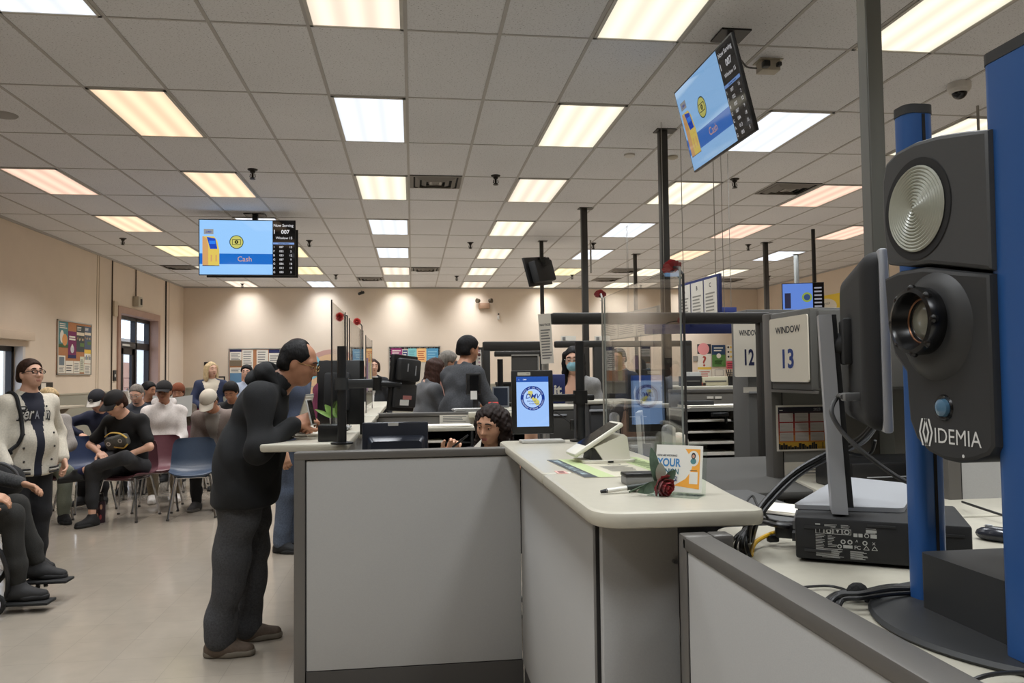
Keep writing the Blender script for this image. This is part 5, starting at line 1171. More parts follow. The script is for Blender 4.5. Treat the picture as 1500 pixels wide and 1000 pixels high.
# ------------------------------------------------------------------ things on the right worktop
WT = 1.10
a = PZ(801, 674, WT+.001); b = PZ(857, 700, WT+.001); c = PZ(978, 698, WT+.001); d = PZ(905, 668, WT+.001)
e0 = (a-b).normalized(); MTm = frameM(b+Vector((0, 0, -.0006)), e0.cross(Vector((0, 0, 1))), None, (0, 0, 1)); MLen = (a-b).length; MWid = .36
t = thing('counter_mat', 'pale green and cream desk mat with a dark lettered edge on the right worktop', 'mat', tuple((a+c)/2))
mb = MB(); mb.box((MWid/2, MLen/2, .001), (MWid, MLen, .0016), mat('mat_cream', (206, 200, 180), rough=.4), T=MTm); mb.rect(.045, 0, .10, MLen, .0022, mat('mat_green', (184, 198, 146), rough=.45), MTm); mb.rect(MWid-.10, 0, MWid, MLen, .0022, MATS['mat_green'], MTm)
mb.rect(0, 0, .045, MLen, .0022, mat('mat_band', (58, 66, 72), rough=.4), MTm)
TT = MTm @ Matrix.Translation((.012, MLen-.03, .0026)) @ Matrix.Rotation(-PI/2, 4, 'Z'); rdm = random.Random(12); ml = mat('mat_letter', (166, 184, 188), rough=.5)
for k in range(20):
    if k in (5, 8, 15): continue
    mb.rect(.022*k, .0, .022*k+.006, .022, 0, ml, TT); mb.rect(.022*k, rdm.choice((.0, .009, .016)), .022*k+.015, rdm.choice((.006, .022)), .0001, ml, TT) if rdm.random() < .8 else None
mb.ring(.16, .05, .016, .021, .0024, ink2, MTm, 24); mb.ring(.2, .32, .02, .024, .0024, ink2, MTm, 24); lines(mb, MTm @ Matrix.Translation((0, 0, -.001)), .13, .24, .12, .28, 8, mat('print_faint', (150, 146, 136), rough=.8)); lines(mb, MTm @ Matrix.Translation((0, 0, -.001)), MWid-.085, MWid-.02, .06, MLen-.06, 14, mat('print_green', (96, 116, 76), rough=.8)); mb.build('mat', t, 0)
c = PZ(818, 692, WT); mb = MB(); mb.box(c+Vector((.01, 0, .0008)), (.035, .075, .0012), mat('sticker_pink', (206, 160, 150), rough=.6)); mb.box(c+Vector((.01, 0, .0016)), (.02, .045, .0006), mat('sticker_dark', (120, 76, 72), rough=.6)); one('sticker', mb, 'small pink and dark sticker on the worktop left of the desk mat', 'sticker')
# card terminal
c = PZ(884, 674, WT+.003); t = thing('card_terminal', 'white tilted card terminal on the desk mat', 'card terminal', tuple(c)); CT = Matrix.Translation(c) @ Matrix.Rotation(math.radians(4), 4, 'Z')
wp2 = mat('terminal_white', (222, 218, 206), rough=.4)
def side(poly, y0, y1, m, mb): mb.prism(poly, 0, y1-y0, m, CT @ Matrix.Translation((0, y1, 0)) @ Matrix.Rotation(PI/2, 4, 'X'))
mb = MB(); mb.prism([(p[0], p[1]) for p in rrect(.20, .17, .02, 4, .0, 0)], 0, .008, wp2, CT); mb.build('base_plate', t)
mb = MB(); side([(-.02, .008), (.085, .008), (.075, .09), (.062, .10), (-.052, .055)], -.06, .06, wp2, mb); mb.build('stand_wedge', t)
mb = MB(); side([(-.065, .008), (-.02, .008), (-.05, .05), (-.06, .045)], -.05, .05, mat('terminal_dark', (34, 34, 35), rough=.5), mb); mb.build('reader_slot', t)
th_ = math.atan2(.10, .165)
HTm = CT @ Matrix.Translation((-.125, 0, .028)) @ Matrix.Rotation(-th_, 4, 'Y')
mb = MB(); mb.box((.105, 0, .0), (.22, .13, .018), wp2, .008, T=HTm); hh_ = mb.build('tablet', t); mb = MB(); mb.box((.125, 0, .0095), (.15, .112, .001), mat('glass_black', (12, 12, 13), rough=.08), T=HTm); mb.build('screen', hh_); mb = MB(); mb.box((.0, -.088, .004), (.02, .004, .006), blk, T=CT); mb.build('plug', t)
# sign holder with the survey card
a = PZ(957, 722, WT); b = PZ(1030, 727, WT); ux = (b-a); W_ = .235*1.0
SX = ux.normalized(); wS = ux.length; tl = PY(966, 656, a.y+.03); hS = .172
lean = Vector((SX.y*-1, SX.x, 0))*-.0
back = Vector((-SX.y, SX.x, 0)); back = back if back.y > 0 else -back; upS = (Vector((0, 0, 1))*1.0+back*.22).normalized(); hS = .134
ST = frameM(a+Vector((0, 0, .004)), SX, upS)
t = thing('sign_holder', 'clear acrylic stand with the orange and white YOUR OPINION MATTERS card', 'sign', tuple((a+b)/2))
acr = glassmat('acrylic', (246, 251, 248)); mb = MB(); mb.box((wS/2, hS/2, 0), (wS+.012, hS+.006, .003), acr, T=ST); mb.box2(a+Vector((0, 0, .0)), a+Vector((0, 0, .0)), acr)
mb.box((wS/2, 0, .018), (wS, .003, .07), acr, T=frameM(a, SX, None, (0, 0, 1)) @ Matrix.Translation((0, .0, 0)) @ Matrix.Rotation(-PI/2, 4, 'X') if False else Matrix.Translation((0, 0, 0)) @ frameM(a+Vector((0, 0, .002)), SX, (0, 0, 1))); mb.build('stand', t)
mb = MB(); z = -.0028; cardw = mat('card_white', (226, 224, 216), rough=.5); orange = mat('card_orange', (240, 168, 64), rough=.5); cblue = mat('card_blue', (62, 130, 186), rough=.5)
FT = frameM(a+Vector((0, 0, .004))-(ST.to_3x3() @ Vector((0, 0, 1)))*-.0028, SX, upS)
mb.rect(.004, .004, wS-.004, hS-.004, 0, cardw, FT)
pts = [(.62, .90)]+[(.62+.16*math.sin(u*PI)*1.0-.02*u, .90-.66*u) for u in np.linspace(.08, .92, 9)]+[(.42, .15), (.92, .10), (.92, .90)]
mb.poly([(x*wS, y*hS, .0004) for x, y in pts][::-1], orange, FT)
mb.text('HOW ARE WE DOING?', .0075, .06*wS, .735*hS, .0006, ink, FT, al='L', bold=.02, sx=.72); mb.text('YOUR', .030, .06*wS, .535*hS, .0006, cblue, FT, al='L', bold=.03, sx=.78)
mb.text('OPINION', .0205, .06*wS, .38*hS, .0006, mat('card_teal', (44, 104, 120), rough=.5), FT, al='L', bold=.03, sx=.72); mb.text('MATTERS!', .0185, .06*wS, .24*hS, .0006, mat('card_navy', (36, 76, 120), rough=.5), FT, al='L', bold=.03, sx=.72)
mb.disc(.79*wS, .71*hS, .0155, .0006, cardw, FT, ry=.021); mb.disc(.79*wS, .76*hS, .006, .0008, ink, FT, ry=.009); mb.disc(.79*wS, .755*hS, .0035, .001, mat('skin_print', (200, 150, 124)), FT, ry=.005); mb.disc(.79*wS, .655*hS, .008, .0008, mat('print_teal', (130, 170, 160)), FT, ry=.008)
mb.rect(.73*wS, .462*hS, .87*wS, .475*hS, .0006, ink, FT); mb.rect(.72*wS, .20*hS, .885*wS, .44*hS, .0006, cardw, FT); mb.build('card', t, 0)
# rose, marker pens and box on the worktop
rose_m = mat('rose_red', (140, 10, 22), rough=.5, sheen=.3); leafm = mat('fabric_leaf', (66, 84, 66), rough=.75, var=.2, vscale=60); stemm = mat('stem_green', (50, 66, 44), rough=.7)
def rose(c, up, r, m, mb, seed=0):
    up = Vector(up).normalized(); T = frameM(c, up.orthogonal(), None, up)
    rd = random.Random(seed)
    for lay, (n_, rad, tilt, hh) in enumerate(((3, .35, .1, .95), (4, .6, .3, .9), (5, .85, .6, .75), (6, 1.05, 1.0, .55))):
        for k in range(n_):
            a = 2*PI*k/n_+lay*.6+rd.uniform(-.2, .2); rows = []
            for u in np.linspace(0, 1, 5):
                row = []
                for v in np.linspace(-1, 1, 5):
                    aa = a+v*(PI/n_)*1.35*(1-.25*u); rr_ = r*(rad*(.35+.65*u**.6)+.16*u**3*tilt+.05*math.sin(v*5+k)); row.append((rr_*math.cos(aa), rr_*math.sin(aa), r*(-.5+1.45*hh*u-.25*tilt*u**3-.12*v*v*u)))
                rows.append(row)
            mb.grid(rows, m, T)
    mb.ell((0, 0, r*.1), (r*.35, r*.35, r*.55), m, 10, T)
def leaf(p, d, n, L, w, m, mb, droop=.15):
    d = Vector(d).normalized(); n = Vector(n).normalized(); s = d.cross(n).normalized(); rows = []
    for u in np.linspace(0, 1, 7): q = Vector(p)+d*L*u-n*droop*L*u*u; ww = w*math.sin(PI*min(1, u*.93+.05))**.8; rows.append([q-s*ww+n*ww*.25, q, q+s*ww+n*ww*.25])
    mb.grid(rows, m)
c = PZ(968, 724, WT); t = thing('artificial_rose', 'dark red cloth rose lying against the orange survey card', 'flower', tuple(c))
mb = MB(); rose(c+Vector((.0, -.03, .026)), (.35, -.75, -.25), .028, rose_m, mb, 1); mb.build('bloom', t)
mb = MB(); p0 = c+Vector((-.005, -.005, .035)); mb.tube([p0, p0+Vector((-.03, .0, -.004)), p0+Vector((-.09, -.02, -.022))], .003, stemm, 6, smooth=4); mb.build('stem', t)
for k, (d_, L, w) in enumerate((((-.05, .02, 1), .095, .014), ((-.6, -.4, -.3), .06, .013), ((.1, 0, .8), .055, .015), ((-.75, -.1, -.25), .07, .014), ((.45, -.1, .45), .05, .012))):
    mb = MB(); leaf(p0+Vector((-.012+.004*k, -.006-.004*k, .0)), d_, (.1, -1, .2), L, w, leafm if k != 2 else mat('leaf_pale', (128, 128, 112), rough=.7), mb); mb.build('leaf', t)
def pen(a, b, label, body, cap, r=.0062):
    t = thing('marker_pen', label, 'pen', tuple(a), 0, 'marker pens on the worktop'); a = Vector(a); b = Vector(b)
    mb = MB(); mb.cyl(a.lerp(b, .1), a.lerp(b, .5), r, body, n=12); mb.build('barrel', t); mb = MB(); mb.cyl(a, a.lerp(b, .12), r*.7, blk, r1=r*1.05, n=12); mb.build('tip_cap', t); mb = MB(); mb.cyl(a.lerp(b, .5), b, r*1.12, cap, n=12); mb.build('cap', t)
wpen = mat('pen_white', (214, 212, 204), rough=.4); gpen = mat('pen_green', (34, 42, 36), rough=.5)
pen(PZ(880, 720, WT+.007), PZ(955, 709, WT+.02), 'white and dark marker pen with a black tip pointing left', wpen, gpen); pen(PZ(925, 718, WT+.0065), PZ(966, 712, WT+.0065), 'shorter white marker pen beside the rose', wpen, wpen)
c = PZ(937, 708, WT); t = thing('stamp_box', 'small black topped grey box behind the marker pens', 'box', tuple(c)); mb = MB(); mb.box(c+Vector((0, 0, .012)), (.10, .06, .024), mat('box_grey', (120, 120, 118), rough=.5), .004); mb.build('body', t); mb = MB(); mb.box(c+Vector((0, 0, .0285)), (.102, .062, .011), blk, .003); mb.build('lid', t)
# tablet screen on an arm
def seal(mb, T, cx, cy_, R, z=.0006):
    navy = screen((30, 58, 140), .9); lb = screen((176, 206, 250), .95); wl = screen((214, 226, 246), .95); gd = screen((214, 206, 110), .85)
    mb.disc(cx, cy_, R, z, navy, T, 48); mb.disc(cx, cy_, R*.76, z+.0003, lb, T, 48)
    mb.poly([(cx-.35*R, cy_+.62*R, z+.0006), (cx-.4*R, cy_+.35*R, z+.0006), (cx-.1*R, cy_-.05*R, z+.0006), (cx+.3*R, cy_-.6*R, z+.0006), (cx+.55*R, cy_-.55*R, z+.0006), (cx+.55*R, cy_-.25*R, z+.0006), (cx+.05*R, cy_+.25*R, z+.0006), (cx-.02*R, cy_+.58*R, z+.0006)][::1], gd, T)
    mb.text('DMV', R*.56, cx, cy_-.02*R, z+.0009, navy, T, bold=.012, skew=.3, sx=1.0); mb.text('DRIVING', R*.16, cx-.1*R, cy_-.30*R, z+.0009, navy, T, bold=.01, sx=1.2); mb.text('CHANGE', R*.16, cx+.1*R, cy_-.5*R, z+.0009, navy, T, bold=.01, sx=1.2)
    for txt, a0, a1, fl in (('STATE OF CALIFORNIA', 2.75, .4, 1), ('DEPARTMENT OF MOTOR VEHICLES', -2.95, -.2, -1)):
        for k, ch in enumerate(txt):
            if ch == ' ': continue
            a = a0+(a1-a0)*k/(len(txt)-1); rr_ = R*.88-(.06*R if fl > 0 else -.055*R); mb.text(ch, R*.15, cx+rr_*math.cos(a), cy_+rr_*math.sin(a), z+.0006, wl, T, rot=a-PI/2 if fl > 0 else a+PI/2)
def tablet(name, label, T, w, h, sticker=True):
    """portrait screen; T frame: lower left corner of its face, +z towards the viewer of the screen"""
    t = thing(name, label, 'screen', tuple(T.translation)); b = blk
    mb = MB(); mb.box((w/2, h/2, -.012), (w, h, .024), b, .005, T=T); cs = mb.build('bezel', t)
    mb = MB(); mx0, mx1, my0, my1 = w*.115, w*.885, h*.115, h*.90
    mb.rect(mx0, my0, mx1, my1, .0008, screen((158, 196, 250), .92), T); mb.rect(mx0, my1-.026*h/.31, mx1, my1, .0012, screen((40, 84, 168), .9), T)
    S = T @ Matrix.Translation((0, 0, .0008)); seal(mb, S, w*.5, h*.56, w*.29); mb.text('DMV', h*.028, mx0+w*.20, my1-h*.055, .0016, screen((230, 236, 250), .95), T, bold=.008, skew=.3); mb.text('A', h*.025, mx0+w*.06, my1-h*.055, .0016, screen((200, 214, 240), .9), T)
    mb.build('display', cs, 0)
    if sticker: mb = MB(); mb.box((w*.30, h*.945, .0006), (w*.31, h*.05, .0012), mat('sticker_white', (200, 198, 188), rough=.5), T=T); mb.rect(w*.36, h*.94, w*.43, h*.95, .0014, ink2, T); mb.build('sticker', cs, 0)
    return t, cs
a = PY(750.5, 636, 3.74); W_, H_ = .2035, .308; TabT = frameM(a, (1, -.02, 0), (0, .04, 1)); t, cs = tablet('tablet_display', 'upright black tablet screen with the round seal at the far end of the right worktop', TabT, W_, H_)
def clamp_pole(label, base, ztop, r=.0225, nm='clamp_pole'):
    t = thing(nm, label, 'mounting pole', tuple(base)); mb = MB(); mb.cyl(base, (base[0], base[1], ztop), r, mat('pole_black', (26, 27, 29), rough=.4), n=20); mb.build('pole', t); mb = MB(); mb.lathe([(.055, .0), (.055, .008), (r+.004, .012)], blk, 24, Matrix.Translation(base)); mb.build('foot', t); return t
pb = PZ(851, 646, WT); t = clamp_pole('black mounting pole beside the upright tablet', (pb.x, pb.y, WT), PY(857, 500, pb.y).z)
ay = PY(851, 582, pb.y).z; mb = MB(); mb.cyl((pb.x, pb.y, ay-.03), (pb.x, pb.y, ay+.035), .036, blk, n=18); mb.box((pb.x+.045, pb.y, ay), (.05, .03, .03), blk, .008); mb.build('clamp', t)
mb = MB(); mb.box2((a.x+W_*.5, pb.y-.02, ay-.018), (pb.x-.02, pb.y+.015, ay+.018), blk, .004); mb.box2((a.x+W_*.4, a.y+.026, ay-.04), (a.x+W_*.6, pb.y+.01, ay+.04), blk, .006); mb.build('arm', t)
mb = MB(); q = PY(838, 622, pb.y); mb.box(q, (.02, .02, .05), blk, .004); mb.tube([q, q+Vector((-.06, 0, .05)), q+Vector((-.11, 0, .075))], .003, cab, 6, smooth=5); mb.build('cable', t)
c = PZ(785, 648, WT); t_ = MB(); t_.box((c.x+.03, c.y, WT+.007), (.21, .10, .012), mat('paper_stack', (190, 188, 182), rough=.8), .002, rz=.03); one('paper_stack', t_, 'thin stack of papers at the foot of the upright tablet', 'papers')
c = PZ(778, 640, WT+.0); c = Vector((PY(778, 636, 4.0).x, 4.0, .96)); t = thing('spray_bottle', 'peach coloured bottle behind the upright tablet', 'bottle', tuple(c)); pm_ = mat('peach_plastic', (204, 158, 130), rough=.5)
mb = MB(); mb.lathe([(.03, 0), (.034, .01), (.034, .2), (.02, .26), (.016, .285)], pm_, 18, Matrix.Translation(c)); mb.build('body', t); mb = MB(); mb.lathe([(.016, .285), (.018, .29), (.012, .33), (.004, .335)], mat('peach_light', (226, 190, 168), rough=.5), 14, Matrix.Translation(c)); mb.build('nozzle', t)
# plexiglass screen with roses
px_m = glassmat('plexiglass', (251, 251, 249)); edge = mat('acrylic_edge', (150, 154, 150), rough=.2)
XP = .865; y0, y1 = PX(1000, 600, XP).y, PX(888, 600, XP).y; zt = PX(888, 434, XP).z
def plexi(label, X, y0, y1, z0, z1, group='plexiglass screens'):
    t = thing('plexiglass_screen', label, 'plexiglass screen', (X, (y0+y1)/2, z0-.05), 0, group); mb = MB(); mb.box2((X-.003, y0, z0), (X+.003, y1, z1), px_m); mb.build('pane', t, 0)
    
    for y in (y0, y1): mb = MB(); mb.box2((X-.0032, y-.0012, z0), (X+.0032, y+.0012, z1), edge); mb.build('edge', t)
    return t
t = plexi('large plexiglass screen standing on the right worktop, mirroring the tablet', XP, y0, y1, WT+.02, zt)
for y in (y0+.05, y1-.08): mb = MB(); mb.box2((XP-.03, y, WT), (XP+.03, y+.025, WT+.025), mat('acrylic_foot', (190, 194, 190), rough=.2)); mb.build('foot', t)
def rodrose(label, X, y, z0, z1, bc, r, lean=(0, 0, 0), seed=1, m=rose_m, rm=None):
    t = thing('artificial_rose', label, 'flower', (X, y, z0), 0, 'roses on the plexiglass screens'); bc = Vector(bc)
    mb = MB(); mb.tube([(X, y, z0), (X, y, z1-.05), (X, y, z1-.005), (Vector((X, y, z1))+bc)/2+Vector((0, 0, .008)), bc], [.0045]*5, rm or mat('stem_dark', (38, 36, 36), rough=.5), 8); mb.build('stem', t)
    mb = MB(); rose(bc, (bc-Vector((X, y, z1-.03))).normalized()+Vector((0, -.5, 0)), r, m, mb, seed); mb.build('bloom', t)
    mb = MB(); leaf(Vector((X, y, z1-.02)), (bc-Vector((X, y, z1))), (0, -1, 0), .04, .008, stemm, mb); mb.build('leaf', t)
rodrose('red cloth rose on a dark stem at the near edge of the large plexiglass', XP+.008, y0-.008, WT, PX(1000, 398, XP).z, PX(984, 391, XP), .028)
rodrose('red cloth rose on a pale stem at the far edge of the large plexiglass', XP-.008, y1+.01, WT, PX(888, 434, XP).z, PX(879, 431, XP), .024, seed=5, rm=mat('stem_pale', (150, 146, 138), rough=.5))
# ------------------------------------------------------------------ hanging screens
def serving_screen(mb, T, w, h):
    """left: pale slide with a kiosk and a banknote, right: the queue table"""
    lb = screen((150, 200, 250), .95); bd = screen((26, 108, 200), .9); bk_ = screen((10, 10, 14), .3); wt = screen((226, 226, 230), .85); z = .001
    x1 = w*.765; mb.rect(0, 0, x1, h, z, lb, T); mb.rect(x1, 0, w, h, z, bk_, T); mb.rect(0, h*.19, x1, h*.385, z+.0004, bd, T)
    og = screen((226, 172, 110), .8); yl = screen((232, 204, 96), .85); kb = screen((24, 70, 190), .9)
    mb.rect(w*.03, h*.155, w*.205, h*.17, z+.0008, screen((30, 40, 90), .8), T)
    mb.poly([(w*.03, h*.16, z+.0008), (w*.09, h*.16, z+.0008), (w*.09, h*.52, z+.0008), (w*.075, h*.66, z+.0008), (w*.04, h*.70, z+.0008), (w*.03, h*.70, z+.0008)], og, T)
    mb.poly([(w*.09, h*.16, z+.0008), (w*.205, h*.16, z+.0008), (w*.205, h*.45, z+.0008), (w*.185, h*.62, z+.0008), (w*.15, h*.70, z+.0008), (w*.04, h*.70, z+.0008), (w*.075, h*.66, z+.0008), (w*.09, h*.52, z+.0008)], yl, T)
    mb.poly([(w*.11, h*.47, z+.0012), (w*.185, h*.47, z+.0012), (w*.165, h*.66, z+.0012), (w*.075, h*.69, z+.0012)], kb, T); mb.rect(w*.10, h*.56, w*.165, h*.62, z+.0015, screen((50, 130, 240), .9), T)
    for x in (.115, .165): mb.rect(w*x, h*.24, w*(x+.015), h*.36, z+.0012, og, T)
    mb.rect(w*.045, h*.74, w*.145, h*.835, z+.0008, screen((170, 170, 170), .7), T); mb.text('DMV', h*.05, w*.095, h*.765, z+.0012, screen((60, 80, 170), .8), T, bold=.02, skew=.3)
    mb.disc(w*.385, h*.6, h*.125, z+.0008, screen((40, 70, 60), .6), T, 40); mb.disc(w*.385, h*.6, h*.112, z+.0011, screen((206, 204, 110), .85), T, 40); mb.rect(w*.34, h*.55, w*.43, h*.65, z+.0014, screen((40, 60, 44), .5), T); mb.rect(w*.345, h*.56, w*.425, h*.64, z+.0017, screen((214, 208, 112), .85), T); mb.disc(w*.385, h*.6, h*.033, z+.002, screen((20, 24, 20), .3), T)
    mb.text('$', h*.045, w*.385, h*.585, z+.0023, screen((206, 204, 110), .85), T); mb.text('Cash', h*.13, w*.47, h*.245, z+.0008, screen((226, 176, 150), .75), T, bold=.005)
    cx = (x1+w)/2; q = w-x1
    mb.text('Now Serving', h*.072, cx, h*.895, z+.0004, wt, T, bold=.01, sx=.95); mb.text('I', h*.10, x1+q*.08, h*.765, z+.0004, wt, T, bold=.02); mb.text('007', h*.10, x1+q*.58, h*.765, z+.0004, wt, T, bold=.02); mb.text('Window 15', h*.062, x1+q*.52, h*.665, z+.0004, wt, T, bold=.01)
    mb.rect(x1+q*.02, h*.565, w-q*.02, h*.60, z+.0004, screen((120, 160, 226), .8), T); mb.text('Customer Window', h*.026, cx, h*.573, z+.0008, bk_, T, bold=.02)
    for k, (a, b, c) in enumerate((('I', '007', '15'), ('F', '052', '2'), ('B', '033', '12'), ('G', '087', '9'), ('G', '086', '18'), ('A', '013', '15'), ('G', '085', '5'))):
        y = h*(.50-.078*k); mb.text(a, h*.052, x1+q*.07, y, z+.0004, wt, T, bold=.01); mb.text(b, h*.052, x1+q*.40, y, z+.0004, wt, T, bold=.01); mb.text(c, h*.052, x1+q*.83, y, z+.0004, wt, T, bold=.01)
def tv(label, T, w, h, content=None, th=.06, nm='hanging_screen'):
    """T: lower left corner of the face, +z out of the screen"""
    t = thing(nm, label, 'screen', tuple(T @ Vector((w/2, h/2, 0)))); mb = MB(); mb.box((w/2, h/2, -.012), (w, h, .024), blk, .004, T=T); b = mb.build('bezel', t)
    mb = MB(); mb.box((w/2, h*.46, -.024-th/2), (w*.72, h*.66, th), blk2, .015, T=T); mb.build('back_cover', t)
    mb = MB(); e = .012
    if content: content(mb, T @ Matrix.Translation((e, e, 0)), w-2*e, h-2*e)
    else: mb.rect(e, e, w-e, h-e, .0008, mat('screen_off', (14, 14, 16), rough=.15), T)
    mb.build('display', b, 0); return t
Y1 = 10.7; a = PY(291, 403, Y1); b = PY(431, 325, Y1); w = PY(431, 400, Y1).x-PY(289, 400, Y1).x; h = PY(289, 321, Y1).z-PY(291, 403, Y1).z
t = tv('wide hanging screen with the Cash slide and Now Serving list at upper left', frameM(PY(291, 403, Y1), (1, .01, 0), (0, -.03, 1)), w, h, serving_screen)
mb = MB(); pp = PY(374, 330, Y1+.2); mb.box2((pp.x-.035, pp.y-.03, PY(374, 380, Y1+.2).z), (pp.x+.035, pp.y+.03, CEIL), blk); mb.box2((pp.x-.14, pp.y-.1, CEIL-.012), (pp.x+.14, pp.y+.1, CEIL), blk); mb.build('ceiling_mount', t)
Y2 = 11.0; p = PY(437, 407, Y2); R2 = frameM(p, (-1, .0, 0), (0, .0, 1)); tv('second black hanging screen back to back behind the Cash slide screen', R2, w*.97, PY(437, 337, Y2).z-PY(437, 407, Y2).z)
# right screen, tilted
k_ = 1.105
BR = PY(1107, 195, 4.3); TRc = PY(1075, 43, 4.3*.985); BL = PY(1017, 253, 4.3*1.245); exr = (BR-BL); exr.z *= .6; ux = exr.normalized(); up = TRc-BR; up = (up-ux*up.dot(ux)).normalized(); w = exr.length; h = (TRc-BR).length*.98
SCR_K = .6
t = tv('tilted hanging screen seen from the side at upper right, same queue list', frameM(BL, ux, up), w, h, serving_screen)
SCR_K = 1.0
ctr = BL+ux*w/2+up*h*.55; nz = ux.cross(up)
mb = MB(); q = ctr-nz*.10; top_ = Vector((q.x+.06, q.y, CEIL)); mb.cyl(top_, Vector((top_.x, top_.y, q.z)), .025, blk, n=12); mb.box2((top_.x-.1, top_.y-.1, CEIL-.012), (top_.x+.1, top_.y+.1, CEIL), blk); mb.box(((q+Vector((top_.x, top_.y, q.z)))/2), (.16, .12, .2), blk, .01); mb.build('ceiling_mount', t)
pj = PZ(1108, 100, CEIL-.06)
cable([BL+ux*w*.9+up*h*.72-nz*.05, PY(1085, 88, 4.75), PY(1094, 98, 4.9), pj], .006, 'black power cable from the tilted screen up to the ceiling box')
# black screen seen from its side, middle back
Y3 = 12.6; c = PY(792, 396, Y3)
T3 = frameM(PY(783, 419, Y3), (.30, -.95, .0), (-.22, 0, 1)); hh = .56; ww = .95
t = thing('hanging_screen', 'black hanging screen seen from behind on the thin dark ceiling pole', 'screen', tuple(c))
mb = MB(); T3 = Matrix.Translation(c) @ Matrix.Rotation(math.radians(-14), 4, 'Y') @ Matrix.Rotation(math.radians(-38), 4, 'Z'); mb.box((-.06, 0, 0), (.03, .80, .48), blk, .006, T=T3); mb.build('bezel', t)
mb = MB(); mb.box((.03, 0, -.02), (.14, .62, .36), blk2, .03, T=T3); mb.box((.12, 0, .12), (.1, .2, .12), blk2, .02, T=T3); mb.build('back_cover', t); mb = MB(); mb.rect(-.38, -.22, .38, .22, 0, mat('screen_off', (14, 14, 16), rough=.15), T3 @ frameM((-.0765, 0, 0), (0, -1, 0), (0, 0, 1))); mb.build('display', t)
# right far screen
Y4 = 11.5; a = PY(1140, 434, Y4); T4 = frameM(PY(1146, 462, Y4), (.93, -.36, .0), (-.12, 0, 1)); 
def blue_slide(mb, T, w, h): mb.rect(0, 0, w, h, .001, screen((96, 132, 210), .9), T); mb.disc(w*.6, h*.55, h*.16, .0014, screen((150, 170, 80), .7), T); mb.disc(w*.6, h*.55, h*.10, .0018, screen((60, 84, 130), .7), T); mb.rect(w*.05, h*.2, w*.2, h*.7, .0014, screen((60, 60, 90), .5), T); mb.rect(w*.74, 0, w, h, .002, screen((10, 10, 14), .3), T); [mb.rect(w*.78, h*(.1+.12*k), w*.96, h*(.15+.12*k), .0024, screen((170, 170, 180), .6), T) for k in range(7)]
t = tv('small far hanging screen with a blue slide above the right partition', T4, .62, .50, blue_slide)
pp = T4 @ Vector((.5, .25, -.12)); mb = MB(); mb.cyl((pp.x, pp.y, pp.z), (pp.x, pp.y, CEIL), .03, blk, n=10); mb.build('ceiling_mount', t)
# hanging letter boards
def letterboard(label, T, w, h, letters, frame_m, strings):
    t = thing('letter_board', label, 'sign board', tuple(T @ Vector((w/2, 0, 0)))); mb = MB(); mb.box((w/2, h/2, -.012), (w, h, .024), frame_m, .003, T=T); b = mb.build('frame', t); n = len(letters)
    for k, ch in enumerate(letters):
        x0 = w*(.03+k*.94/n)+.012; x1 = w*(.03+(k+1)*.94/n)-.012; mb = MB(); mb.box(((x0+x1)/2, h*.49, .002), (x1-x0, h*.9, .006), pap, T=T); mb.text(ch, h*.13, (x0+x1)/2, h*.76, .0058, ink, T, bold=.02)
        lines(mb, T @ Matrix.Translation((0, 0, .0022)), x0+.03, x1-.03, h*.15, h*.66, 7, mat('print_faint', (150, 146, 136), rough=.8)); mb.build('letter_panel', t, 0)
    mb = MB()
    for x in strings: p = T @ Vector((w*x, h, -.012)); mb.cyl(p, (p.x, p.y, CEIL), .0035, mat('hang_wire', (150, 146, 140), rough=.4, metal=.5), n=6)
    mb.build('hanging_wire', t)
bluef = mat('board_blue', (36, 48, 104), rough=.5)
NB = PY(1053, 400, 6.0); Xb = NB.x; FB = PX(993, 418, Xb-.05); zb = PY(1053, 470, 6.0).z; wB = (FB-NB).length*.98; dirn = (NB-FB); dirn.z = 0
letterboard('hanging blue framed board with white panels lettered A B C', frameM((FB.x, FB.y, zb), dirn, (0, 0, 1)), dirn.length, NB.z-zb, 'ABC', bluef, (.12, .9))
NB2 = PY(965, 447, 10.2); FB2 = PX(880, 458, NB2.x-.25); zb2 = PY(960, 489, 10.2).z; d2_ = (NB2-FB2); d2_.z = 0
letterboard('grey framed letter board hanging behind the large plexiglass', frameM((FB2.x, FB2.y, zb2), d2_, (0, 0, 1)), d2_.length, NB2.z-zb2, 'ABC', alu, (.5, .52))
# blue fascia boards
t = thing('fascia_board', 'navy blue fascia board hanging behind the dark open frame', 'board', tuple(PY(1000, 478, 6.6))); a = PY(945, 489, 6.6); b = PY(1090, 471, 6.6); mb = MB(); mb.box2((a.x, 6.58, a.z), (b.x, 6.62, b.z), bluef, .004); mb.build('board', t)
mb = MB(); 
for u in (.2, .8): x = a.x+(b.x-a.x)*u; mb.cyl((x, 6.6, b.z), (x, 6.6, CEIL), .003, MATS['hang_wire'], n=6)
mb.build('hanging_wire', t)
a = PY(1053, 462, 7.5); b = PY(1078, 450, 7.5); t = thing('fascia_board', 'short navy blue board hanging just right of the lettered board', 'board', tuple(a)); mb = MB(); mb.box2((a.x-.1, 7.48, a.z-.05), (b.x, 7.52, b.z), bluef, .004); mb.build('board', t); mb = MB(); mb.cyl((b.x-.05, 7.5, b.z), (b.x-.05, 7.5, CEIL), .003, MATS['hang_wire'], n=6); mb.build('hanging_wire', t)
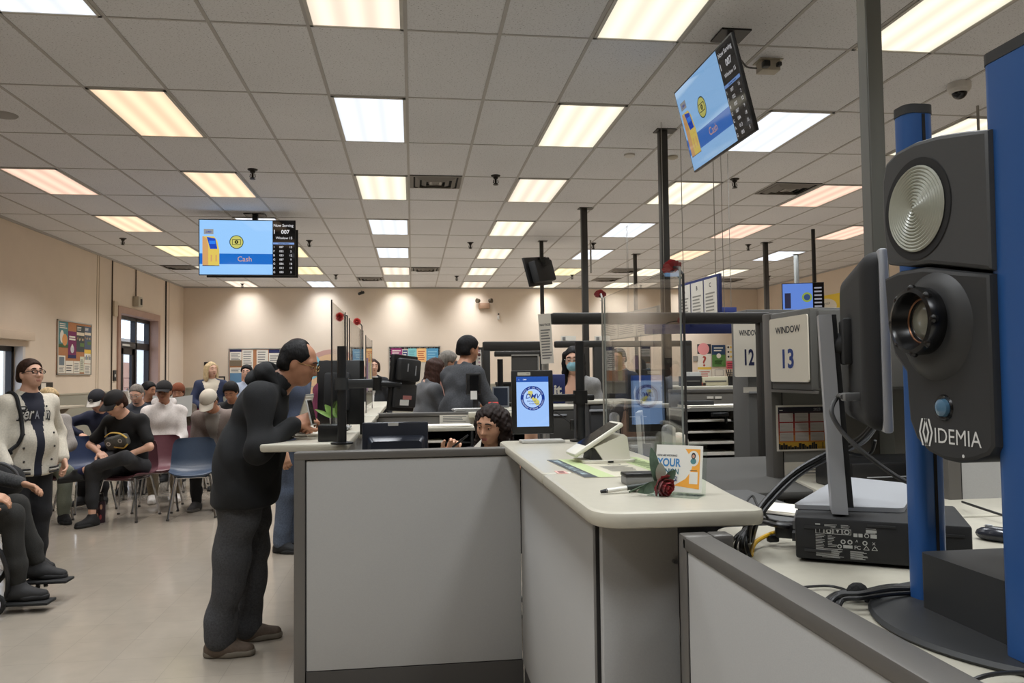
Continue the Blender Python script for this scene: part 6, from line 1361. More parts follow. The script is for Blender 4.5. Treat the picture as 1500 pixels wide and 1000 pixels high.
# ------------------------------------------------------------------ power poles
pole_m = mat('power_pole', (60, 58, 55), rough=.45, metal=.3); pole_l = mat('power_pole_light', (118, 118, 114), rough=.4, metal=.35); pole_g = mat('power_pole_grey', (96, 97, 93), rough=.45, metal=.3)
def ppole(px, py, label, w, zb=0, m=pole_m):
    p = PZ(px, py, CEIL); t = thing('power_pole', label, 'power pole', (p.x, p.y, zb), 0, 'power poles'); mb = MB(); mb.box2((p.x-w/2, p.y-w/2, zb), (p.x+w/2, p.y+w/2, CEIL), m, .004); mb.build('pole', t); mb = MB(); mb.box2((p.x-w*.9, p.y-w*.9, CEIL-.008), (p.x+w*1.6, p.y+w*.9, CEIL), m); mb.build('ceiling_plate', t); return t
ppole(970, 191, 'dark square ceiling pole rising behind the large plexiglass', .075); ppole(855, 305, 'dark square ceiling pole rising above the left end of the dark open frame', .08); ppole(793, 353, 'thin dark pole carrying the black hanging screen', .06)
ppole(930, 372, 'short far dark pole over the grey letter board', .06); ppole(1121, 355, 'slim dark pole above the WINDOW 12 sign', .07); ppole(1166, 372, 'silvery far pole in front of the blue slide screen', .07, m=pole_l)
p = PY(1282, 300, 3.3); t = thing('power_pole', 'broad grey ceiling pole in front, behind the camera stand', 'power pole', (p.x, p.y, 0), 0, 'power poles'); mb = MB(); mb.box2((p.x-.032, p.y-.028, 0), (p.x+.042, p.y+.05, CEIL), pole_g, .004); mb.build('pole', t); mb = MB(); mb.box2((p.x-.0335, p.y-.02, 0), (p.x-.031, p.y+.045, CEIL), pole_l); mb.build('lit_side_strip', t)  # paler strip paints the light falling on the pole's left side
def rodc(px, py, y1, label, Y=None, r=.006): p = PZ(px, py, CEIL); q = PY(px, y1, p.y); mb = MB(); mb.cyl((p.x, p.y, q.z), (p.x, p.y, CEIL), r, mat('hang_wire', (150, 146, 140), rough=.4, metal=.5), n=6); one('hanging_rod', mb, label, 'rod', 'thin rods from the ceiling')
rodc(865, 352, 400, 'thin pale conduit hanging from the ceiling beside a sprinkler', r=.014); rodc(1432, 155, 215, 'thin pale rod hanging from the ceiling behind the camera stand', r=.012)
# ------------------------------------------------------------------ partitions behind: open frames
pd = mat('partition_dark', (62, 60, 56), rough=.75, var=.04, vscale=200); fd = mat('frame_dark', (48, 46, 43), rough=.5, metal=.2); pg_ = mat('partition_warm', (104, 100, 93), rough=.8, var=.03, vscale=250)
def frame_open(label, Y, px0, px1, pyt, sill_py, bar_px=19, posts=(1, 1), mid=(), group='open partition frames', pw=.075, rail=None, face=None):
    zt = PY((px0+px1)/2, pyt, Y).z; x0, x1 = PY(px0, pyt, Y).x, PY(px1, pyt, Y).x; zs = PY((px0+px1)/2, sill_py, Y).z; bt = bar_px*Y/FPX
    t = thing('partition', label, 'partition', ((x0+x1)/2, Y, 0), 0, group)
    mb = MB(); mb.box2((x0, Y-.04, zt-bt), (x1, Y+.04, zt), fd, .015); mb.build('top_rail', t)
    for k, x in enumerate([x0+pw/2 if posts[0] else None, x1-pw/2 if posts[1] else None]+[PY(m_, pyt, Y).x for m_ in mid]):
        if x is None: continue
        mb = MB(); mb.box2((x-pw/2, Y-.036, 0), (x+pw/2, Y+.036, zt-.004), fd, .008); mb.build('post', t)
    mb = MB(); mb.box2((x0+.02, Y-.03, 0), (x1-.02, Y+.03, zs), face or pd, .004); mb.build('lower_panel', t)
    mb = MB(); mb.box2((x0+.01, Y-.042, zs-.02), (x1-.01, Y+.042, zs+.02), fd, .006); mb.build('mid_rail', t); return t
frame_open('dark open partition frame whose long top rail passes behind the large plexiglass', 4.5, 806, 1126, 458, 702, 17, (0, 1), rail=1)
x = PY(811, 458, 4.5); 
frame_open('dark open partition frame above the clerk, left of the white notice', 8.2, 707, 800, 500, 592, 14, (1, 0), pw=.075)
frame_open('farther dark frame with a light gap under its top rail, behind the clerk', 10.5, 724, 800, 514, 561, 8, (0, 1), mid=(782,), pw=.09)
a = PY(750, 592, 10.2); b = PY(787, 521, 10.2); t = thing('partition', 'solid dark panel with a pale edge inside the frames behind the clerk', 'partition', ((a.x+b.x)/2, 10.2, 0)); mb = MB(); mb.box2((a.x, 10.18, 0), (b.x, 10.22, b.z), pd); mb.build('panel', t); mb = MB(); mb.box2((b.x, 10.17, a.z), (b.x+.02, 10.23, b.z+.02), alu); mb.box2((a.x, 10.17, b.z), (b.x, 10.23, b.z+.02), alu); mb.build('edge_trim', t)
frame_open('dark open frame around the masked clerk', 7.6, 812, 887, 499, 588, 10, (0, 1), pw=.13)
frame_open('dark open frame right of the masked clerk, behind the plexiglass', 8.4, 886, 1012, 499, 590, 9, (1, 1), mid=(945,), pw=.10)
# low grey partition behind the near screens
p0 = PZ(553, 605, 1.09); p1 = PZ(738, 605, 1.09); Ym = (p0.y+p1.y)/2
partition('partition', 'low beige grey partition behind the near black monitor', (p0.x, Ym), (p1.x+.5, Ym), 1.10, mface=pg_, posts=(False, False))
a = PY(644, 622, Ym-.05); b = PY(704, 607, Ym-.05)
mb = MB(); T = frameM((a.x, Ym-.042, a.z), (1, 0, 0), (0, -.0, 1)); mb.box(((b.x-a.x)/2, (b.z-a.z)/2, 0), (b.x-a.x, b.z-a.z, .004), pap, T=T); lines(mb, T @ Matrix.Translation((0, 0, -.001)), .03, .25, .02, .08, 4, ink2); mb.ring(.3, .07, .007, .012, .0028, ink2, T, 14); one('paper_notice', mb, 'white paper notice clipped on the low beige grey partition', 'notice')
# desk hutch with dark shelves
ys = Ym-.55; a = PY(622, 627, ys); b = PY(742, 660, ys); t = thing('desk_hutch', 'dark open desk shelves behind the near black monitor', 'shelf', ((a.x+b.x)/2, ys+.2, .72)); x0, x1 = a.x, b.x+.35; zt = PY(660, 626, ys).z
mb = MB(); mb.box2((x0, ys, zt-.03), (x1, ys+.42, zt), lam, .004); mb.build('top', t); mb = MB(); mb.box2((x0, ys+.40, .72), (x1, ys+.42, zt-.03), blk2); mb.box2((x0, ys, .72), (x1, ys+.42, .75), lam); mb.build('carcass', t)
for u in (0, .38, .72, 1): mb = MB(); xx = x0+(x1-x0-.02)*u; mb.box2((xx, ys, .75), (xx+.02, ys+.40, zt-.03), blk2); mb.build('divider', t)
mb = MB(); mb.box2((x0, ys+.02, .86), (x1, ys+.40, .872), blk2); mb.build('shelf', t)
def papers(c, s, rz, label, n=3, m=pap, group=None):
    t = MB(); rd = random.Random(int(abs(c[0])*1e3))
    for k in range(n): t.box((c[0]+rd.uniform(-.01, .01), c[1]+rd.uniform(-.01, .01), c[2]+.003+.005*k), (s[0], s[1], .0045), m, rz=rz+rd.uniform(-.06, .06))
    return one('paper_stack', t, label, 'papers', group)
c = PY(655, 626, ys+.15); papers((c.x, ys+.15, zt), (.40, .22), .05, 'white papers lying on the dark desk shelves'); c = PY(632, 646, ys+.1); papers((c.x, ys+.1, .872), (.18, .2), 0, 'small paper pile inside the dark desk shelves')
t = thing('desk', 'clerk desk between the low partition and the wide grey panel', 'desk', (.0, 5.2, 0)); mb = MB(); mb.box2((-.28, 3.78, .70), (.42, 4.35, .73), lam, .004); mb.build('top', t); mb = MB(); mb.box2((-.27, 3.80, 0), (-.24, 4.3, .70), dk); mb.box2((.38, 3.8, 0), (.41, 4.3, .70), dk); mb.build('leg', t)
# near black monitor, seen from behind
Yn = 4.02; a = PY(530.5, 662, Yn); b = PY(627, 617, Yn); w = b.x-a.x; h = .305; T = frameM((b.x, Yn, b.z-h), (-1, .02, 0), (0, .0, 1))
navyb = mat('monitor_back_navy', (30, 34, 44), rough=.35, spec=.5)
t = thing('monitor', 'near black monitor seen from behind over the wide grey panel', 'monitor', ((a.x+b.x)/2, Yn, .73)); mb = MB(); 
Tb_ = frameM((a.x, Yn, b.z-h), (1, 0, 0), (0, .0, 1)); mb.box((w/2, h/2, 0), (w, h, .03), navyb, .008, T=Tb_); bz = mb.build('bezel', t); mb = MB(); mb.rect(.014, .014, w-.014, h-.014, -.0155, MATS['screen_off'], Tb_); mb.build('screen', t)
mb = MB(); rows = []
for u in np.linspace(0, 1, 5): rows.append([(p[0], p[1], .014+.05*u**.7) for p in rrect(w*(.88-.12*u), h*(.72-.16*u), .02, 4, w*.52, h*.42)])
mb.grid(rows, navyb, Tb_, close=True); mb.poly(rows[-1], navyb, Tb_); mb.build('back_shell', t)
mb = MB(); mb.box((w*.47, h*.965, .0155), (w*.155, h*.05, .002), mat('label_white', (214, 212, 206), rough=.6), T=Tb_); mb.build('label', bz); mb = MB(); mb.box((w*.18, h*.70-.12, .0165), (w*.13, .04, .002), MATS['label_white'], T=Tb_); mb.build('sticker', bz)
mb = MB(); mb.cyl((a.x+w/2, Yn-.02, .745), (a.x+w/2, Yn-.02, b.z-h*.6), .025, blk, n=14); mb.lathe([(.11, 0), (.11, .012), (.03, .02)], blk, 28, Matrix.Translation((a.x+w/2, Yn, .73))); mb.build('stand', t)
# left pole with the tilted customer screen
pb = PZ(501, 650, WT); t = clamp_pole('black mounting pole on the near ledge in front of the hooded man', (pb.x, pb.y, WT), PY(501, 507, pb.y).z)
az = PY(501, 562, pb.y).z; mb = MB(); mb.cyl((pb.x, pb.y, az-.03), (pb.x, pb.y, az+.03), .034, mat('clamp_grey', (48, 50, 52), rough=.45), n=18); mb.build('clamp', t)
e1 = PY(553, 562, pb.y+.03); mb = MB(); mb.box2((pb.x+.02, pb.y-.014, az-.022), (e1.x, pb.y+.014, az+.022), mat('clamp_grey', (48, 50, 52), rough=.45), .006); mb.cyl((e1.x, pb.y, az-.035), (e1.x, pb.y, az+.03), .024, blk, n=14); e2 = PY(587, 564, pb.y+.03); mb.tube([(e1.x, pb.y, az), ((e1.x+e2.x)/2, pb.y+.0, az-.005), (e2.x, pb.y+.02, e2.z)], .016, blk, 10); mb.build('arm', t)
Ys = pb.y+.06; bl = PY(571, 601, Ys); br2 = PY(605, 604, Ys); tr = PY(611, 530, Ys-.03); 
wd_ = .20; ax_ = (Vector((br2.x-bl.x, .155, br2.z-bl.z))).normalized(); up_ = (PY(612, 529, Ys)-PY(606, 604, Ys)); up_ = (up_-ax_*up_.dot(ax_)).normalized(); TS = frameM(bl+Vector((0, -.06, 0)), ax_, up_); hs_ = .285
t = thing('customer_screen', 'tilted black customer screen seen from behind, on the arm of the left pole', 'screen', tuple(bl)); mb = MB(); mb.box((wd_/2, hs_/2, -.012), (wd_, hs_, .024), blk, .006, T=TS); mb.build('bezel', t)
mb = MB(); gd_ = mat('screen_back_grey', (40, 41, 43), rough=.45); mb.box((wd_*.5, hs_*.74, .018), (wd_*.86, hs_*.40, .04), gd_, .014, T=TS); mb.box((wd_*.5, hs_*.28, .008), (wd_*.9, hs_*.42, .02), gd_, .008, T=TS); mb.build('back_shell', t)
mb = MB(); mb.box((wd_*.45, hs_*.16, .0185), (wd_*.36, hs_*.10, .001), MATS['label_white'], T=TS); mb.box((wd_*.55, hs_*.25, .0185), (wd_*.36, hs_*.07, .001), mat('label_red', (170, 110, 104), rough=.6), T=TS); mb.build('sticker', t); mb = MB(); mb.box((wd_*.35, hs_*.78, .0385), (.008, .04, .002), silver, T=TS); mb.box((wd_*.68, hs_*.74, .0385), (.008, .05, .002), silver, T=TS); mb.build('slot', t)
mb = MB(); mb.rect(.015, .02, wd_-.015, hs_-.02, -.0245, screen((120, 160, 210), .5), TS); mb.build('display', t)
# second black screen behind the pole, facing the hooded man
Yb = 4.62; bl = PY(466, 622, Yb); tr = PY(531, 528, Yb); w = .215; h = (tr-PY(531, 622, Yb)).length; TS = frameM(PY(466, 622, Yb), (1, -.12, 0), (.06, .12, 1))
t = thing('customer_screen', 'large black portrait screen behind the pole, facing the hooded man', 'screen', tuple(bl)); mb = MB(); mb.box((.12, h/2, 0), (.25, h, .03), blk, .006, T=TS); mb.build('bezel', t); mb = MB(); mb.box((.11, h*.5, .03), (.15, h*.6, .04), blk2, .015, T=TS); mb.build('back_shell', t)
bb_ = TS @ Vector((.11, h*.45, .04)); mb = MB(); mb.cyl((bb_.x, bb_.y-.03, WT), (bb_.x, bb_.y-.03, bb_.z+.1), .018, blk, n=14); mb.lathe([(.05, 0), (.05, .01), (.02, .014)], blk, 20, Matrix.Translation((bb_.x, bb_.y-.03, WT))); mb.build('stand', t)
mb = MB(); q = PY(530, 640, 4.5); mb.box2((q.x-.012, 4.52, WT), (q.x+.012, 4.54, PY(530, 528, 4.5).z), blk); one('screen_post', mb, 'slim black upright at the right edge of the large portrait screen', 'post')
# printer box, plant, papers on the left ledge
q = PZ(488, 647, WT); t = thing('receipt_printer', 'small black printer box on the ledge beside the left pole', 'printer', tuple(q)); mb = MB(); mb.box((q.x-.02, q.y+.06, WT+.043), (.115, .10, .085), blk, .006); mb.build('body', t); mb = MB(); mb.box((q.x-.076, q.y+.055, WT+.045), (.004, .06, .03), mat('port_plate', (120, 120, 122), rough=.35, metal=.8)); mb.build('front_panel', t)
q = PZ(494, 628, WT); q = Vector((PY(492, 625, 4.5).x, 4.5, WT)); t = thing('potted_plant', 'small green plant in a pale cup on the ledge behind the left pole', 'plant', tuple(q)); mb = MB(); mb.lathe([(.024, 0), (.028, .01), (.036, .10), (.034, .10), (.026, .02)], mat('cup_pale', (150, 150, 146), rough=.5), 20, Matrix.Translation(q)); mb.build('pot', t)
lg = mat('plant_leaf', (130, 168, 84), rough=.55, var=.15, vscale=40)
for k, (d_, L, w) in enumerate((((-.5, -.3, .8), .11, .022), ((.1, -.4, 1), .12, .03), ((-.9, 0, .5), .13, .012), ((.6, .2, .7), .09, .02), ((-.1, .4, .9), .1, .022))): mb = MB(); leaf(q+Vector((0, 0, .09)), d_, (.2, -1, .3), L, w, lg, mb); mb.build('leaf', t)
c = PZ(476, 622, WT); papers((-.56, 4.52, WT), (.21, .28), .1, 'white papers on the ledge in front of the hooded man', 4); 
c = Vector((PY(487, 622, 4.9).x, 4.9, WT)); papers((-.48, 4.95, WT), (.16, .22), .0, 'stack of grey folders on the second ledge', 5, mat('folder_grey', (150, 150, 148), rough=.7))
# plexiglass row along the left ledges
for k, (px0, px1, pyt, lab) in enumerate(((486, 506, 458, 'nearest plexiglass screen on the left ledge, between two dark rods'), (512, 532, 484, 'second plexiglass screen on the left row of ledges'), (536, 545, 498, 'far plexiglass screen on the left row of ledges'))):
    X = -.42; y0, y1 = PX(px0, 560, X).y, PX(px1, 560, X).y; zt = PX(px1, pyt+2, X).z; t = plexi(lab, X, y0, y1, WT+.04, zt, group='plexiglass screens on the left ledges')
    for y, px in ((y0, px0), (y1, px1)): mb = MB(); mb.cyl((X, y, WT), (X, y, zt+.01), .004, mat('rod_dark', (44, 40, 40), rough=.4), n=8); mb.build('rod', t)
pink = mat('rose_pink', (226, 110, 104), rough=.6)
X = -.42; y = PX(506, 560, X).y; rodrose('pink red cloth rose on top of the nearest left plexiglass', X+.01, y+.02, WT+.1, PX(507, 462, X).z, PX(497, 464, X), .022, seed=8, m=pink); y = PX(532, 560, X).y; rodrose('small pink cloth rose above the second left plexiglass', X+.01, y-.3, WT+.1, PX(526, 474, X).z, PX(523, 471, X), .024, seed=9, m=pink)
# paper notices stuck on the far left plexiglass
for k, (px, py, c, lab) in enumerate(((541, 540, (226, 206, 150), 'narrow cream paper hanging on the far left plexiglass'), (536, 548, (150, 120, 150), 'mauve paper strip on the second left plexiglass'))):
    c0_ = PX(px, py, -.43); mb = MB(); mb.box((-.415, c0_.y, c0_.z), (.003, .16, .3), mat('strip%d' % k, c, rough=.8)); one('paper_notice', mb, lab, 'notice')
# small screens and papers around the tall man
Y_ = 7.3; a = PY(683, 578, Y_); b = PY(704, 546, Y_); t = thing('monitor', 'small black monitor on a short stand in front of the tall man', 'monitor', ((a.x+b.x)/2, Y_, 1.1)); mb = MB(); mb.box(((a.x+b.x)/2, Y_, (a.z+b.z)/2), (b.x-a.x, .04, b.z-a.z), blk, .008, rz=.15); mb.build('bezel', t); mb = MB(); xm = (a.x+b.x)/2+.02; mb.box((xm, Y_+.02, 1.17), (.05, .04, .22), blk, .006); mb.box((xm, Y_, 1.108), (.22, .18, .016), blk, .004); mb.build('stand', t); mb = MB(); q = PY(694, 577, Y_-.03); mb.box((q.x, Y_-.034, q.z-.01), (.06, .006, .08), MATS['label_white']); mb.build('label', t); mb = MB(); mb.rect(a.x+.02, a.z+.02, b.x-.02, b.z-.02, 0, MATS['screen_off'], Matrix.Translation((0, Y_-.026, 0)) @ frameM((0, 0, 0), (1, 0, 0), (0, 0, 1))); mb.build('screen', t)
slab('worktop', [(PY(686, 600, 7.0).x, 6.95), (PY(740, 600, 7.0).x+.3, 6.95), (PY(740, 600, 7.0).x+.3, 8.0), (PY(686, 600, 7.0).x, 8.0)], 1.05, 1.10, 'beige counter with papers beside the tall man')
t = thing('partition', 'grey counter wall under the worktop beside the tall man', 'partition', (.6, 7.5, 0)); mb = MB(); mb.box2((PY(712, 600, 7.0).x, 7.0, 0), (PY(712, 600, 7.0).x+.06, 7.95, 1.05), pg_); mb.build('panel', t)
q = PY(714, 590, 7.2); mb = MB(); mb.box((q.x+.05, 7.15, 1.14), (.09, .06, .08), mat('red_box', (196, 60, 54), rough=.6), .006); mb.box((q.x+.05, 7.118, 1.15), (.05, .004, .03), pap); one('tissue_box', mb, 'red and white packet on the counter beside the tall man', 'packet')
papers((q.x-.16, 7.2, 1.10), (.3, .22), .1, 'thick paper stack on the counter beside the tall man', 5, mat('paper_grey', (188, 186, 182), rough=.8))
# dark monitors and easels in the dark frames
Yq = 7.8; a = PY(722, 596, Yq); b = PY(742, 572, Yq); t = thing('monitor', 'grey framed monitor tilted behind the clerk', 'monitor', ((a.x+b.x)/2, Yq, 1.0)); T = frameM(a+Vector((.0, 0, 0)), (1, -.2, 0), (-.15, .1, 1)); mb = MB(); mb.box((.08, .1, 0), (.17, .21, .02), mat('bezel_grey', (112, 116, 122), rough=.4), .006, T=T); mb.build('bezel', t); mb = MB(); mb.rect(.012, .015, .15, .19, .0105, mat('screen_dim', (44, 50, 62), rough=.15), T); mb.build('screen', t); mb = MB(); mb.box((a.x+.08, Yq+.05, 1.05), (.06, .04, .12), blk); mb.build('stand', t)
q = PY(733, 570, 8.0); t = thing('mounting_pole', 'dark upright pole inside the dark frame behind the clerk', 'mounting pole', (q.x, 8.0, .9)); mb = MB(); mb.cyl((q.x, 8.0, .9), (q.x, 8.0, PY(733, 526, 8.0).z), .03, blk, n=12); mb.build('pole', t)
for k, (px, py, c, lab) in enumerate(((706, 545, (206, 196, 192), 'white papers with dark prints hanging left of the dark frame behind the clerk'),)):
    a = PY(697, 566, 8.1); b = PY(705, 512, 8.1); mb = MB(); mb.box(((a.x+b.x)/2, 8.1, (a.z+b.z)/2), (b.x-a.x, .01, b.z-a.z), pap, .0, rz=.5); T = frameM((a.x, 8.07, a.z), (1, .4, 0), (0, 0, 1)); rd = random.Random(3)
    for j in range(9): mb.disc(.03, .05+.04*j, .012+.008*rd.random(), .02, [ink2, cm('wine', (86, 50, 48)), cm('pinkdot', (190, 150, 160))][j % 3], T, n=8)
    one('paper_notice', mb, lab, 'notice')
a = PY(688, 546, 9.2); b = PY(702, 516, 9.2); t = thing('shelf_rack', 'grey rack of binders behind the tall man', 'shelf', ((a.x+b.x)/2, 9.2, 1.3)); mb = MB(); mb.box2((a.x-.1, 9.15, 0), (b.x+.06, 9.45, b.z+.06), pd); mb.build('carcass', t); mb = MB(); [mb.box2((a.x-.08+.06*k, 9.12, a.z), (a.x-.04+.06*k, 9.15, b.z), [ink2, pap, blk2][k % 3]) for k in range(4)]; mb.build('binder', t)
c = PY(817, 564, 4.25); mb = MB(); mb.box((c.x, 4.25, c.z-.02), (.075, .05, .16), bluef, .006); mb.text('it', .075, c.x-.004, 0, 0, pap, frameM((0, 4.224, c.z-.05), (1, 0, 0), (0, 0, 1)), bold=.04); one('cup_box', mb, 'navy box with pale letters behind the right edge of the upright tablet', 'box')
# white notice at the left end of the open frame
a = PY(793, 533, 4.35); b = PY(810, 460, 4.35); mb = MB(); T = frameM((a.x, 4.35, a.z), (1, -.25, .06), (.02, 0, 1)); w, h = (b.x-a.x)*1.02, b.z-a.z; mb.box((w/2, h/2, 0), (w, h, .004), pap, T=T); mb.text('NOTICE', .016, w/2, h*.76, .0024, ink, T, bold=.03); lines(mb, T @ Matrix.Translation((0, 0, -.001)), w*.12, w*.9, h*.08, h*.7, 11, ink2); one('paper_notice', mb, 'tall white NOTICE paper hanging at the left end of the open frame', 'notice', loc=T.translation)
q = PY(799, 560, 4.42); t = thing('clip_post', 'pale post under the white NOTICE paper', 'post', (q.x, 4.42, 1.0)); mb = MB(); mb.cyl((q.x, 4.42, 0), (q.x, 4.42, PY(799, 470, 4.42).z), .02, alu, n=12); mb.build('pole', t)
# small name strips on the far frame
for k, (x0, x1) in enumerate(((824, 846), (874, 896))): a = PY(x0, 498, 7.5); b = PY(x1, 491, 7.5); mb = MB(); mb.box(((a.x+b.x)/2, 7.58, a.z+.02), (b.x-a.x, .008, .05), pap); mb.box((a.x+.03, 7.575, a.z+.02), (.03, .004, .03), ink2); one('name_strip', mb, ['white name strip standing on the frame above the masked clerk', 'white name strip standing on the frame near the plexiglass'][k], 'sign')
# ------------------------------------------------------------------ grey cabinets and screens behind the right worktop
cabm = mat('cabinet_grey', (84, 84, 84), rough=.55, metal=.15); cabd = mat('cabinet_dark', (52, 52, 53), rough=.6)
def cabinet(label, px0, px1, pyt, Y, depth, n=2, m=cabm, cat='cabinet', zb=0):
    a = PY(px0, pyt, Y); b = PY(px1, pyt, Y); t = thing('storage_cabinet', label, cat, ((a.x+b.x)/2, Y+depth/2, zb)); mb = MB(); mb.box2((a.x, Y, zb), (b.x, Y+depth, a.z), m, .004); mb.build('carcass', t); mb = MB(); mb.box2((a.x-.01, Y-.02, a.z), (b.x+.01, Y+depth, a.z+.025), lam, .003); mb.build('top', t)
    hh = (a.z-zb)/n
    for k in range(n): mb = MB(); mb.box2((a.x+.01, Y-.018, zb+hh*k+.008), (b.x-.01, Y, zb+hh*(k+1)-.008), m, .004); f = mb.build('drawer', t); mb = MB(); mb.box2(((a.x+b.x)/2-.06, Y-.028, zb+hh*(k+1)-.05), ((a.x+b.x)/2+.06, Y-.018, zb+hh*(k+1)-.035), silver, .002); mb.build('handle', f)
    return t
cabinet('dark grey drawer cabinet right of the mounting pole', 862, 888, 592, 5.2, .5, 4, cabd); cabinet('grey drawer cabinet seen through the plexiglass', 888, 938, 592, 5.6, .5, 4, cabd); cabinet('dark cabinet behind the upright tablet', 790, 846, 600, 6.0, .5, 4, pd)
slab('worktop', [(PY(845, 590, 6.2).x, 6.7), (PY(1000, 590, 6.2).x+.4, 6.7), (PY(1000, 590, 6.2).x+.4, 7.3), (PY(845, 590, 6.2).x, 7.3)], PY(900, 592, 6.7).z-.04, PY(900, 592, 6.7).z, 'far beige counter behind the grey drawer cabinets')
t = thing('partition', 'dark panel under the far beige counter', 'partition', (2.0, 7.0, 0)); mb = MB(); mb.box2((PY(850, 590, 6.2).x, 7.2, 0), (PY(1000, 590, 6.2).x+.4, 7.26, PY(900, 592, 6.7).z-.04), pd); mb.build('panel', t)
def pc_tower(label, px0, px1, py0, py1, Y, d, m, nm='computer_tower', cat='computer'):
    a = PY(px0, py1, Y); b = PY(px1, py0, Y); zb = a.z; t = thing(nm, label, cat, ((a.x+b.x)/2, Y+d/2, zb)); mb = MB(); mb.box2((a.x, Y, zb), (b.x, Y+d, b.z), m, .01); mb.build('case', t); mb = MB(); mb.box2((a.x+.02, Y-.003, b.z-.05), (b.x-.02, Y, b.z-.045), silver); mb.box2((a.x+.02, Y-.003, zb+.1), (b.x-.02, Y, zb+.105), gr); mb.build('front_panel', t); return t
t = pc_tower('tall black machine case standing behind the card terminal', 918, 953, 595, 700, 3.6, .3, blk2)
mb = MB(); q = PY(933, 654, 3.55); mb.box((q.x, 3.57, q.z), (.05, .04, .012), silver, .003); mb.build('handle', t)
slab('worktop', [(.94, 2.95), (2.3, 2.95), (2.3, 4.2), (.94, 4.2)], .92, .955, 'lower dark desk behind the right worktop carrying the black machine case', lam=pd)
# white framed monitor turned towards the right
a = PY(937, 688, 3.3); T = Matrix.Translation(PY(938, 690, 3.25)) @ Matrix.Rotation(math.radians(62), 4, 'Z'); wf = mat('bezel_white', (190, 190, 184), rough=.45); t = thing('monitor', 'white framed dark monitor turned sideways behind the survey card', 'monitor', (a.x, 3.3, DZ_)); hM = PY(938, 607, 3.25).z-a.z
T = frameM(PY(940, 688, 3.2), (.35, .94, 0), (-.06, .0, 1)); mb = MB(); e = .02
for c_, s_ in (((.10, e/2, 0), (.2, e, .02)), ((.10, hM-e/2, 0), (.2, e, .02)), ((e/2, hM/2, 0), (e, hM, .02)), ((.2-e/2, hM/2, 0), (e, hM, .02))): mb.box(c_, s_, wf, .003, T=T)
mb.build('bezel', t); mb = MB(); mb.box((.10, hM/2, -.002), (.17, hM-.03, .012), MATS['screen_off'], T=T); mb.build('screen', t); mb = MB(); q = T @ Vector((.1, 0, .02)); mb.cyl((q.x, q.y, DZ_-.05), (q.x, q.y, q.z+.1), .02, blk, n=12); mb.build('stand', t)
# two silver scanner posts
def silverpost(label, px0, px1, py0, py1, Y):
    a = PY(px0, py1, Y); b = PY(px1, py0, Y); t = thing('scanner_stand', label, 'scanner', ((a.x+b.x)/2, Y, a.z)); T = frameM((a.x, Y, a.z), (1, 0, 0), (0, 0, 1)); w, h = b.x-a.x, b.z-a.z; mb = MB(); mb.prism(rrect(w, h, w*.46, 6, w/2, h/2), -.03, .0, silver, T); mb.build('column', t); mb = MB(); mb.prism(rrect(w*.25, h*.9, w*.1, 4, w*.85, h/2), -.031, .006, wp, T); mb.build('edge_strip', t); mb = MB(); mb.box((w/2, .006, -.05), (.16, .012, .18), silver, .004, T=T); mb.build('foot', t)
silverpost('rounded silver scanner column behind the card terminal', 896, 907, 604, 680, 3.35); silverpost('rounded silver scanner column behind the survey card, at the plexiglass edge', 974, 989, 622, 692, 2.75)
q = Vector((PY(994, 640, 3.3).x, 3.3, PY(994, 690, 3.3).z)); t = thing('desk_fan', 'pale rounded device behind the plexiglass edge', 'device', tuple(q)); mb = MB(); mb.lathe([(.05, 0), (.05, .01), (.02, .03), (.018, .1)], wp, 20, Matrix.Translation(q)); mb.build('stand', t); mb = MB(); mb.ell((q.x, q.y, q.z+.12), (.045, .04, .05), mat('device_cream', (206, 198, 182), rough=.5), 16); mb.build('head', t)
# paper sorter, counters in the opening
Yo = 5.4; a = PY(1003, 690, Yo); b = PY(1112, 592, Yo); t = thing('paper_sorter', 'black paper sorter with white sheets on its shelves under the WINDOW 12 sign', 'paper sorter', ((a.x+b.x)/2, Yo+.2, a.z)); zt = PY(1050, 602, Yo).z; zb = PY(1050, 684, Yo).z; x0, x1 = a.x+.02, b.x+.1
mb = MB(); mb.box2((x0, Yo+.33, zb), (x1, Yo+.35, zt), blk2); mb.box2((x0, Yo, zt), (x1, Yo+.35, zt+.02), mat('sorter_grey', (112, 110, 104), rough=.5)); mb.box2((x0, Yo, zb-.02), (x1, Yo+.35, zb), MATS['sorter_grey']); mb.build('carcass', t)
for u in (0, .60, 1): mb = MB(); xx = x0+(x1-x0-.012)*u; mb.box2((xx, Yo, zb), (xx+.012, Yo+.33, zt), mat('sorter_light', (150, 148, 142), rough=.5) if u == .6 else blk2); mb.build('divider', t)
rd = random.Random(5)
for k in range(5):
    z = zb+(zt-zb)*k/5; 
    for u0, u1 in ((.015, .59), (.62, .99)): mb = MB(); mb.box2((x0+(x1-x0)*u0, Yo+.01, z), (x0+(x1-x0)*u1, Yo+.33, z+.006), blk2); s_ = mb.build('shelf', t); mb = MB(); e_ = rd.uniform(.86, .98); mb.box2((x0+(x1-x0)*u0, Yo-.005, z+.006), (x0+(x1-x0)*(u0+(u1-u0)*e_), Yo+.26, z+.016+.012*rd.random()), pap); mb.build('sheets', s_)
t = thing('side_table', 'grey cabinet carrying the paper sorter', 'cabinet', ((x0+x1)/2, Yo+.2, 0)); mb = MB(); mb.box2((x0-.05, Yo-.02, 0), (x1+.2, Yo+.5, zb-.02), cabd, .004); mb.build('carcass', t); mb = MB(); mb.box2((x0-.05, Yo-.03, zb-.05), (x1+.2, Yo-.02, zb-.03), silver); mb.build('handle', t)
Yc = 6.1; a = PY(1000, 582, Yc); b = PY(1112, 574, Yc); zc = PY(1050, 575, Yc).z
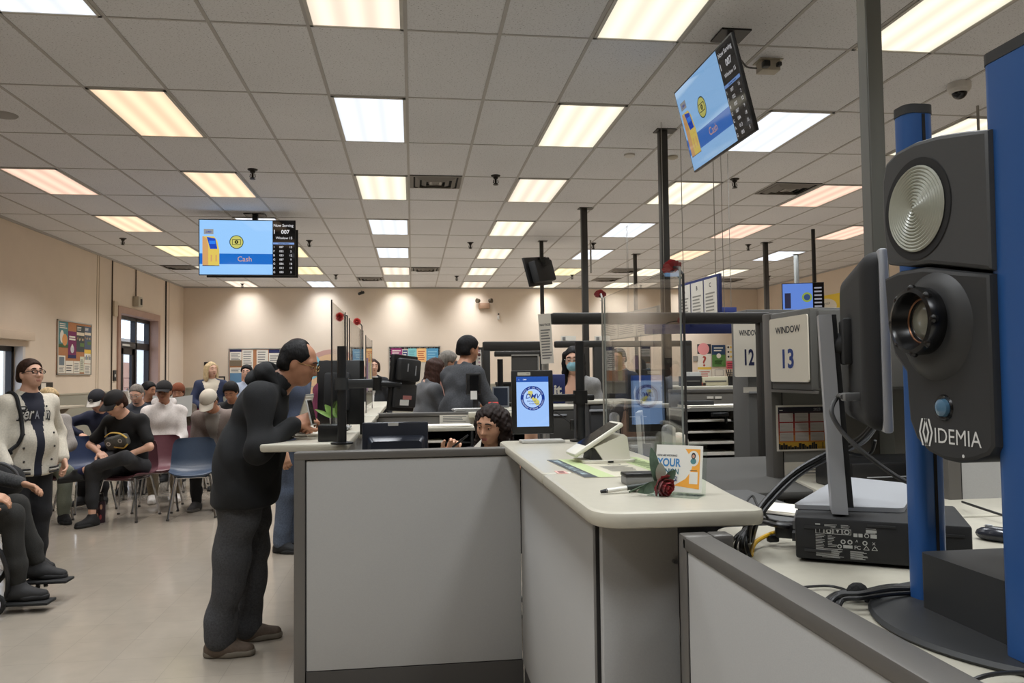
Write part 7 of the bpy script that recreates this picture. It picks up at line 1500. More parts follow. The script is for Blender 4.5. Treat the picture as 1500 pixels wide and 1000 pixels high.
t = thing('partition', 'warm grey panel with name cards behind the paper sorter', 'partition', ((a.x+b.x)/2, Yc, 0)); mb = MB(); mb.box2((a.x-.1, Yc, 0), (b.x+.5, Yc+.06, zc), pg_, .004); mb.build('panel', t); mb = MB(); mb.box2((a.x-.1, Yc-.01, zc), (b.x+.5, Yc+.07, zc+.03), met, .005); mb.build('cap_rail', t)
for k, px in enumerate((1040, 1052)): q = PY(px, 582, Yc); mb = MB(); mb.box((q.x, Yc-.004, q.z), (.055, .006, .018), pap); one('name_card', mb, ['left white name card on the warm grey panel behind the sorter', 'right white name card on the warm grey panel behind the sorter'][k], 'label')
q = PY(1040, 593, Yo+.1); papers((q.x+.1, Yo+.16, zt+.02), (.55, .26), .03, 'white papers spread on top of the black paper sorter', 4)
q = PY(1020, 597, Yo+.2); mb = MB(); mb.box((q.x, Yo+.2, zt+.045), (.22, .15, .05), blk2, .006); one('stapler_tray', mb, 'black tray on top of the paper sorter', 'tray')
q = PY(1055, 607, Yo-.05); t = thing('hole_punch', 'black hole punch clipped over the front of the paper sorter', 'hole punch', (q.x, Yo-.05, q.z-.03)); mb = MB(); mb.box((q.x, Yo-.04, q.z), (.12, .05, .025), blk, .005, rz=.1); mb.build('body', t); mb = MB(); mb.box((q.x+.05, Yo-.03, q.z-.03), (.014, .03, .07), blk, .003); mb.build('handle', t)
Yw = 7.4; zz = PY(1050, 565, Yw).z; slab('worktop', [(PY(1000, 565, Yw).x, Yw), (PY(1120, 565, Yw).x+.3, Yw), (PY(1120, 565, Yw).x+.3, Yw+.7), (PY(1000, 565, Yw).x, Yw+.7)], zz-.04, zz, 'far counter with boxes under the far wall posters')
t = thing('partition', 'dark front of the far counter under the wall posters', 'partition', (PY(1050, 565, Yw).x, Yw+.2, 0)); mb = MB(); mb.box2((PY(1002, 565, Yw).x, Yw+.05, 0), (PY(1120, 565, Yw).x+.28, Yw+.1, zz-.04), pd); mb.build('panel', t)
def boxon(px, py, w, h, c, label, Y=Yw+.15, nm='box', cat='box'): q = PY(px, py, Y); mb = MB(); mb.box((q.x, Y, zz+h/2), (w, .12, h), mat('box_%d_%d_%d' % c, c, rough=.6), .005); mb.box((q.x, Y-.06, zz+h*.5), (w*.8, .004, h*.15), mat('box_line', (90, 88, 84), rough=.7)); one(nm, mb, label, cat)
boxon(1011, 560, .2, .1, (30, 30, 31), 'black box at the left end of the far counter'); boxon(1028, 563, .05, .035, (170, 90, 70), 'tiny red brown box on the far counter'); boxon(1045, 556, .28, .09, (196, 188, 160), 'long cream box on the far counter under the posters'); boxon(1016, 553, .12, .14, (190, 190, 186), 'pale device on the far counter beside the black box', Yw+.35)
q = PY(1071, 560, Yw+.1); t = thing('pen_cup', 'dark pen cup with pens on the far counter beside the WINDOW 12 sign', 'pen cup', (q.x, Yw+.1, zz)); mb = MB(); mb.lathe([(.035, 0), (.04, .09), (.037, .09), (.03, .01)], blk, 16, Matrix.Translation((q.x, Yw+.1, zz))); mb.build('cup', t)
for k in range(5): mb = MB(); mb.cyl((q.x+.01*(k-2), Yw+.1, zz+.04), (q.x+.025*(k-2), Yw+.1, zz+.16), .005, blk, n=6); mb.build('pen', t)
# ------------------------------------------------------------------ WINDOW 12 and WINDOW 13
cpan = mat('overhead_bin', (92, 91, 88), rough=.6, var=.03, vscale=200)
sgn_m = mat('sign_white', (224, 216, 200), rough=.5); sblue = mat('sign_blue', (44, 66, 130), rough=.5); snavy = mat('sign_navy', (30, 34, 70), rough=.5)
def window_sign(num, T, w, h, label, m):
    t = thing('window_sign', label, 'sign', tuple(T.translation)); mb = MB(); mb.prism(rrect(w, h, .012, 4, w/2, h/2), 0, .006, sgn_m, T); b = mb.build('panel', t); mb = MB(); mb.text('WINDOW', h*.145, w/2, h*.755, .0066, ink, T, bold=.022, sx=w/h*.95); mb.build('lettering', b, 0); mb = MB(); mb.text(num, h*.40, w/2, h*.22, .0066, m, T, bold=.028, sx=w/h*.95); mb.build('numerals', b, 0)
# 13: overhead bin, its end faces the customers
Xw = 1.60; ya, yb = PX(1129, 500, Xw).y, PX(1187, 500, Xw).y; zt = PX(1129, 460, Xw).z; zb_ = PX(1129, 570, Xw).z
t = thing('overhead_bin', 'grey overhead cabinet carrying the WINDOW 13 sign', 'cabinet', (Xw, (ya+yb)/2, zb_)); mb = MB(); mb.box2((Xw, yb, zb_), (2.6, ya, zt), cpan, .008); cs = mb.build('carcass', t); mb = MB(); mb.box2((Xw+.03, yb-.018, zb_+.01), (2.58, yb, zt-.01), cpan, .005); mb.build('door', t); mb = MB(); mb.box2((Xw-.004, yb-.02, zb_-.012), (Xw+.02, ya, zb_), met); mb.build('end_trim', t)
s0 = PX(1132, 566, Xw); s1 = PX(1185, 462, Xw); window_sign('13', frameM((Xw-.003, s0.y, zb_+.035), (0, -1, 0), (0, 0, 1)), s0.y-s1.y, zt-zb_-.06, 'white WINDOW 13 sign with blue numerals', sblue)
partition('partition', 'tall grey panel behind the calendar, under the overhead cabinet', (1.60, ya+.045), (2.72, ya+.045), zt+.005, mface=mat('panel_mid_grey', (128, 126, 122), rough=.85), posts=(True, True))  # face in one even mid grey, darker than the near panels
# 12: tall grey cabinet end behind the frame
X12 = PY(1076, 500, 5.0).x; y12a = 5.0; y12b = 4.62; zt2 = PX(1085, 455, X12).z; t = thing('tall_cabinet', 'tall grey cabinet end carrying the WINDOW 12 sign', 'cabinet', (X12+.3, 4.85, 0)); mb = MB(); mb.box2((X12, 4.80, 0), (X12+.5, 5.05, zt2), cpan, .005); mb.build('carcass', t); mb = MB(); zz_ = PX(1090, 573, X12).z; mb.box2((X12, 4.79, zz_-.012), (X12+.3, 4.80, zz_), silver); q = PY(1100, 576, 4.8); mb.box2((q.x-.05, 4.795, q.z+.005), (q.x+.06, 4.80, q.z+.04), pap); mb.build('label_strip', t)
T12 = frameM((X12-.006, 4.99, PX(1080, 552, X12).z), (0, -1, 0), (0, 0, 1)); window_sign('12', frameM(PY(1076, 552, 4.785), (.97, -.24, 0), (0, 0, 1)), .19, PY(1077, 472, 4.78).z-PY(1077, 552, 4.78).z, 'white WINDOW 12 sign partly cut off by the dark frame post', snavy)
# calendar and papers on the grey panel
Yp = ya+.045-.034; a = PY(1138, 661, Yp-.004); b = PY(1232, 592, Yp-.004); w, h = b.x-a.x, b.z-a.z; T = frameM((a.x, Yp-.003, a.z), (1, 0, 0), (0, 0, 1))
mb = MB(); mb.box((w/2, h/2, .001), (w, h, .003), pap, T=T); z = .0028; x0, x1, y0, y1 = w*.03, w*.98, h*.04, h*.96
cols = [(46, 20, 30), (120, 24, 30), (150, 40, 34), (176, 76, 44), (196, 120, 48), (204, 160, 52)]
for k in range(6): mb.rect(x0, y0+(y1-y0)*(5-k)/6, x1, y0+(y1-y0)*(6-k)/6, z, mat('cal%d' % k, cols[k], rough=.6), T)
mb.rect(x0, h*.86, x1, y1, z+.0003, mat('cal_top', (26, 20, 34), rough=.6), T); mb.text('2023', h*.085, w*.62, h*.875, z+.0006, mat('cal_year', (150, 146, 150), rough=.6), T, bold=.01); mb.rect(x0+.006, h*.885, x0+.022, h*.9, z+.0006, pap, T)
for i_ in range(3):
    for j_ in range(4):
        px_, py_ = x0+(x1-x0)*(.02+.245*j_), h*(.64-.21*i_); mb.rect(px_, py_, px_+(x1-x0)*.215, py_+h*.185, z+.0004, mat('cal_cell', (200, 192, 186), rough=.7), T)
        for r_ in range(5): mb.rect(px_+.004, py_+h*(.02+.03*r_), px_+(x1-x0)*.2, py_+h*(.028+.03*r_), z+.0007, mat('cal_ink', (168, 158, 154), rough=.7), T)
rd = random.Random(21); x = x0; sk = mat('cal_skyline', (22, 18, 16), rough=.7)
while x < x0+(x1-x0)*.6: ww_ = rd.uniform(.006, .014); mb.rect(x, y0, x+ww_, y0+h*rd.uniform(.04, .16), z+.001, sk, T); x += ww_*1.1
bx0 = x0+(x1-x0)*.62; mb.rect(bx0, y0+h*.03, x1, y0+h*.04, z+.001, sk, T)
for u in (.2, .7): mb.rect(bx0+(x1-bx0)*u, y0, bx0+(x1-bx0)*u+.004, y0+h*.14, z+.001, sk, T)
one('wall_calendar', mb, '2023 wall calendar with red and yellow skyline under the overhead cabinet', 'calendar', loc=T.translation)
a = PY(1150, 712, Yp-.004); b = PY(1226, 675, Yp-.004); T = frameM((a.x, Yp-.003, a.z), (1, 0, 0), (0, 0, 1)); mb = MB(); mb.box(((b.x-a.x)/2, (b.z-a.z)/2, 0), (b.x-a.x, b.z-a.z, .003), pap, T=T); lines(mb, T @ Matrix.Translation((0, 0, -.0018)), .1, .2, .01, .09, 6, ink2); mb.rect(.10, .085, .14, .093, .002, ink, T); one('paper_notice', mb, 'white form pinned under the 2023 calendar', 'notice', loc=T.translation)
# desk right of the worktop, black tray, papers
slab('worktop', [(1.45, 2.30), (2.7, 2.30), (2.7, ya), (1.66, ya)], .93, .965, 'lower beige desk in front of the calendar panel')
cabinet('low dark cabinet between the survey card and the calendar panel', 1046, 1100, 706, 3.45, .5, 2, cabd)
q = PY(1262, 690, 3.0); t = thing('document_tray', 'black document tray behind the monitor stand', 'tray', (q.x, 2.95, .965)); mb = MB(); mb.box2((q.x-.16, 2.80, .965), (q.x+.30, 3.08, PY(1262, 678, 2.8).z), blk, .008); mb.build('body', t); mb = MB(); mb.box2((q.x-.10, 2.797, 1.02), (q.x+.28, 2.80, 1.024), silver); mb.build('edge_strip', t)
q = PZ(1060, 708, .99); papers((1.22, 2.42, .975), (.16, .20), .7, 'white folded leaflet at the right end of the worktop', 2); 
t = thing('side_bin', 'dark tray unit under the folded leaflet at the end of the worktop', 'tray', (1.22, 2.45, 0)); mb = MB(); mb.box2((1.00, 2.30, 0), (1.29, 2.9, .93), cabd, .004); mb.build('carcass', t); mb = MB(); mb.box2((.99, 2.29, .93), (1.295, 2.92, .972), cabm, .004); mb.build('rim', t)
# beyond the camera stand: panel, office machine
partition('partition', 'pale grey panel seen between the two blue columns', (1.9, 2.62), (3.3, 2.62), 1.40, mface=pnl, posts=(True, False)); 
q = PY(1322, 600, 4.0); t = thing('printer', 'pale printer with papers seen between the monitor and the blue column', 'printer', (q.x, 4.0, 1.0)); mb = MB(); mb.box((q.x+.1, 4.0, PY(1322, 612, 4.0).z), (.42, .34, .13), mat('printer_grey', (186, 184, 178), rough=.5), .02); mb.build('body', t); mb = MB(); mb.box((q.x+.08, 3.83, PY(1322, 605, 4.0).z), (.3, .02, .03), cabd); mb.build('paper_slot', t)
t = thing('storage_cabinet', 'grey cabinet under the pale printer', 'cabinet', (q.x+.1, 4.05, 0)); mb = MB(); mb.box2((q.x-.2, 3.8, 0), (q.x+.5, 4.3, PY(1322, 626, 4.0).z), cabm, .004); mb.build('carcass', t); mb = MB(); mb.box2((q.x-.0, 3.79, 1.0), (q.x+.2, 3.8, 1.02), silver); mb.build('handle', t)
# table by the left wall
q = PY(95, 600, 11.6); tl_ = mat('table_top', (186, 178, 162), rough=.4); t = thing('wall_shelf', 'beige writing shelf with a triangular bracket on the left wall', 'shelf', (XL+.25, q.y, 1.0)); z = PY(95, 600, 11.6).z; y0, y1 = 10.6, 12.6; mb = MB(); mb.box2((XL, y0, z), (XL+.55, y1, z+.035), tl_, .004); mb.build('top', t)
for y in (y0+.25, y1-.25): mb = MB(); mb.prism([(0, 0), (.45, 0), (.04, -.35), (0, -.35)][::-1], 0, .03, mat('bracket_tan', (150, 136, 116), rough=.6), frameM((XL, y, z), (1, 0, 0), (0, 0, 1))); mb.build('bracket', t)
a = PX(58, 560, XL+.02); b = PX(66, 600, XL+.02); mb = MB(); mb.box2((XL, a.y, b.z+.1), (XL+.02, b.y+.25, a.z), blk); mb.rect(.05, .05, .2, .15, .0, pap, frameM((XL+.021, a.y, b.z+.1), (0, 1, 0), (0, 0, 1))); mb.rect(.05, .2, .2, .3, .0, pap, frameM((XL+.021, a.y, b.z+.1), (0, 1, 0), (0, 0, 1))); one('framed_sign', mb, 'black framed sign on the left wall behind the visitor in the cream jacket', 'framed sign')
# ------------------------------------------------------------------ shell chairs
chrome = mat('chrome', (190, 190, 192), rough=.12, metal=1.0)
def chair_proto():
    t = thing('shell_chair', 'chair', 'chair', (0, 0, 0)); PM[t] = Matrix.Identity(4); mb = MB()
    prof = [(.215, .425, .18), (.225, .44, .20), (.20, .452, .222), (.10, .445, .235), (.0, .432, .24), (-.10, .432, .238), (-.165, .45, .235), (-.205, .50, .232), (-.225, .57, .228), (-.24, .65, .222), (-.255, .73, .212), (-.262, .775, .19), (-.264, .795, .15)]
    up_, dn_ = [], []
    for k, (x, z, w) in enumerate(prof):
        r1, r2 = [], []
        for v in np.linspace(-1, 1, 13):
            e = abs(v)**2.6; back = max(0, min(1, (z-.46)/.2)); cup = .045*e
            p = Vector((x+cup*back*1.1, v*w, z+cup*(1-back)*.8-(.0 if k < 12 else 0))); q = Vector((0, 0, -.008))*(1-back)+Vector((-.008, 0, 0))*back; r1.append(p); r2.append(p+q)
        up_.append(r1); dn_.append(r2)
    sm = mat('shell_blue', (58, 72, 92), rough=.38, var=.05, vscale=30); mb.grid(up_, sm); mb.grid([r[::-1] for r in dn_], sm)
    n = len(prof)
    for (A, B) in ((up_, dn_),):
        mb.grid([[A[i][0] for i in range(n)], [B[i][0] for i in range(n)]], sm); mb.grid([[B[i][-1] for i in range(n)], [A[i][-1] for i in range(n)]], sm); mb.grid([B[0], A[0]], sm); mb.grid([A[-1], B[-1]], sm)
    mb.build('shell', t, 50)
    for sx in (1, -1):
        for sy_ in (1, -1):
            mb = MB(); mb.tube([(.10*sx-.01, .10*sy_, .418), (.15*sx-.01, .15*sy_, .415), (.165*sx-.01, .17*sy_, .39), (.235*sx-.01, .225*sy_, .012)], .0115, chrome, 8, smooth=3); l = mb.build('leg', t); mb = MB(); mb.cyl((.235*sx-.01, .225*sy_, 0), (.235*sx-.01, .225*sy_, .018), .015, mat('foot_glide', (60, 58, 56), rough=.5), n=10); mb.build('foot_glide', l)
    mb = MB(); mb.tube([(.14, .16, .412), (.14, -.16, .412)], .009, chrome, 8); mb.tube([(-.16, .16, .412), (-.16, -.16, .412)], .009, chrome, 8); mb.tube([(.14, .15, .410), (-.16, .15, .410)], .009, chrome, 8); mb.tube([(.14, -.15, .410), (-.16, -.15, .410)], .009, chrome, 8); mb.build('seat_frame', t)
    return t
CH0 = chair_proto(); used = [0]
def chair(px, py, Y, heading, col, label):
    o = CH0 if not used[0] else copytree(CH0); used[0] += 1
    v = PY(px, py, Y); o.location = (v.x, Y, 0); o.rotation_euler = (0, 0, math.radians(heading)); o['label'] = label; o['category'] = 'chair'; o['group'] = 'moulded shell chairs in the waiting area'
    if col != 'blue':
        c = {'maroon': (108, 68, 76), 'navy': (44, 58, 90), 'slate': (70, 84, 106)}[col]; m = mat('shell_'+col, c, rough=.38, var=.05, vscale=30)
        for ch in o.children:
            if ch.name.startswith('shell'):
                if o is CH0: continue
                ch.data = ch.data.copy(); ch.data.materials[0] = m
    return o
chair(283, 690, 8.55, -78, 'blue', 'empty slate blue shell chair nearest the hooded man')
chair(232, 670, 9.05, -80, 'maroon', 'empty maroon shell chair beside the man with crossed legs')
chair(186, 690, 8.5, -100, 'maroon', 'maroon shell chair under the man with crossed legs')
chair(126, 670, 9.15, -42, 'navy', 'empty navy shell chair left of the man with crossed legs')
chair(100, 640, 10.4, -60, 'navy', 'navy shell chair behind the person in the grey sweater')
chair(66, 695, 8.6, -60, 'maroon', 'maroon shell chair under the person in the grey sweater')
chair(238, 640, 10.0, -78, 'maroon', 'maroon shell chair under the man in the white hooded sweatshirt')
chair(276, 632, 10.75, -80, 'maroon', 'maroon shell chair between the white hooded sweatshirt and the beige cap')
chair(318, 650, 9.4, -85, 'maroon', 'maroon shell chair under the man in the beige cap')
chair(160, 640, 10.0, -85, 'blue', 'blue shell chair under the man in the navy top and black and white cap')
chair(203, 625, 10.9, -80, 'blue', 'blue shell chair under the older man in the dark grey shirt')
chair(345, 625, 10.9, -85, 'maroon', 'maroon shell chair under the dark haired person in black')
chair(262, 615, 12.0, -80, 'maroon', 'maroon shell chair under the newspaper reader')
chair(222, 610, 12.2, -75, 'blue', 'blue shell chair under the dark haired person by the entrance door')
# ------------------------------------------------------------------ people
V = Vector
def fx(px, py, Y): return PY(px, py, Y).x
def shoe(n, c, sole=(50, 48, 46)): return dict(n=n, c=c, sole=sole)
BLKSHOE = shoe('black', (24, 24, 25), (30, 30, 30))
DPANT = dict(n='black_pants', c=(26, 26, 29), wr=.004)
def hooded_man():
    J = pose('stand', H=1.69, lean=10, hyaw=-4, hpitch=20, curl=24, handL=V((.30, .14, 1.15)), handR=V((.345, -.12, 1.185)), elL=(-.5, .6, -.6), elR=(-.9, -.75, -.3), neckfwd=.015, sh=1.05, pel=(.075, 0, .89),
             knees=[V((.09, .10, .50)), V((.03, -.11, .50))], ankles=[V((.06, .12, .085)), V((-.035, -.11, .085))], toes=[(1, .12, 0), (1, -.06, 0)])
    st = dict(vox=.0085, hvox=.004, skin='b', hair='balding', hairt=1.5, hairc='black', glasses='gold', girth=1.12, belly=.03, neckw=1.12, face=1.12,
              hand=[dict(d=(.75, -.55, .2), up=(.3, .5, .8), curl=.8), dict(d=(.82, .42, .28), up=(.05, -.75, .7), curl=.85)],
              pants=dict(n='charcoal_sweat', c=(58, 58, 60), w=1.28, cuff=.062, len=.99, wr=.010, wf=17, var=.3), shoes=dict(n='taupe', c=(82, 68, 56), sole=(104, 96, 84)),
              top=dict(n='black_fleece', c=(14, 15, 17), w=1.15, hood=2, hip=1.1, hem=-.115, wr=.009, wf=15, cuff=.05, name='hoodie', hipw=1.3))
    person('person', 'man in a black hooded jacket and dark grey sweatpants leaning on the ledge', J, (-.965, 4.345, 0), 0, st)
    return J, st
Jm, stm = hooded_man()
Rm = Matrix.Translation((-.965, 4.345, 0))
w = Rm @ Jm['ha'][1]
t = thing('smartphone', 'pale phone held upright in the hand of the hooded man', 'phone', tuple(w)); mb = MB(); T = frameM(w+V((.09, .02, .03)), (.25, .97, 0), (-.22, .1, 1)); mb.box((0, .03, 0), (.07, .14, .009), mat('phone_white', (196, 194, 190), rough=.3), .004, T=T); mb.build('case', t); mb = MB(); mb.box((0, .03, .005), (.062, .128, .001), mat('screen_off', (14, 14, 16), rough=.15), T=T); mb.build('screen', t)
w2 = Rm @ Jm['ha'][0]; mb = MB(); T = frameM(w2+V((.05, .0, .04)), (.2, .9, 0), (.35, .1, 1)); mb.box((0, .04, 0), (.13, .2, .004), pap, T=T); mb.box((.01, .05, -.006), (.13, .2, .003), mat('paper_grey', (188, 186, 182), rough=.8), T=T); one('booklet', mb, 'white folded papers held at the chest of the hooded man', 'papers')
# jeans behind him
J = pose('stand', H=1.72, lean=4, hyaw=10)
X = fx(423, 800, 6.65); person('person', 'person in blue jeans and a dusty blue shirt hidden behind the hooded man', J, (X, 6.7, 0), -20, dict(vox=.016, skin='a', hair='short', hairc='brown', pants=dict(n='jeans', c=(84, 94, 112), w=1.1, var=.3, len=1.0, cuff=.062), shoes=BLKSHOE, top=dict(n='dusty_blue', c=(70, 78, 98), w=1.0)))
X = fx(470, 570, 9.2); person('person', 'dark haired person in a maroon jacket beyond the hooded man\'s face', pose('stand', H=1.60, lean=4, hyaw=-20, handL=V((.3, .1, 1.0)), handR=V((.3, -.1, 1.0))), (X, 9.2, 0), 20, dict(vox=.018, skin='c', hair='long', hairc='black', hairlen=.3, pants=DPANT, shoes=BLKSHOE, top=dict(n='maroon', c=(104, 34, 66), w=1.05)))
X = fx(547, 570, 12.4); person('person', 'person in a black jacket with pale bands standing far back past the ledges', pose('stand', H=1.68, hyaw=20), (X, 12.4, 0), -95, dict(vox=.018, skin='c', hair='long', hairc='brown', hairlen=.12, pants=DPANT, shoes=BLKSHOE, top=dict(n='black_band', c=(30, 30, 33), open=dict(n='pale_band', c=(196, 192, 186), w=.05))))
# customers at the next counter
Xw_ = fx(622, 560, 8.0)
person('person', 'woman with long auburn brown hair in a dark vest over grey sleeves', pose('stand', H=1.60, lean=6, hyaw=-14, hpitch=18, handL=V((.34, .05, 1.08)), handR=V((.34, -.12, 1.06))), (Xw_, 8.0, 0), 25,
       dict(vox=.012, skin='c', hair='long', hairc='auburn', hairlen=.30, strands=11, pants=dict(n='grey_slacks', c=(70, 70, 74)), shoes=BLKSHOE, top=dict(n='grey_sleeve', c=(96, 96, 98), w=1.05, collar=True, open=dict(n='dark_vest', c=(24, 25, 29), w=.2))))
person('person', 'grey haired person in a pinkish top standing beside the auburn haired woman', pose('stand', H=1.68, lean=6, hyaw=0, hpitch=8), (fx(643, 560, 8.9), 8.9, 0), 10, dict(vox=.015, skin='a', hair='short', hairc='grey', hairt=1.3, pants=DPANT, shoes=BLKSHOE, top=dict(n='pinkish', c=(176, 132, 120), w=1.0)))
person('person', 'tall man with black hair in a grey denim jacket seen from behind', pose('stand', H=1.80, lean=10, hyaw=-12, hpitch=6, handL=V((.38, .08, 1.12)), handR=V((.40, -.12, 1.10)), elR=(-.4, -.8, -.7)), (fx(670, 560, 7.55), 7.55, 0), 42,
       dict(vox=.011, skin='b', hair='short', hairc='black', hairt=1.0, pants=dict(n='dark_jeans', c=(50, 54, 62)), shoes=BLKSHOE, top=dict(n='grey_denim', c=(62, 63, 66), w=1.14, collar=True, wr=.008, wf=17, var=.25)))
# clerk
J = pose('sit', H=1.62, lean=8, hyaw=-14, hpitch=14, hroll=-6, handL=V((.36, .22, .92)), handR=V((.38, -.17, .965)), seat=.40, sh=1.0, elR=(-.2, -.8, -.8), elL=(-.2, .8, -.8))
cx = fx(722, 625, 4.5); person('person', 'clerk with dark curly hair and earring looking down behind the wide grey panel', J, (cx+.04, 4.62, 0), -112, dict(vox=.0075, hvox=.004, skin='a', hair='long', hairc='dbrown', hairlen=.27, strands=13, wavy=.016, hspan=1.08, hairw=.005, lipc='r', sit=1, face=1.05,
       hand=[None, dict(d=(.1, .35, .9), up=(-.9, -.3, .1), curl=.75)], pants=DPANT, shoes=BLKSHOE, top=dict(n='dark_blouse', c=(48, 42, 46), w=1.0)))
hc = PY(742, 650, 4.42); mb = MB(); mb.tube([hc+V((.0, 0, -.005)), hc+V((.012, 0, .012)), hc+V((.02, 0, .03))], .0025, mat('earring', (190, 190, 186), rough=.2, metal=.8), 6); mb.v and one('earring', mb, 'pale dangling earring beside the cheek of the clerk', 'earring')
a = PY(663, 655, 4.2); b = PY(683, 639, 4.15); mb = MB(); mb.cyl(a, b, .0062, blk, n=10); mb.cyl(b, b+(b-a)*.12, .004, gr, n=10); one('pen', mb, 'black pen held by the clerk behind the grey panel', 'pen')
mb = MB(); T = frameM(PY(673, 664, 4.15), (1, .1, .0), (.55, .3, .8)); mb.poly([(0, -.04, 0), (.10, -.04, 0), (.125, .075, 0)], pap, T); mb.poly([(0, -.04, -.002), (.125, .075, -.002), (.10, -.04, -.002)], pap, T); one('paper_sheet', mb, 'white folded sheet standing in front of the mouth of the clerk', 'paper')
mb = MB()
t = thing('office_chair', 'dark office chair behind the clerk', 'chair', (cx+.05, 4.72, 0)); mb.cyl((cx+.05, 4.72, .08), (cx+.05, 4.72, .42), .03, blk); 
for k in range(5): mb.cyl((cx+.05, 4.72, .1), (cx+.05+.28*math.cos(k*1.257), 4.72+.28*math.sin(k*1.257), .05), .02, blk, n=8)
mb.build('base', t); mb = MB(); mb.box((cx+.03, 4.68, .44), (.46, .46, .07), mat('office_fabric', (40, 40, 44), rough=.9), .03); mb.build('seat', t); mb = MB(); mb.box((cx+.12, 4.95, .78), (.42, .06, .42), MATS['office_fabric'], .03, rz=-.3); mb.build('backrest', t)
# masked clerk
person('person', 'clerk with long black hair wearing a pale blue face mask', pose('stand', H=1.66, lean=2, hyaw=20, hpitch=8), (fx(845, 560, 7.0), 7.0, 0), -130, dict(vox=.010, skin='c', hair='long', hairc='black', hairlen=.42, strands=11, glasses='clear', mask=True, pants=DPANT, shoes=BLKSHOE, top=dict(n='grey_top', c=(126, 124, 122), w=.95, sleeve=.4, open=dict(n='skinlike', c=(214, 168, 144), w=.05, below=.02))))
# added body behind the plexiglass stands in for the reflected man resting his chin
person('person', 'man in a dark sweater resting a hand on his chin, stand-in for a plexiglass reflection', pose('stand', H=1.72, hyaw=18, hpitch=6, handR=V((.16, -.03, 1.50)), elR=(.3, -.6, -1), handL=V((.22, -.08, 1.12)), elL=(-.2, .7, -.6)), (fx(911, 560, 9.4), 9.4, 0), -150, dict(vox=.013, skin='b', hair='crop', hairc='dbrown', pants=DPANT, shoes=BLKSHOE, top=dict(n='dark_sweater', c=(40, 42, 52), w=1.02)))
# ---- the waiting area
# standing visitor in the cream varsity jacket
Yv = 6.3; Xv = fx(42, 640, Yv)
J = pose('stand', H=1.565, lean=-2, hyaw=4, hpitch=-8, handL=V((.04, .245, .82)), handR=V((.17, -.25, .82)), sh=1.0)
stv = dict(vox=.007, hvox=.006, skin='c', hair='crop', hairc='brown', hairt=1.5, glasses='black', girth=1.12, belly=.03, pants=dict(n='black_pants', c=(26, 26, 29), w=1.12), shoes=BLKSHOE, face=1.0,
           top=dict(n='cream_varsity', c=(206, 199, 184), collar=True, w=1.12, wr=.007, wf=14, hem=-.10, cuff=.05, open=dict(n='navy_shirt', c=(32, 34, 48), w=.055, off=-.01)))
rv = person('person', 'standing visitor with glasses in a cream varsity jacket, looking up', J, (Xv, Yv, 0), -36, stv)
# varsity script and stripes follow the jacket
jk = stv['_top']; T0 = PM[rv]
def on_jacket(u, v, d=.175): c = J['chest']; return V((c.x+d, c.y+u, c.z+v))
from mathutils.bvhtree import BVHTree
bvh = BVHTree.FromPolygons([v.co.copy() for v in jk.data.vertices], [tuple(p.vertices) for p in jk.data.polygons])
def wrap(mb0, y0, z0, h):
    """lay flat lettering (x to the person's left, y up) onto the jacket front"""
    for k, q in enumerate(mb0.v):
        a = (y0+q.x)/.17; d = V((math.cos(a), math.sin(a), 0)); o = V((J['chest'].x, 0, J['chest'].z+z0+q.y)); hit = bvh.ray_cast(o+d*.6, -d)
        mb0.v[k] = T0 @ ((hit[0] if hit[0] else o+d*.17)+d*(h+q.z))
lt = mat('varsity_black', (24, 24, 26), rough=.8); lw2 = mat('varsity_white', (190, 186, 178), rough=.8); mb = MB()
for txt, y0, sz, ml_ in (('Fer', -.175, .125, lw2), ('A', -.035, .085, mat('shirt_letter', (150, 152, 160), rough=.8)), ('n', .07, .11, lw2)):
    for bo, m_, h in ((.075, lt, .003), (.0, ml_, .0045)):
        if txt == 'A' and bo: continue
        q = MB(); q.text(txt, sz, 0, 0, 0, m_, al='L', bold=bo+.012, sx=.75, skew=.25 if txt != 'A' else 0); wrap(q, y0, .0, h); mb.add(q.v, q.f, m_)
PM[jk] = T0; mb.build('lettering', jk, 0)
mb = MB(); jm = mat('varsity_snap', (60, 58, 56), rough=.3, metal=.5)
for s_ in (1, -1):
    for k in range(5): q = MB(); q.v = [V((0, 0, 0))]; wrap(q, .105 if s_ > 0 else -.115, .09-.10*k, .002); sb_ = MB(); sb_.ell((0, 0, 0), .0085, jm, 8, Matrix.Translation(q.v[0])); sb_.build('snap', jk)
mb = MB(); hz = J['pel'].z-.135*J['s']
for dz, m_ in ((.012, lt), (.03, lw2), (.045, lt)):
    mb.tube([T0 @ V((J['pel'].x+.165*math.cos(a), .205*math.sin(a), hz+dz+.02)) for a in np.linspace(.35, 2*PI-.35, 26)], .006, m_, 6)
mb.build('hem_stripe', jk)
def cling(pts, off=.009):
    out = []
    for p in spline([V(p) for p in pts], 6): h = bvh.find_nearest(p); out.append(T0 @ (h[0]+h[1]*off))
    return out
t = thing('shoulder_bag', 'black shoulder bag slung on the visitor in the cream jacket', 'bag', tuple(T0 @ V((-.05, -.30, .85)))); stp = mat('bag_black', (22, 22, 24), rough=.8)
mb = MB(); mb.tube(cling(((-.14, -.14, 1.06), (-.07, -.13, 1.27), (.02, -.12, 1.31), (.12, -.13, 1.2), (.18, -.15, 1.04), (.12, -.2, .9))), .014, stp, 8); mb.build('strap', t); mb = MB(); mb.box(T0 @ V((-.12, -.26, .93)), (.16, .30, .36), stp, .05, rz=math.radians(-40)); mb.build('body', t)
w = T0 @ J['ha'][1]; mb = MB(); mb.box(w+V((.02, -.04, -.05)), (.10, .004, .14), pap, rz=-.3); one('paper_sheet', mb, 'white paper in the hand of the visitor in the cream jacket', 'paper')
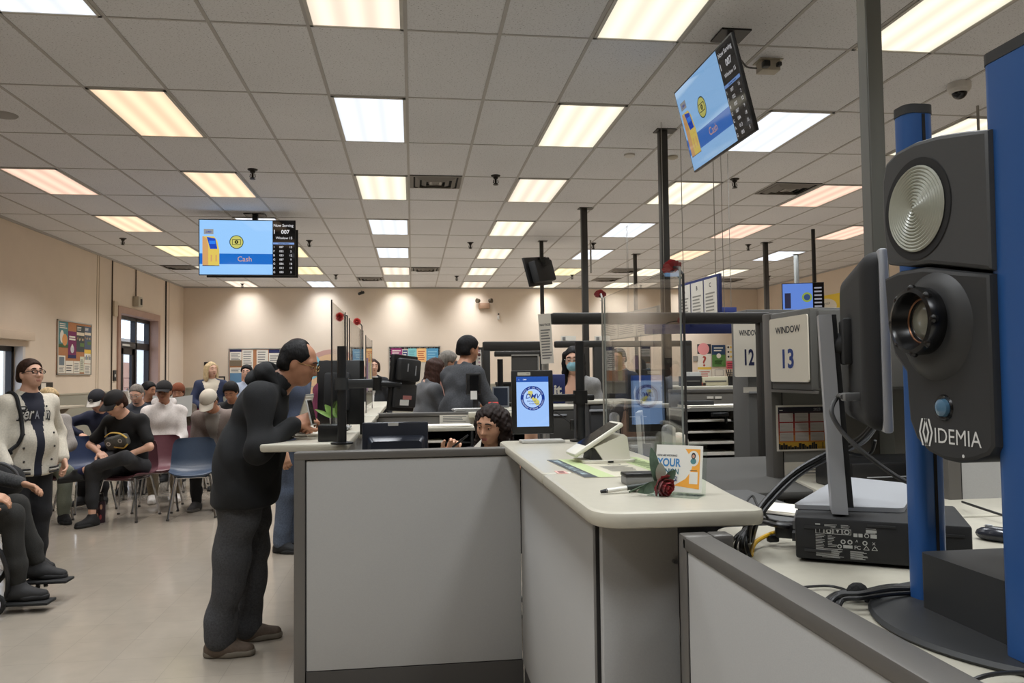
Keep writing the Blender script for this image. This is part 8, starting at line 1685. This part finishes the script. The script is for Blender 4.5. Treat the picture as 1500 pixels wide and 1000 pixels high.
# wheelchair user, legs only in frame
Yc_ = 5.35;
sh_ = shoe('sandal_black', (30, 29, 29), (26, 25, 25))
pelx = PY(-70, 690, Yc_).x
an0 = V((fx(84, 812, 5.45)-pelx-.12, .10, .23)); an1 = V((fx(54, 830, 5.25)-pelx-.12, -.12, .15))
J = pose('sit', H=1.68, lean=-4, seat=.50, handL=V((.30, .26, .74)), handR=V((.30, -.26, .74)), knees=[V((fx(24, 716, 5.45)-pelx, .09, .62)), V((fx(14, 726, 5.25)-pelx, -.12, .59))], ankles=[an0, an1], toes=[(1, .05, -.12), (1, -.05, -.02)])
person('person', 'wheelchair user in dark trousers whose legs reach in from the left edge', J, (pelx, Yc_, 0), 4, dict(vox=.013, skin='a', hair='short', hairc='grey', sit=1, pants=dict(n='olive_black', c=(38, 37, 34), w=1.0, len=.93), shoes=sh_, top=dict(n='grey_camo', c=(66, 66, 66), w=1.1, var=.4)))
t = thing('wheelchair', 'wheelchair with black footrests at the lower left edge', 'wheelchair', (pelx, Yc_, 0)); wm_ = mat('wheelchair_frame', (60, 60, 62), rough=.35, metal=.6); rub = mat('rubber', (20, 20, 20), rough=.8)
for sy_ in (1, -1):
    mb = MB(); yw = Yc_+sy_*.30; mb.tube([(pelx-.08+.30*math.cos(a), yw, .30+.30*math.sin(a)) for a in np.linspace(0, 2*PI, 33)], .016, rub, 8); [mb.cyl((pelx-.08, yw, .3), (pelx-.08+.29*math.cos(k*PI/6), yw, .3+.29*math.sin(k*PI/6)), .002, chrome, n=5) for k in range(12)]; mb.build('wheel', t)
    mb = MB(); mb.tube([(pelx+.36, Yc_+sy_*.20+.075*math.cos(a)*.0, .075+.06*math.sin(a)) if False else (pelx+.36+.06*math.cos(a), Yc_+sy_*.22, .075+.06*math.sin(a)) for a in np.linspace(0, 2*PI, 17)], .014, rub, 8); mb.build('caster', t)
    mb = MB(); mb.tube([(pelx-.22, Yc_+sy_*.22, .95), (pelx-.22, Yc_+sy_*.22, .46), (pelx+.30, Yc_+sy_*.22, .46), (pelx+.42, Yc_+sy_*.2, .30), (fx(30 if sy_ < 0 else 60, 830, Yc_)-.02, Yc_+sy_*.12, .09)], .013, wm_, 8, smooth=4); mb.build('side_frame', t)
    fpx = V((fx(44 if sy_ < 0 else 70, 838, Yc_+sy_*.1), Yc_+sy_*.11, .055 if sy_ < 0 else .13)); mb = MB(); mb.box(fpx, (.27, .13, .018), rub, .006); mb.build('footrest', t)
mb = MB(); mb.box((pelx+.03, Yc_, .46), (.44, .42, .04), mat('wheelchair_seat', (30, 30, 34), rough=.8), .015); mb.box((pelx-.2, Yc_, .74), (.03, .42, .42), MATS['wheelchair_seat'], .012); mb.build('seat', t)
c = PY(10, 690, 5.95); t = thing('backpack', 'dark backpack on the lap at the left edge', 'bag', (c.x, c.y, .62)); mb = MB(); mb.ell((0, 0, 0), (.12, .11, .12), stp, 16, Matrix.Translation((c.x, c.y, .72))); mb.build('body', t); mb = MB(); mb.tube([(c.x-.04, c.y-.1, .80), (c.x+.03, c.y-.14, .86), (c.x+.10, c.y-.10, .80), (c.x+.12, c.y-.06, .70)], .012, mat('strap_grey', (90, 90, 92), rough=.7), 8, smooth=5); mb.build('strap', t)
# man with crossed legs
Yx = 8.52; Xx = fx(188, 690, Yx)
J = pose('sit', H=1.72, lean=12, hyaw=-16, hpitch=30, curl=16, hroll=-8, seat=.45, handL=V((.30, .10, .66)), handR=V((.34, -.12, .70)), elL=(-.2, .8, -.3), elR=(-.2, -.9, -.3),
         knees=[V((.40, .20, .66)), V((.42, -.13, .50))], ankles=[V((.47, -.26, .52)), V((.44, -.12, .085))], toes=[(.35, -.95, -.1), (1, -.25, 0)])
st = dict(vox=.009, hvox=.006, skin='c', hair='short', hairc='brown', glasses='gold', sit=1, cap=dict(n='black', c=(30, 29, 30)), pants=dict(n='charcoal_jeans', c=(44, 45, 48), w=.98, len=.74), shoes=dict(n='black_clog', c=(24, 24, 25), sole=(28, 28, 28)),
          top=dict(n='black_tee', c=(18, 18, 20), w=1.05, sleeve=.36, name='t_shirt'))
rx = person('person', 'man in black T-shirt and black cap with crossed legs, dozing on a shell chair', J, (Xx+.03, Yx+.02, 0), -106, st)
T0 = PM[rx]; mb = MB(); ak = J['an'][0]; dd = (J['kn'][0]-ak).normalized(); mb.tube([T0 @ (ak-dd*.03), T0 @ (ak+dd*.07)], [.038, .042], mat('sock_navy', (34, 38, 74), rough=.9), 14); o = mb.build('sock', None); o.parent = rx; o.matrix_parent_inverse = Matrix.Identity(4)
for v in o.data.vertices: v.co = T0.inverted() @ v.co
t = thing('waist_bag', 'grey waist bag with a yellow strap worn across the chest of the cross legged man', 'bag', tuple(T0 @ (J['belly']+V((.16, 0, .05))))); gb = mat('waist_bag_grey', (92, 92, 88), rough=.8, var=.15, vscale=50)
bc_ = J['belly']+V((.21, .0, .10)); mb = MB(); mb.box((0, 0, 0), (.09, .25, .13), gb, .035, T=T0 @ Matrix.Translation(bc_) @ Matrix.Rotation(.25, 4, 'X') @ Matrix.Rotation(.3, 4, 'Y')); b_ = mb.build('pouch', t)
mb = MB(); mb.tube([T0 @ (bc_+V(p)) for p in ((.04, .13, .04), (.05, .06, .085), (.05, -.04, .09), (.03, -.12, .05))], .009, mat('strap_yellow', (206, 172, 84), rough=.7), 8, smooth=5, flat=.5); mb.tube([T0 @ (bc_+V(p)) for p in ((.04, .14, -.02), (.05, .10, -.06), (.05, .0, -.05))], .008, MATS['strap_yellow'], 8, smooth=5, flat=.5); mb.tube([T0 @ (bc_+V(p)) for p in ((.0, -.12, .03), (-.05, -.16, .14), (-.14, -.12, .28))], .012, gb, 8, smooth=4, flat=.4); mb.build('strap', t)
mb = MB(); Tb_ = T0 @ Matrix.Translation(bc_) @ Matrix.Rotation(.25, 4, 'X') @ Matrix.Rotation(.3, 4, 'Y')
for y in (.06, -.07): mb.disc(0, 0, .022, .0, mat('badge_white', (220, 220, 215)), Tb_ @ frameM((.0458, y, .01), (0, 1, 0), (0, 0, 1)), n=20); mb.disc(0, 0, .014, .0005, ink2, Tb_ @ frameM((.0458, y, .01), (0, 1, 0), (0, 0, 1)), n=20)
mb.build('badge', b_, 0)
# bottle on the floor
q = PZ(147, 765, 0); t = thing('water_bottle', 'dark flask with pictures standing on the floor by the cross legged man', 'bottle', tuple(q)); Tq = Matrix.Translation(q); fm = mat('flask_dark', (50, 30, 40), rough=.35, var=.2, vscale=14)
mb = MB(); mb.lathe([(.043, 0), (.046, .01), (.046, .19), (.042, .21), (.036, .215)], fm, 28, Tq); fl = mb.build('body', t)
mb = MB(); mb.lathe([(.036, .215), (.036, .225), (.031, .23), (.031, .26), (.026, .265)], blk, 24, Tq); mb.tube([q+V((-.02, 0, .26)), q+V((-.018, 0, .295)), q+V((.018, 0, .295)), q+V((.02, 0, .26))], .006, blk, 8, smooth=4); mb.cyl(q+V((0, 0, .262)), q+V((0, 0, .285)), .012, blk, n=12); mb.build('lid', t)
mb = MB()
for (a, z, wv, hv, c) in ((-1.1, .16, .5, .05, (196, 150, 120)), (-1.9, .07, .6, .06, (188, 140, 120)), (-1.2, .06, .45, .05, (150, 60, 60)), (-1.75, .15, .35, .04, (90, 70, 80))):
    rows = [[q+V((.0466*math.cos(a+u*wv), .0466*math.sin(a+u*wv), z+v*hv*math.sqrt(max(0, 1-u*u*3.5)))) for u in np.linspace(-.5, .5, 9)] for v in (-.5, .5)]; mb.grid(rows, mat('flask_art_%d_%d_%d' % c, c, rough=.5))
mb.build('picture', fl, 0)
for px_, lab in ((100, 'small clear plastic cup on the floor under the navy shell chair'),): q = PZ(px_, 752, 0); t_ = MB(); t_.lathe([(.03, 0), (.036, .06), (.034, .06), (.028, .004)], glassmat('cup_clear', (220, 222, 222)), 18, Matrix.Translation(q)); t_.lathe([(.037, .058), (.037, .064), (.03, .07)], mat('label_white', (214, 212, 206)), 18, Matrix.Translation(q)); one('plastic_cup', t_, lab, 'cup')
# seated people
def seated(px, Y, heading, label, chairpy=690, seat=.45, **k):
    st = k.pop('st'); J = pose('sit', seat=seat, **k); st['sit'] = 1; r = person('person', label, J, (fx(px, 640, Y), Y, 0), heading, st); return J, st, r
seated(66, 8.63, -58, 'person in a pale grey sweater and sage trousers seated behind the cream jacket', H=1.66, lean=6, hyaw=40, hpitch=12, handL=V((.30, .05, .66)), handR=V((.32, -.08, .66)), elL=(-.3, .9, -.3), elR=(-.3, -.9, -.3), pel=(-.06, 0, .55),
       st=dict(vox=.012, skin='c', hair='short', hairc='blond', pants=dict(n='sage', c=(122, 128, 116), w=1.1), shoes=BLKSHOE, girth=1.1, top=dict(n='pale_grey', c=(150, 146, 142), w=1.15, wr=.006)))
seated(160, 9.95, -95, 'man in a navy top and black and white cap propping out one arm', H=1.70, lean=22, hyaw=-4, hpitch=30, handR=V((.36, -.16, .80)), elR=(.1, -1, .25), handL=V((.34, .06, .66)),
       st=dict(vox=.012, skin='c', hair='short', hairc='brown', cap=dict(n='navyblack', c=(28, 30, 38), front=(26, 28, 34), brim=(196, 192, 184), badge=True), pants=DPANT, shoes=BLKSHOE, top=dict(n='navy_top', c=(32, 38, 62), w=1.08)))
seated(205, 10.8, -82, 'older man with short grey hair and glasses in a dark grey shirt', H=1.74, lean=10, hyaw=-12, hpitch=24, st=dict(vox=.012, skin='c', hair='crop', hairc='grey', glasses='clear', pants=dict(n='grey_slacks', c=(70, 70, 74)), shoes=BLKSHOE, stubble=True, beardc='grey', top=dict(n='slate_shirt', c=(62, 66, 74), w=1.1)))
seated(216, 12.1, -74, 'dark haired person in profile by the entrance door', H=1.74, lean=4, hyaw=52, hpitch=6, st=dict(vox=.014, skin='b', hair='short', hairc='black', pants=DPANT, shoes=BLKSHOE, top=dict(n='dark_coat', c=(36, 36, 42))))
seated(240, 9.95, -72, 'man in a white hooded sweatshirt and black cap', H=1.76, lean=4, hyaw=-14, hpitch=4, handL=V((.34, .10, .62)), handR=V((.32, -.16, .64)), st=dict(vox=.010, skin='b', hair='crop', hairc='black', cap=dict(n='black2', c=(24, 23, 25)), pants=dict(n='camo_tan', c=(120, 108, 88), var=.35), shoes=shoe('white_trainer', (204, 200, 194), (196, 192, 186)), top=dict(n='white_hoodie', c=(214, 208, 204), w=1.1, hood=2, wr=.006)))
seated(320, 9.3, -92, 'man in a beige cap and grey tan jacket looking down at his hands', H=1.74, lean=20, hyaw=-8, hpitch=42, curl=8, handL=V((.36, .05, .58)), handR=V((.36, -.07, .58)), st=dict(vox=.010, skin='b', hair='crop', hairc='black', cap=dict(n='beige', c=(190, 182, 168)), pants=dict(n='black_trousers', c=(28, 28, 31)), shoes=shoe('grey_trainer', (62, 60, 60), (110, 106, 100)), top=dict(n='taupe_jacket', c=(118, 106, 100), w=1.14, collar=True, wr=.006, open=dict(n='grey_tee', c=(140, 134, 128), w=.05))))
seated(344, 10.9, -95, 'dark haired person in black seated behind the hooded man', H=1.76, lean=8, hyaw=0, hpitch=30, st=dict(vox=.013, skin='b', hair='short', hairc='black', hairt=1.3, pants=DPANT, shoes=BLKSHOE, top=dict(n='black_top', c=(22, 22, 24))))
Jn, sn, rn = seated(262, 11.9, -84, 'reader in a rust brown knit hat holding up a newspaper', H=1.66, lean=2, hpitch=10, handL=V((.40, .16, .92)), handR=V((.40, -.16, .92)), st=dict(vox=.013, skin='b', hair='short', hairc='brown', beanie=dict(n='rust', c=(116, 62, 36)), pants=DPANT, shoes=BLKSHOE, top=dict(n='brown_coat', c=(74, 62, 50), w=1.05)))
T0 = PM[rn]; mb = MB(); TN = frameM(T0 @ V((.46, .0, 1.02)), T0.to_3x3() @ V((0, 1, 0)), T0.to_3x3() @ V((-.25, 0, 1)))
for s_ in (1, -1): mb.add([(0, -.15, 0), (s_*.26, -.13, .06), (s_*.26, .17, .06), (0, .15, 0)], [(0, 1, 2, 3) if s_ > 0 else (3, 2, 1, 0)], mat('newsprint', (176, 176, 170), rough=.9), TN)
mb.poly([(.03, -.1, -.012), (.22, -.085, .04), (.22, .08, .04), (.03, .06, -.012)][::-1], mat('news_teal', (96, 140, 150), rough=.9), TN @ Matrix.Translation((0, 0, -.01))); mb.poly([(-.22, -.05, .03), (-.04, -.06, -.012), (-.04, .12, -.012), (-.22, .14, .03)][::-1], mat('news_lines', (128, 128, 126), rough=.9), TN @ Matrix.Translation((0, 0, -.012)))
one('newspaper', mb, 'open newspaper held up by the reader in the rust hat', 'newspaper')
# standing visitor by the back wall
Yw2 = 12.6; J = pose('stand', H=1.66, hyaw=26, hpitch=-2, handL=V((.20, .16, .98)), handR=V((.22, -.10, .98)), elR=(-.4, -.9, -.2), elL=(-.4, .9, -.3)); rw = person('person', 'standing woman with long blond hair in a navy coat over a cream top', J, (fx(309, 600, Yw2), Yw2, 0), -75, dict(vox=.0115, skin='c', hair='long', hairc='blond', hairlen=.22, pants=dict(n='navy_trousers', c=(34, 36, 48)), shoes=BLKSHOE, top=dict(n='navy_coat', c=(40, 48, 74), w=1.14, hem=-.22, open=dict(n='cream_top', c=(204, 192, 172), w=.08))))
T0 = PM[rw]; t = thing('tote_bag', 'pink and black tote bag hanging at the side of the standing woman in navy', 'bag', tuple(T0 @ V((0, -.3, .7)))); mb = MB(); mb.box((0, 0, 0), (.12, .26, .32), mat('tote_pink', (190, 60, 110), rough=.8), .03, T=T0 @ Matrix.Translation((.04, -.30, .86))); mb.box((.0, .02, .02), (.125, .10, .325), stp, .01, T=T0 @ Matrix.Translation((.04, -.30, .86))); mb.build('body', t); mb = MB(); mb.tube([T0 @ V(p) for p in ((.04, -.30, 1.0), (.02, -.22, 1.25), (0, -.17, 1.36))], .01, stp, 8, smooth=4, flat=.5); mb.build('strap', t)
person('person', 'person in a pale blue top mostly hidden behind the hooded man\'s shoulder', pose('stand', H=1.60), (fx(362, 600, 12.3), 12.3, 0), -90, dict(vox=.018, skin='c', hair='short', hairc='black', pants=DPANT, shoes=BLKSHOE, top=dict(n='pale_blue', c=(176, 186, 204))))
# ------------------------------------------------------------------ daylight and view settings
w = bpy.data.worlds.new('world'); SC.world = w; w.use_nodes = True; nt = w.node_tree; bg = nt.nodes['Background']
bg.inputs[0].default_value = (.74, .84, 1.0, 1); bg.inputs[1].default_value = SKY_S
SC.view_settings.view_transform = 'Standard'; SC.view_settings.look = 'None'; SC.view_settings.gamma = 1; SC.view_settings.exposure = EXPO; SC.view_settings.use_curve_mapping = False
SC.cycles.use_denoising = True; SC.cycles.max_bounces = 8; SC.cycles.diffuse_bounces = 5; SC.cycles.glossy_bounces = 4; SC.cycles.transparent_max_bounces = 16; SC.cycles.sample_clamp_indirect = 6; SC.cycles.caustics_reflective = False
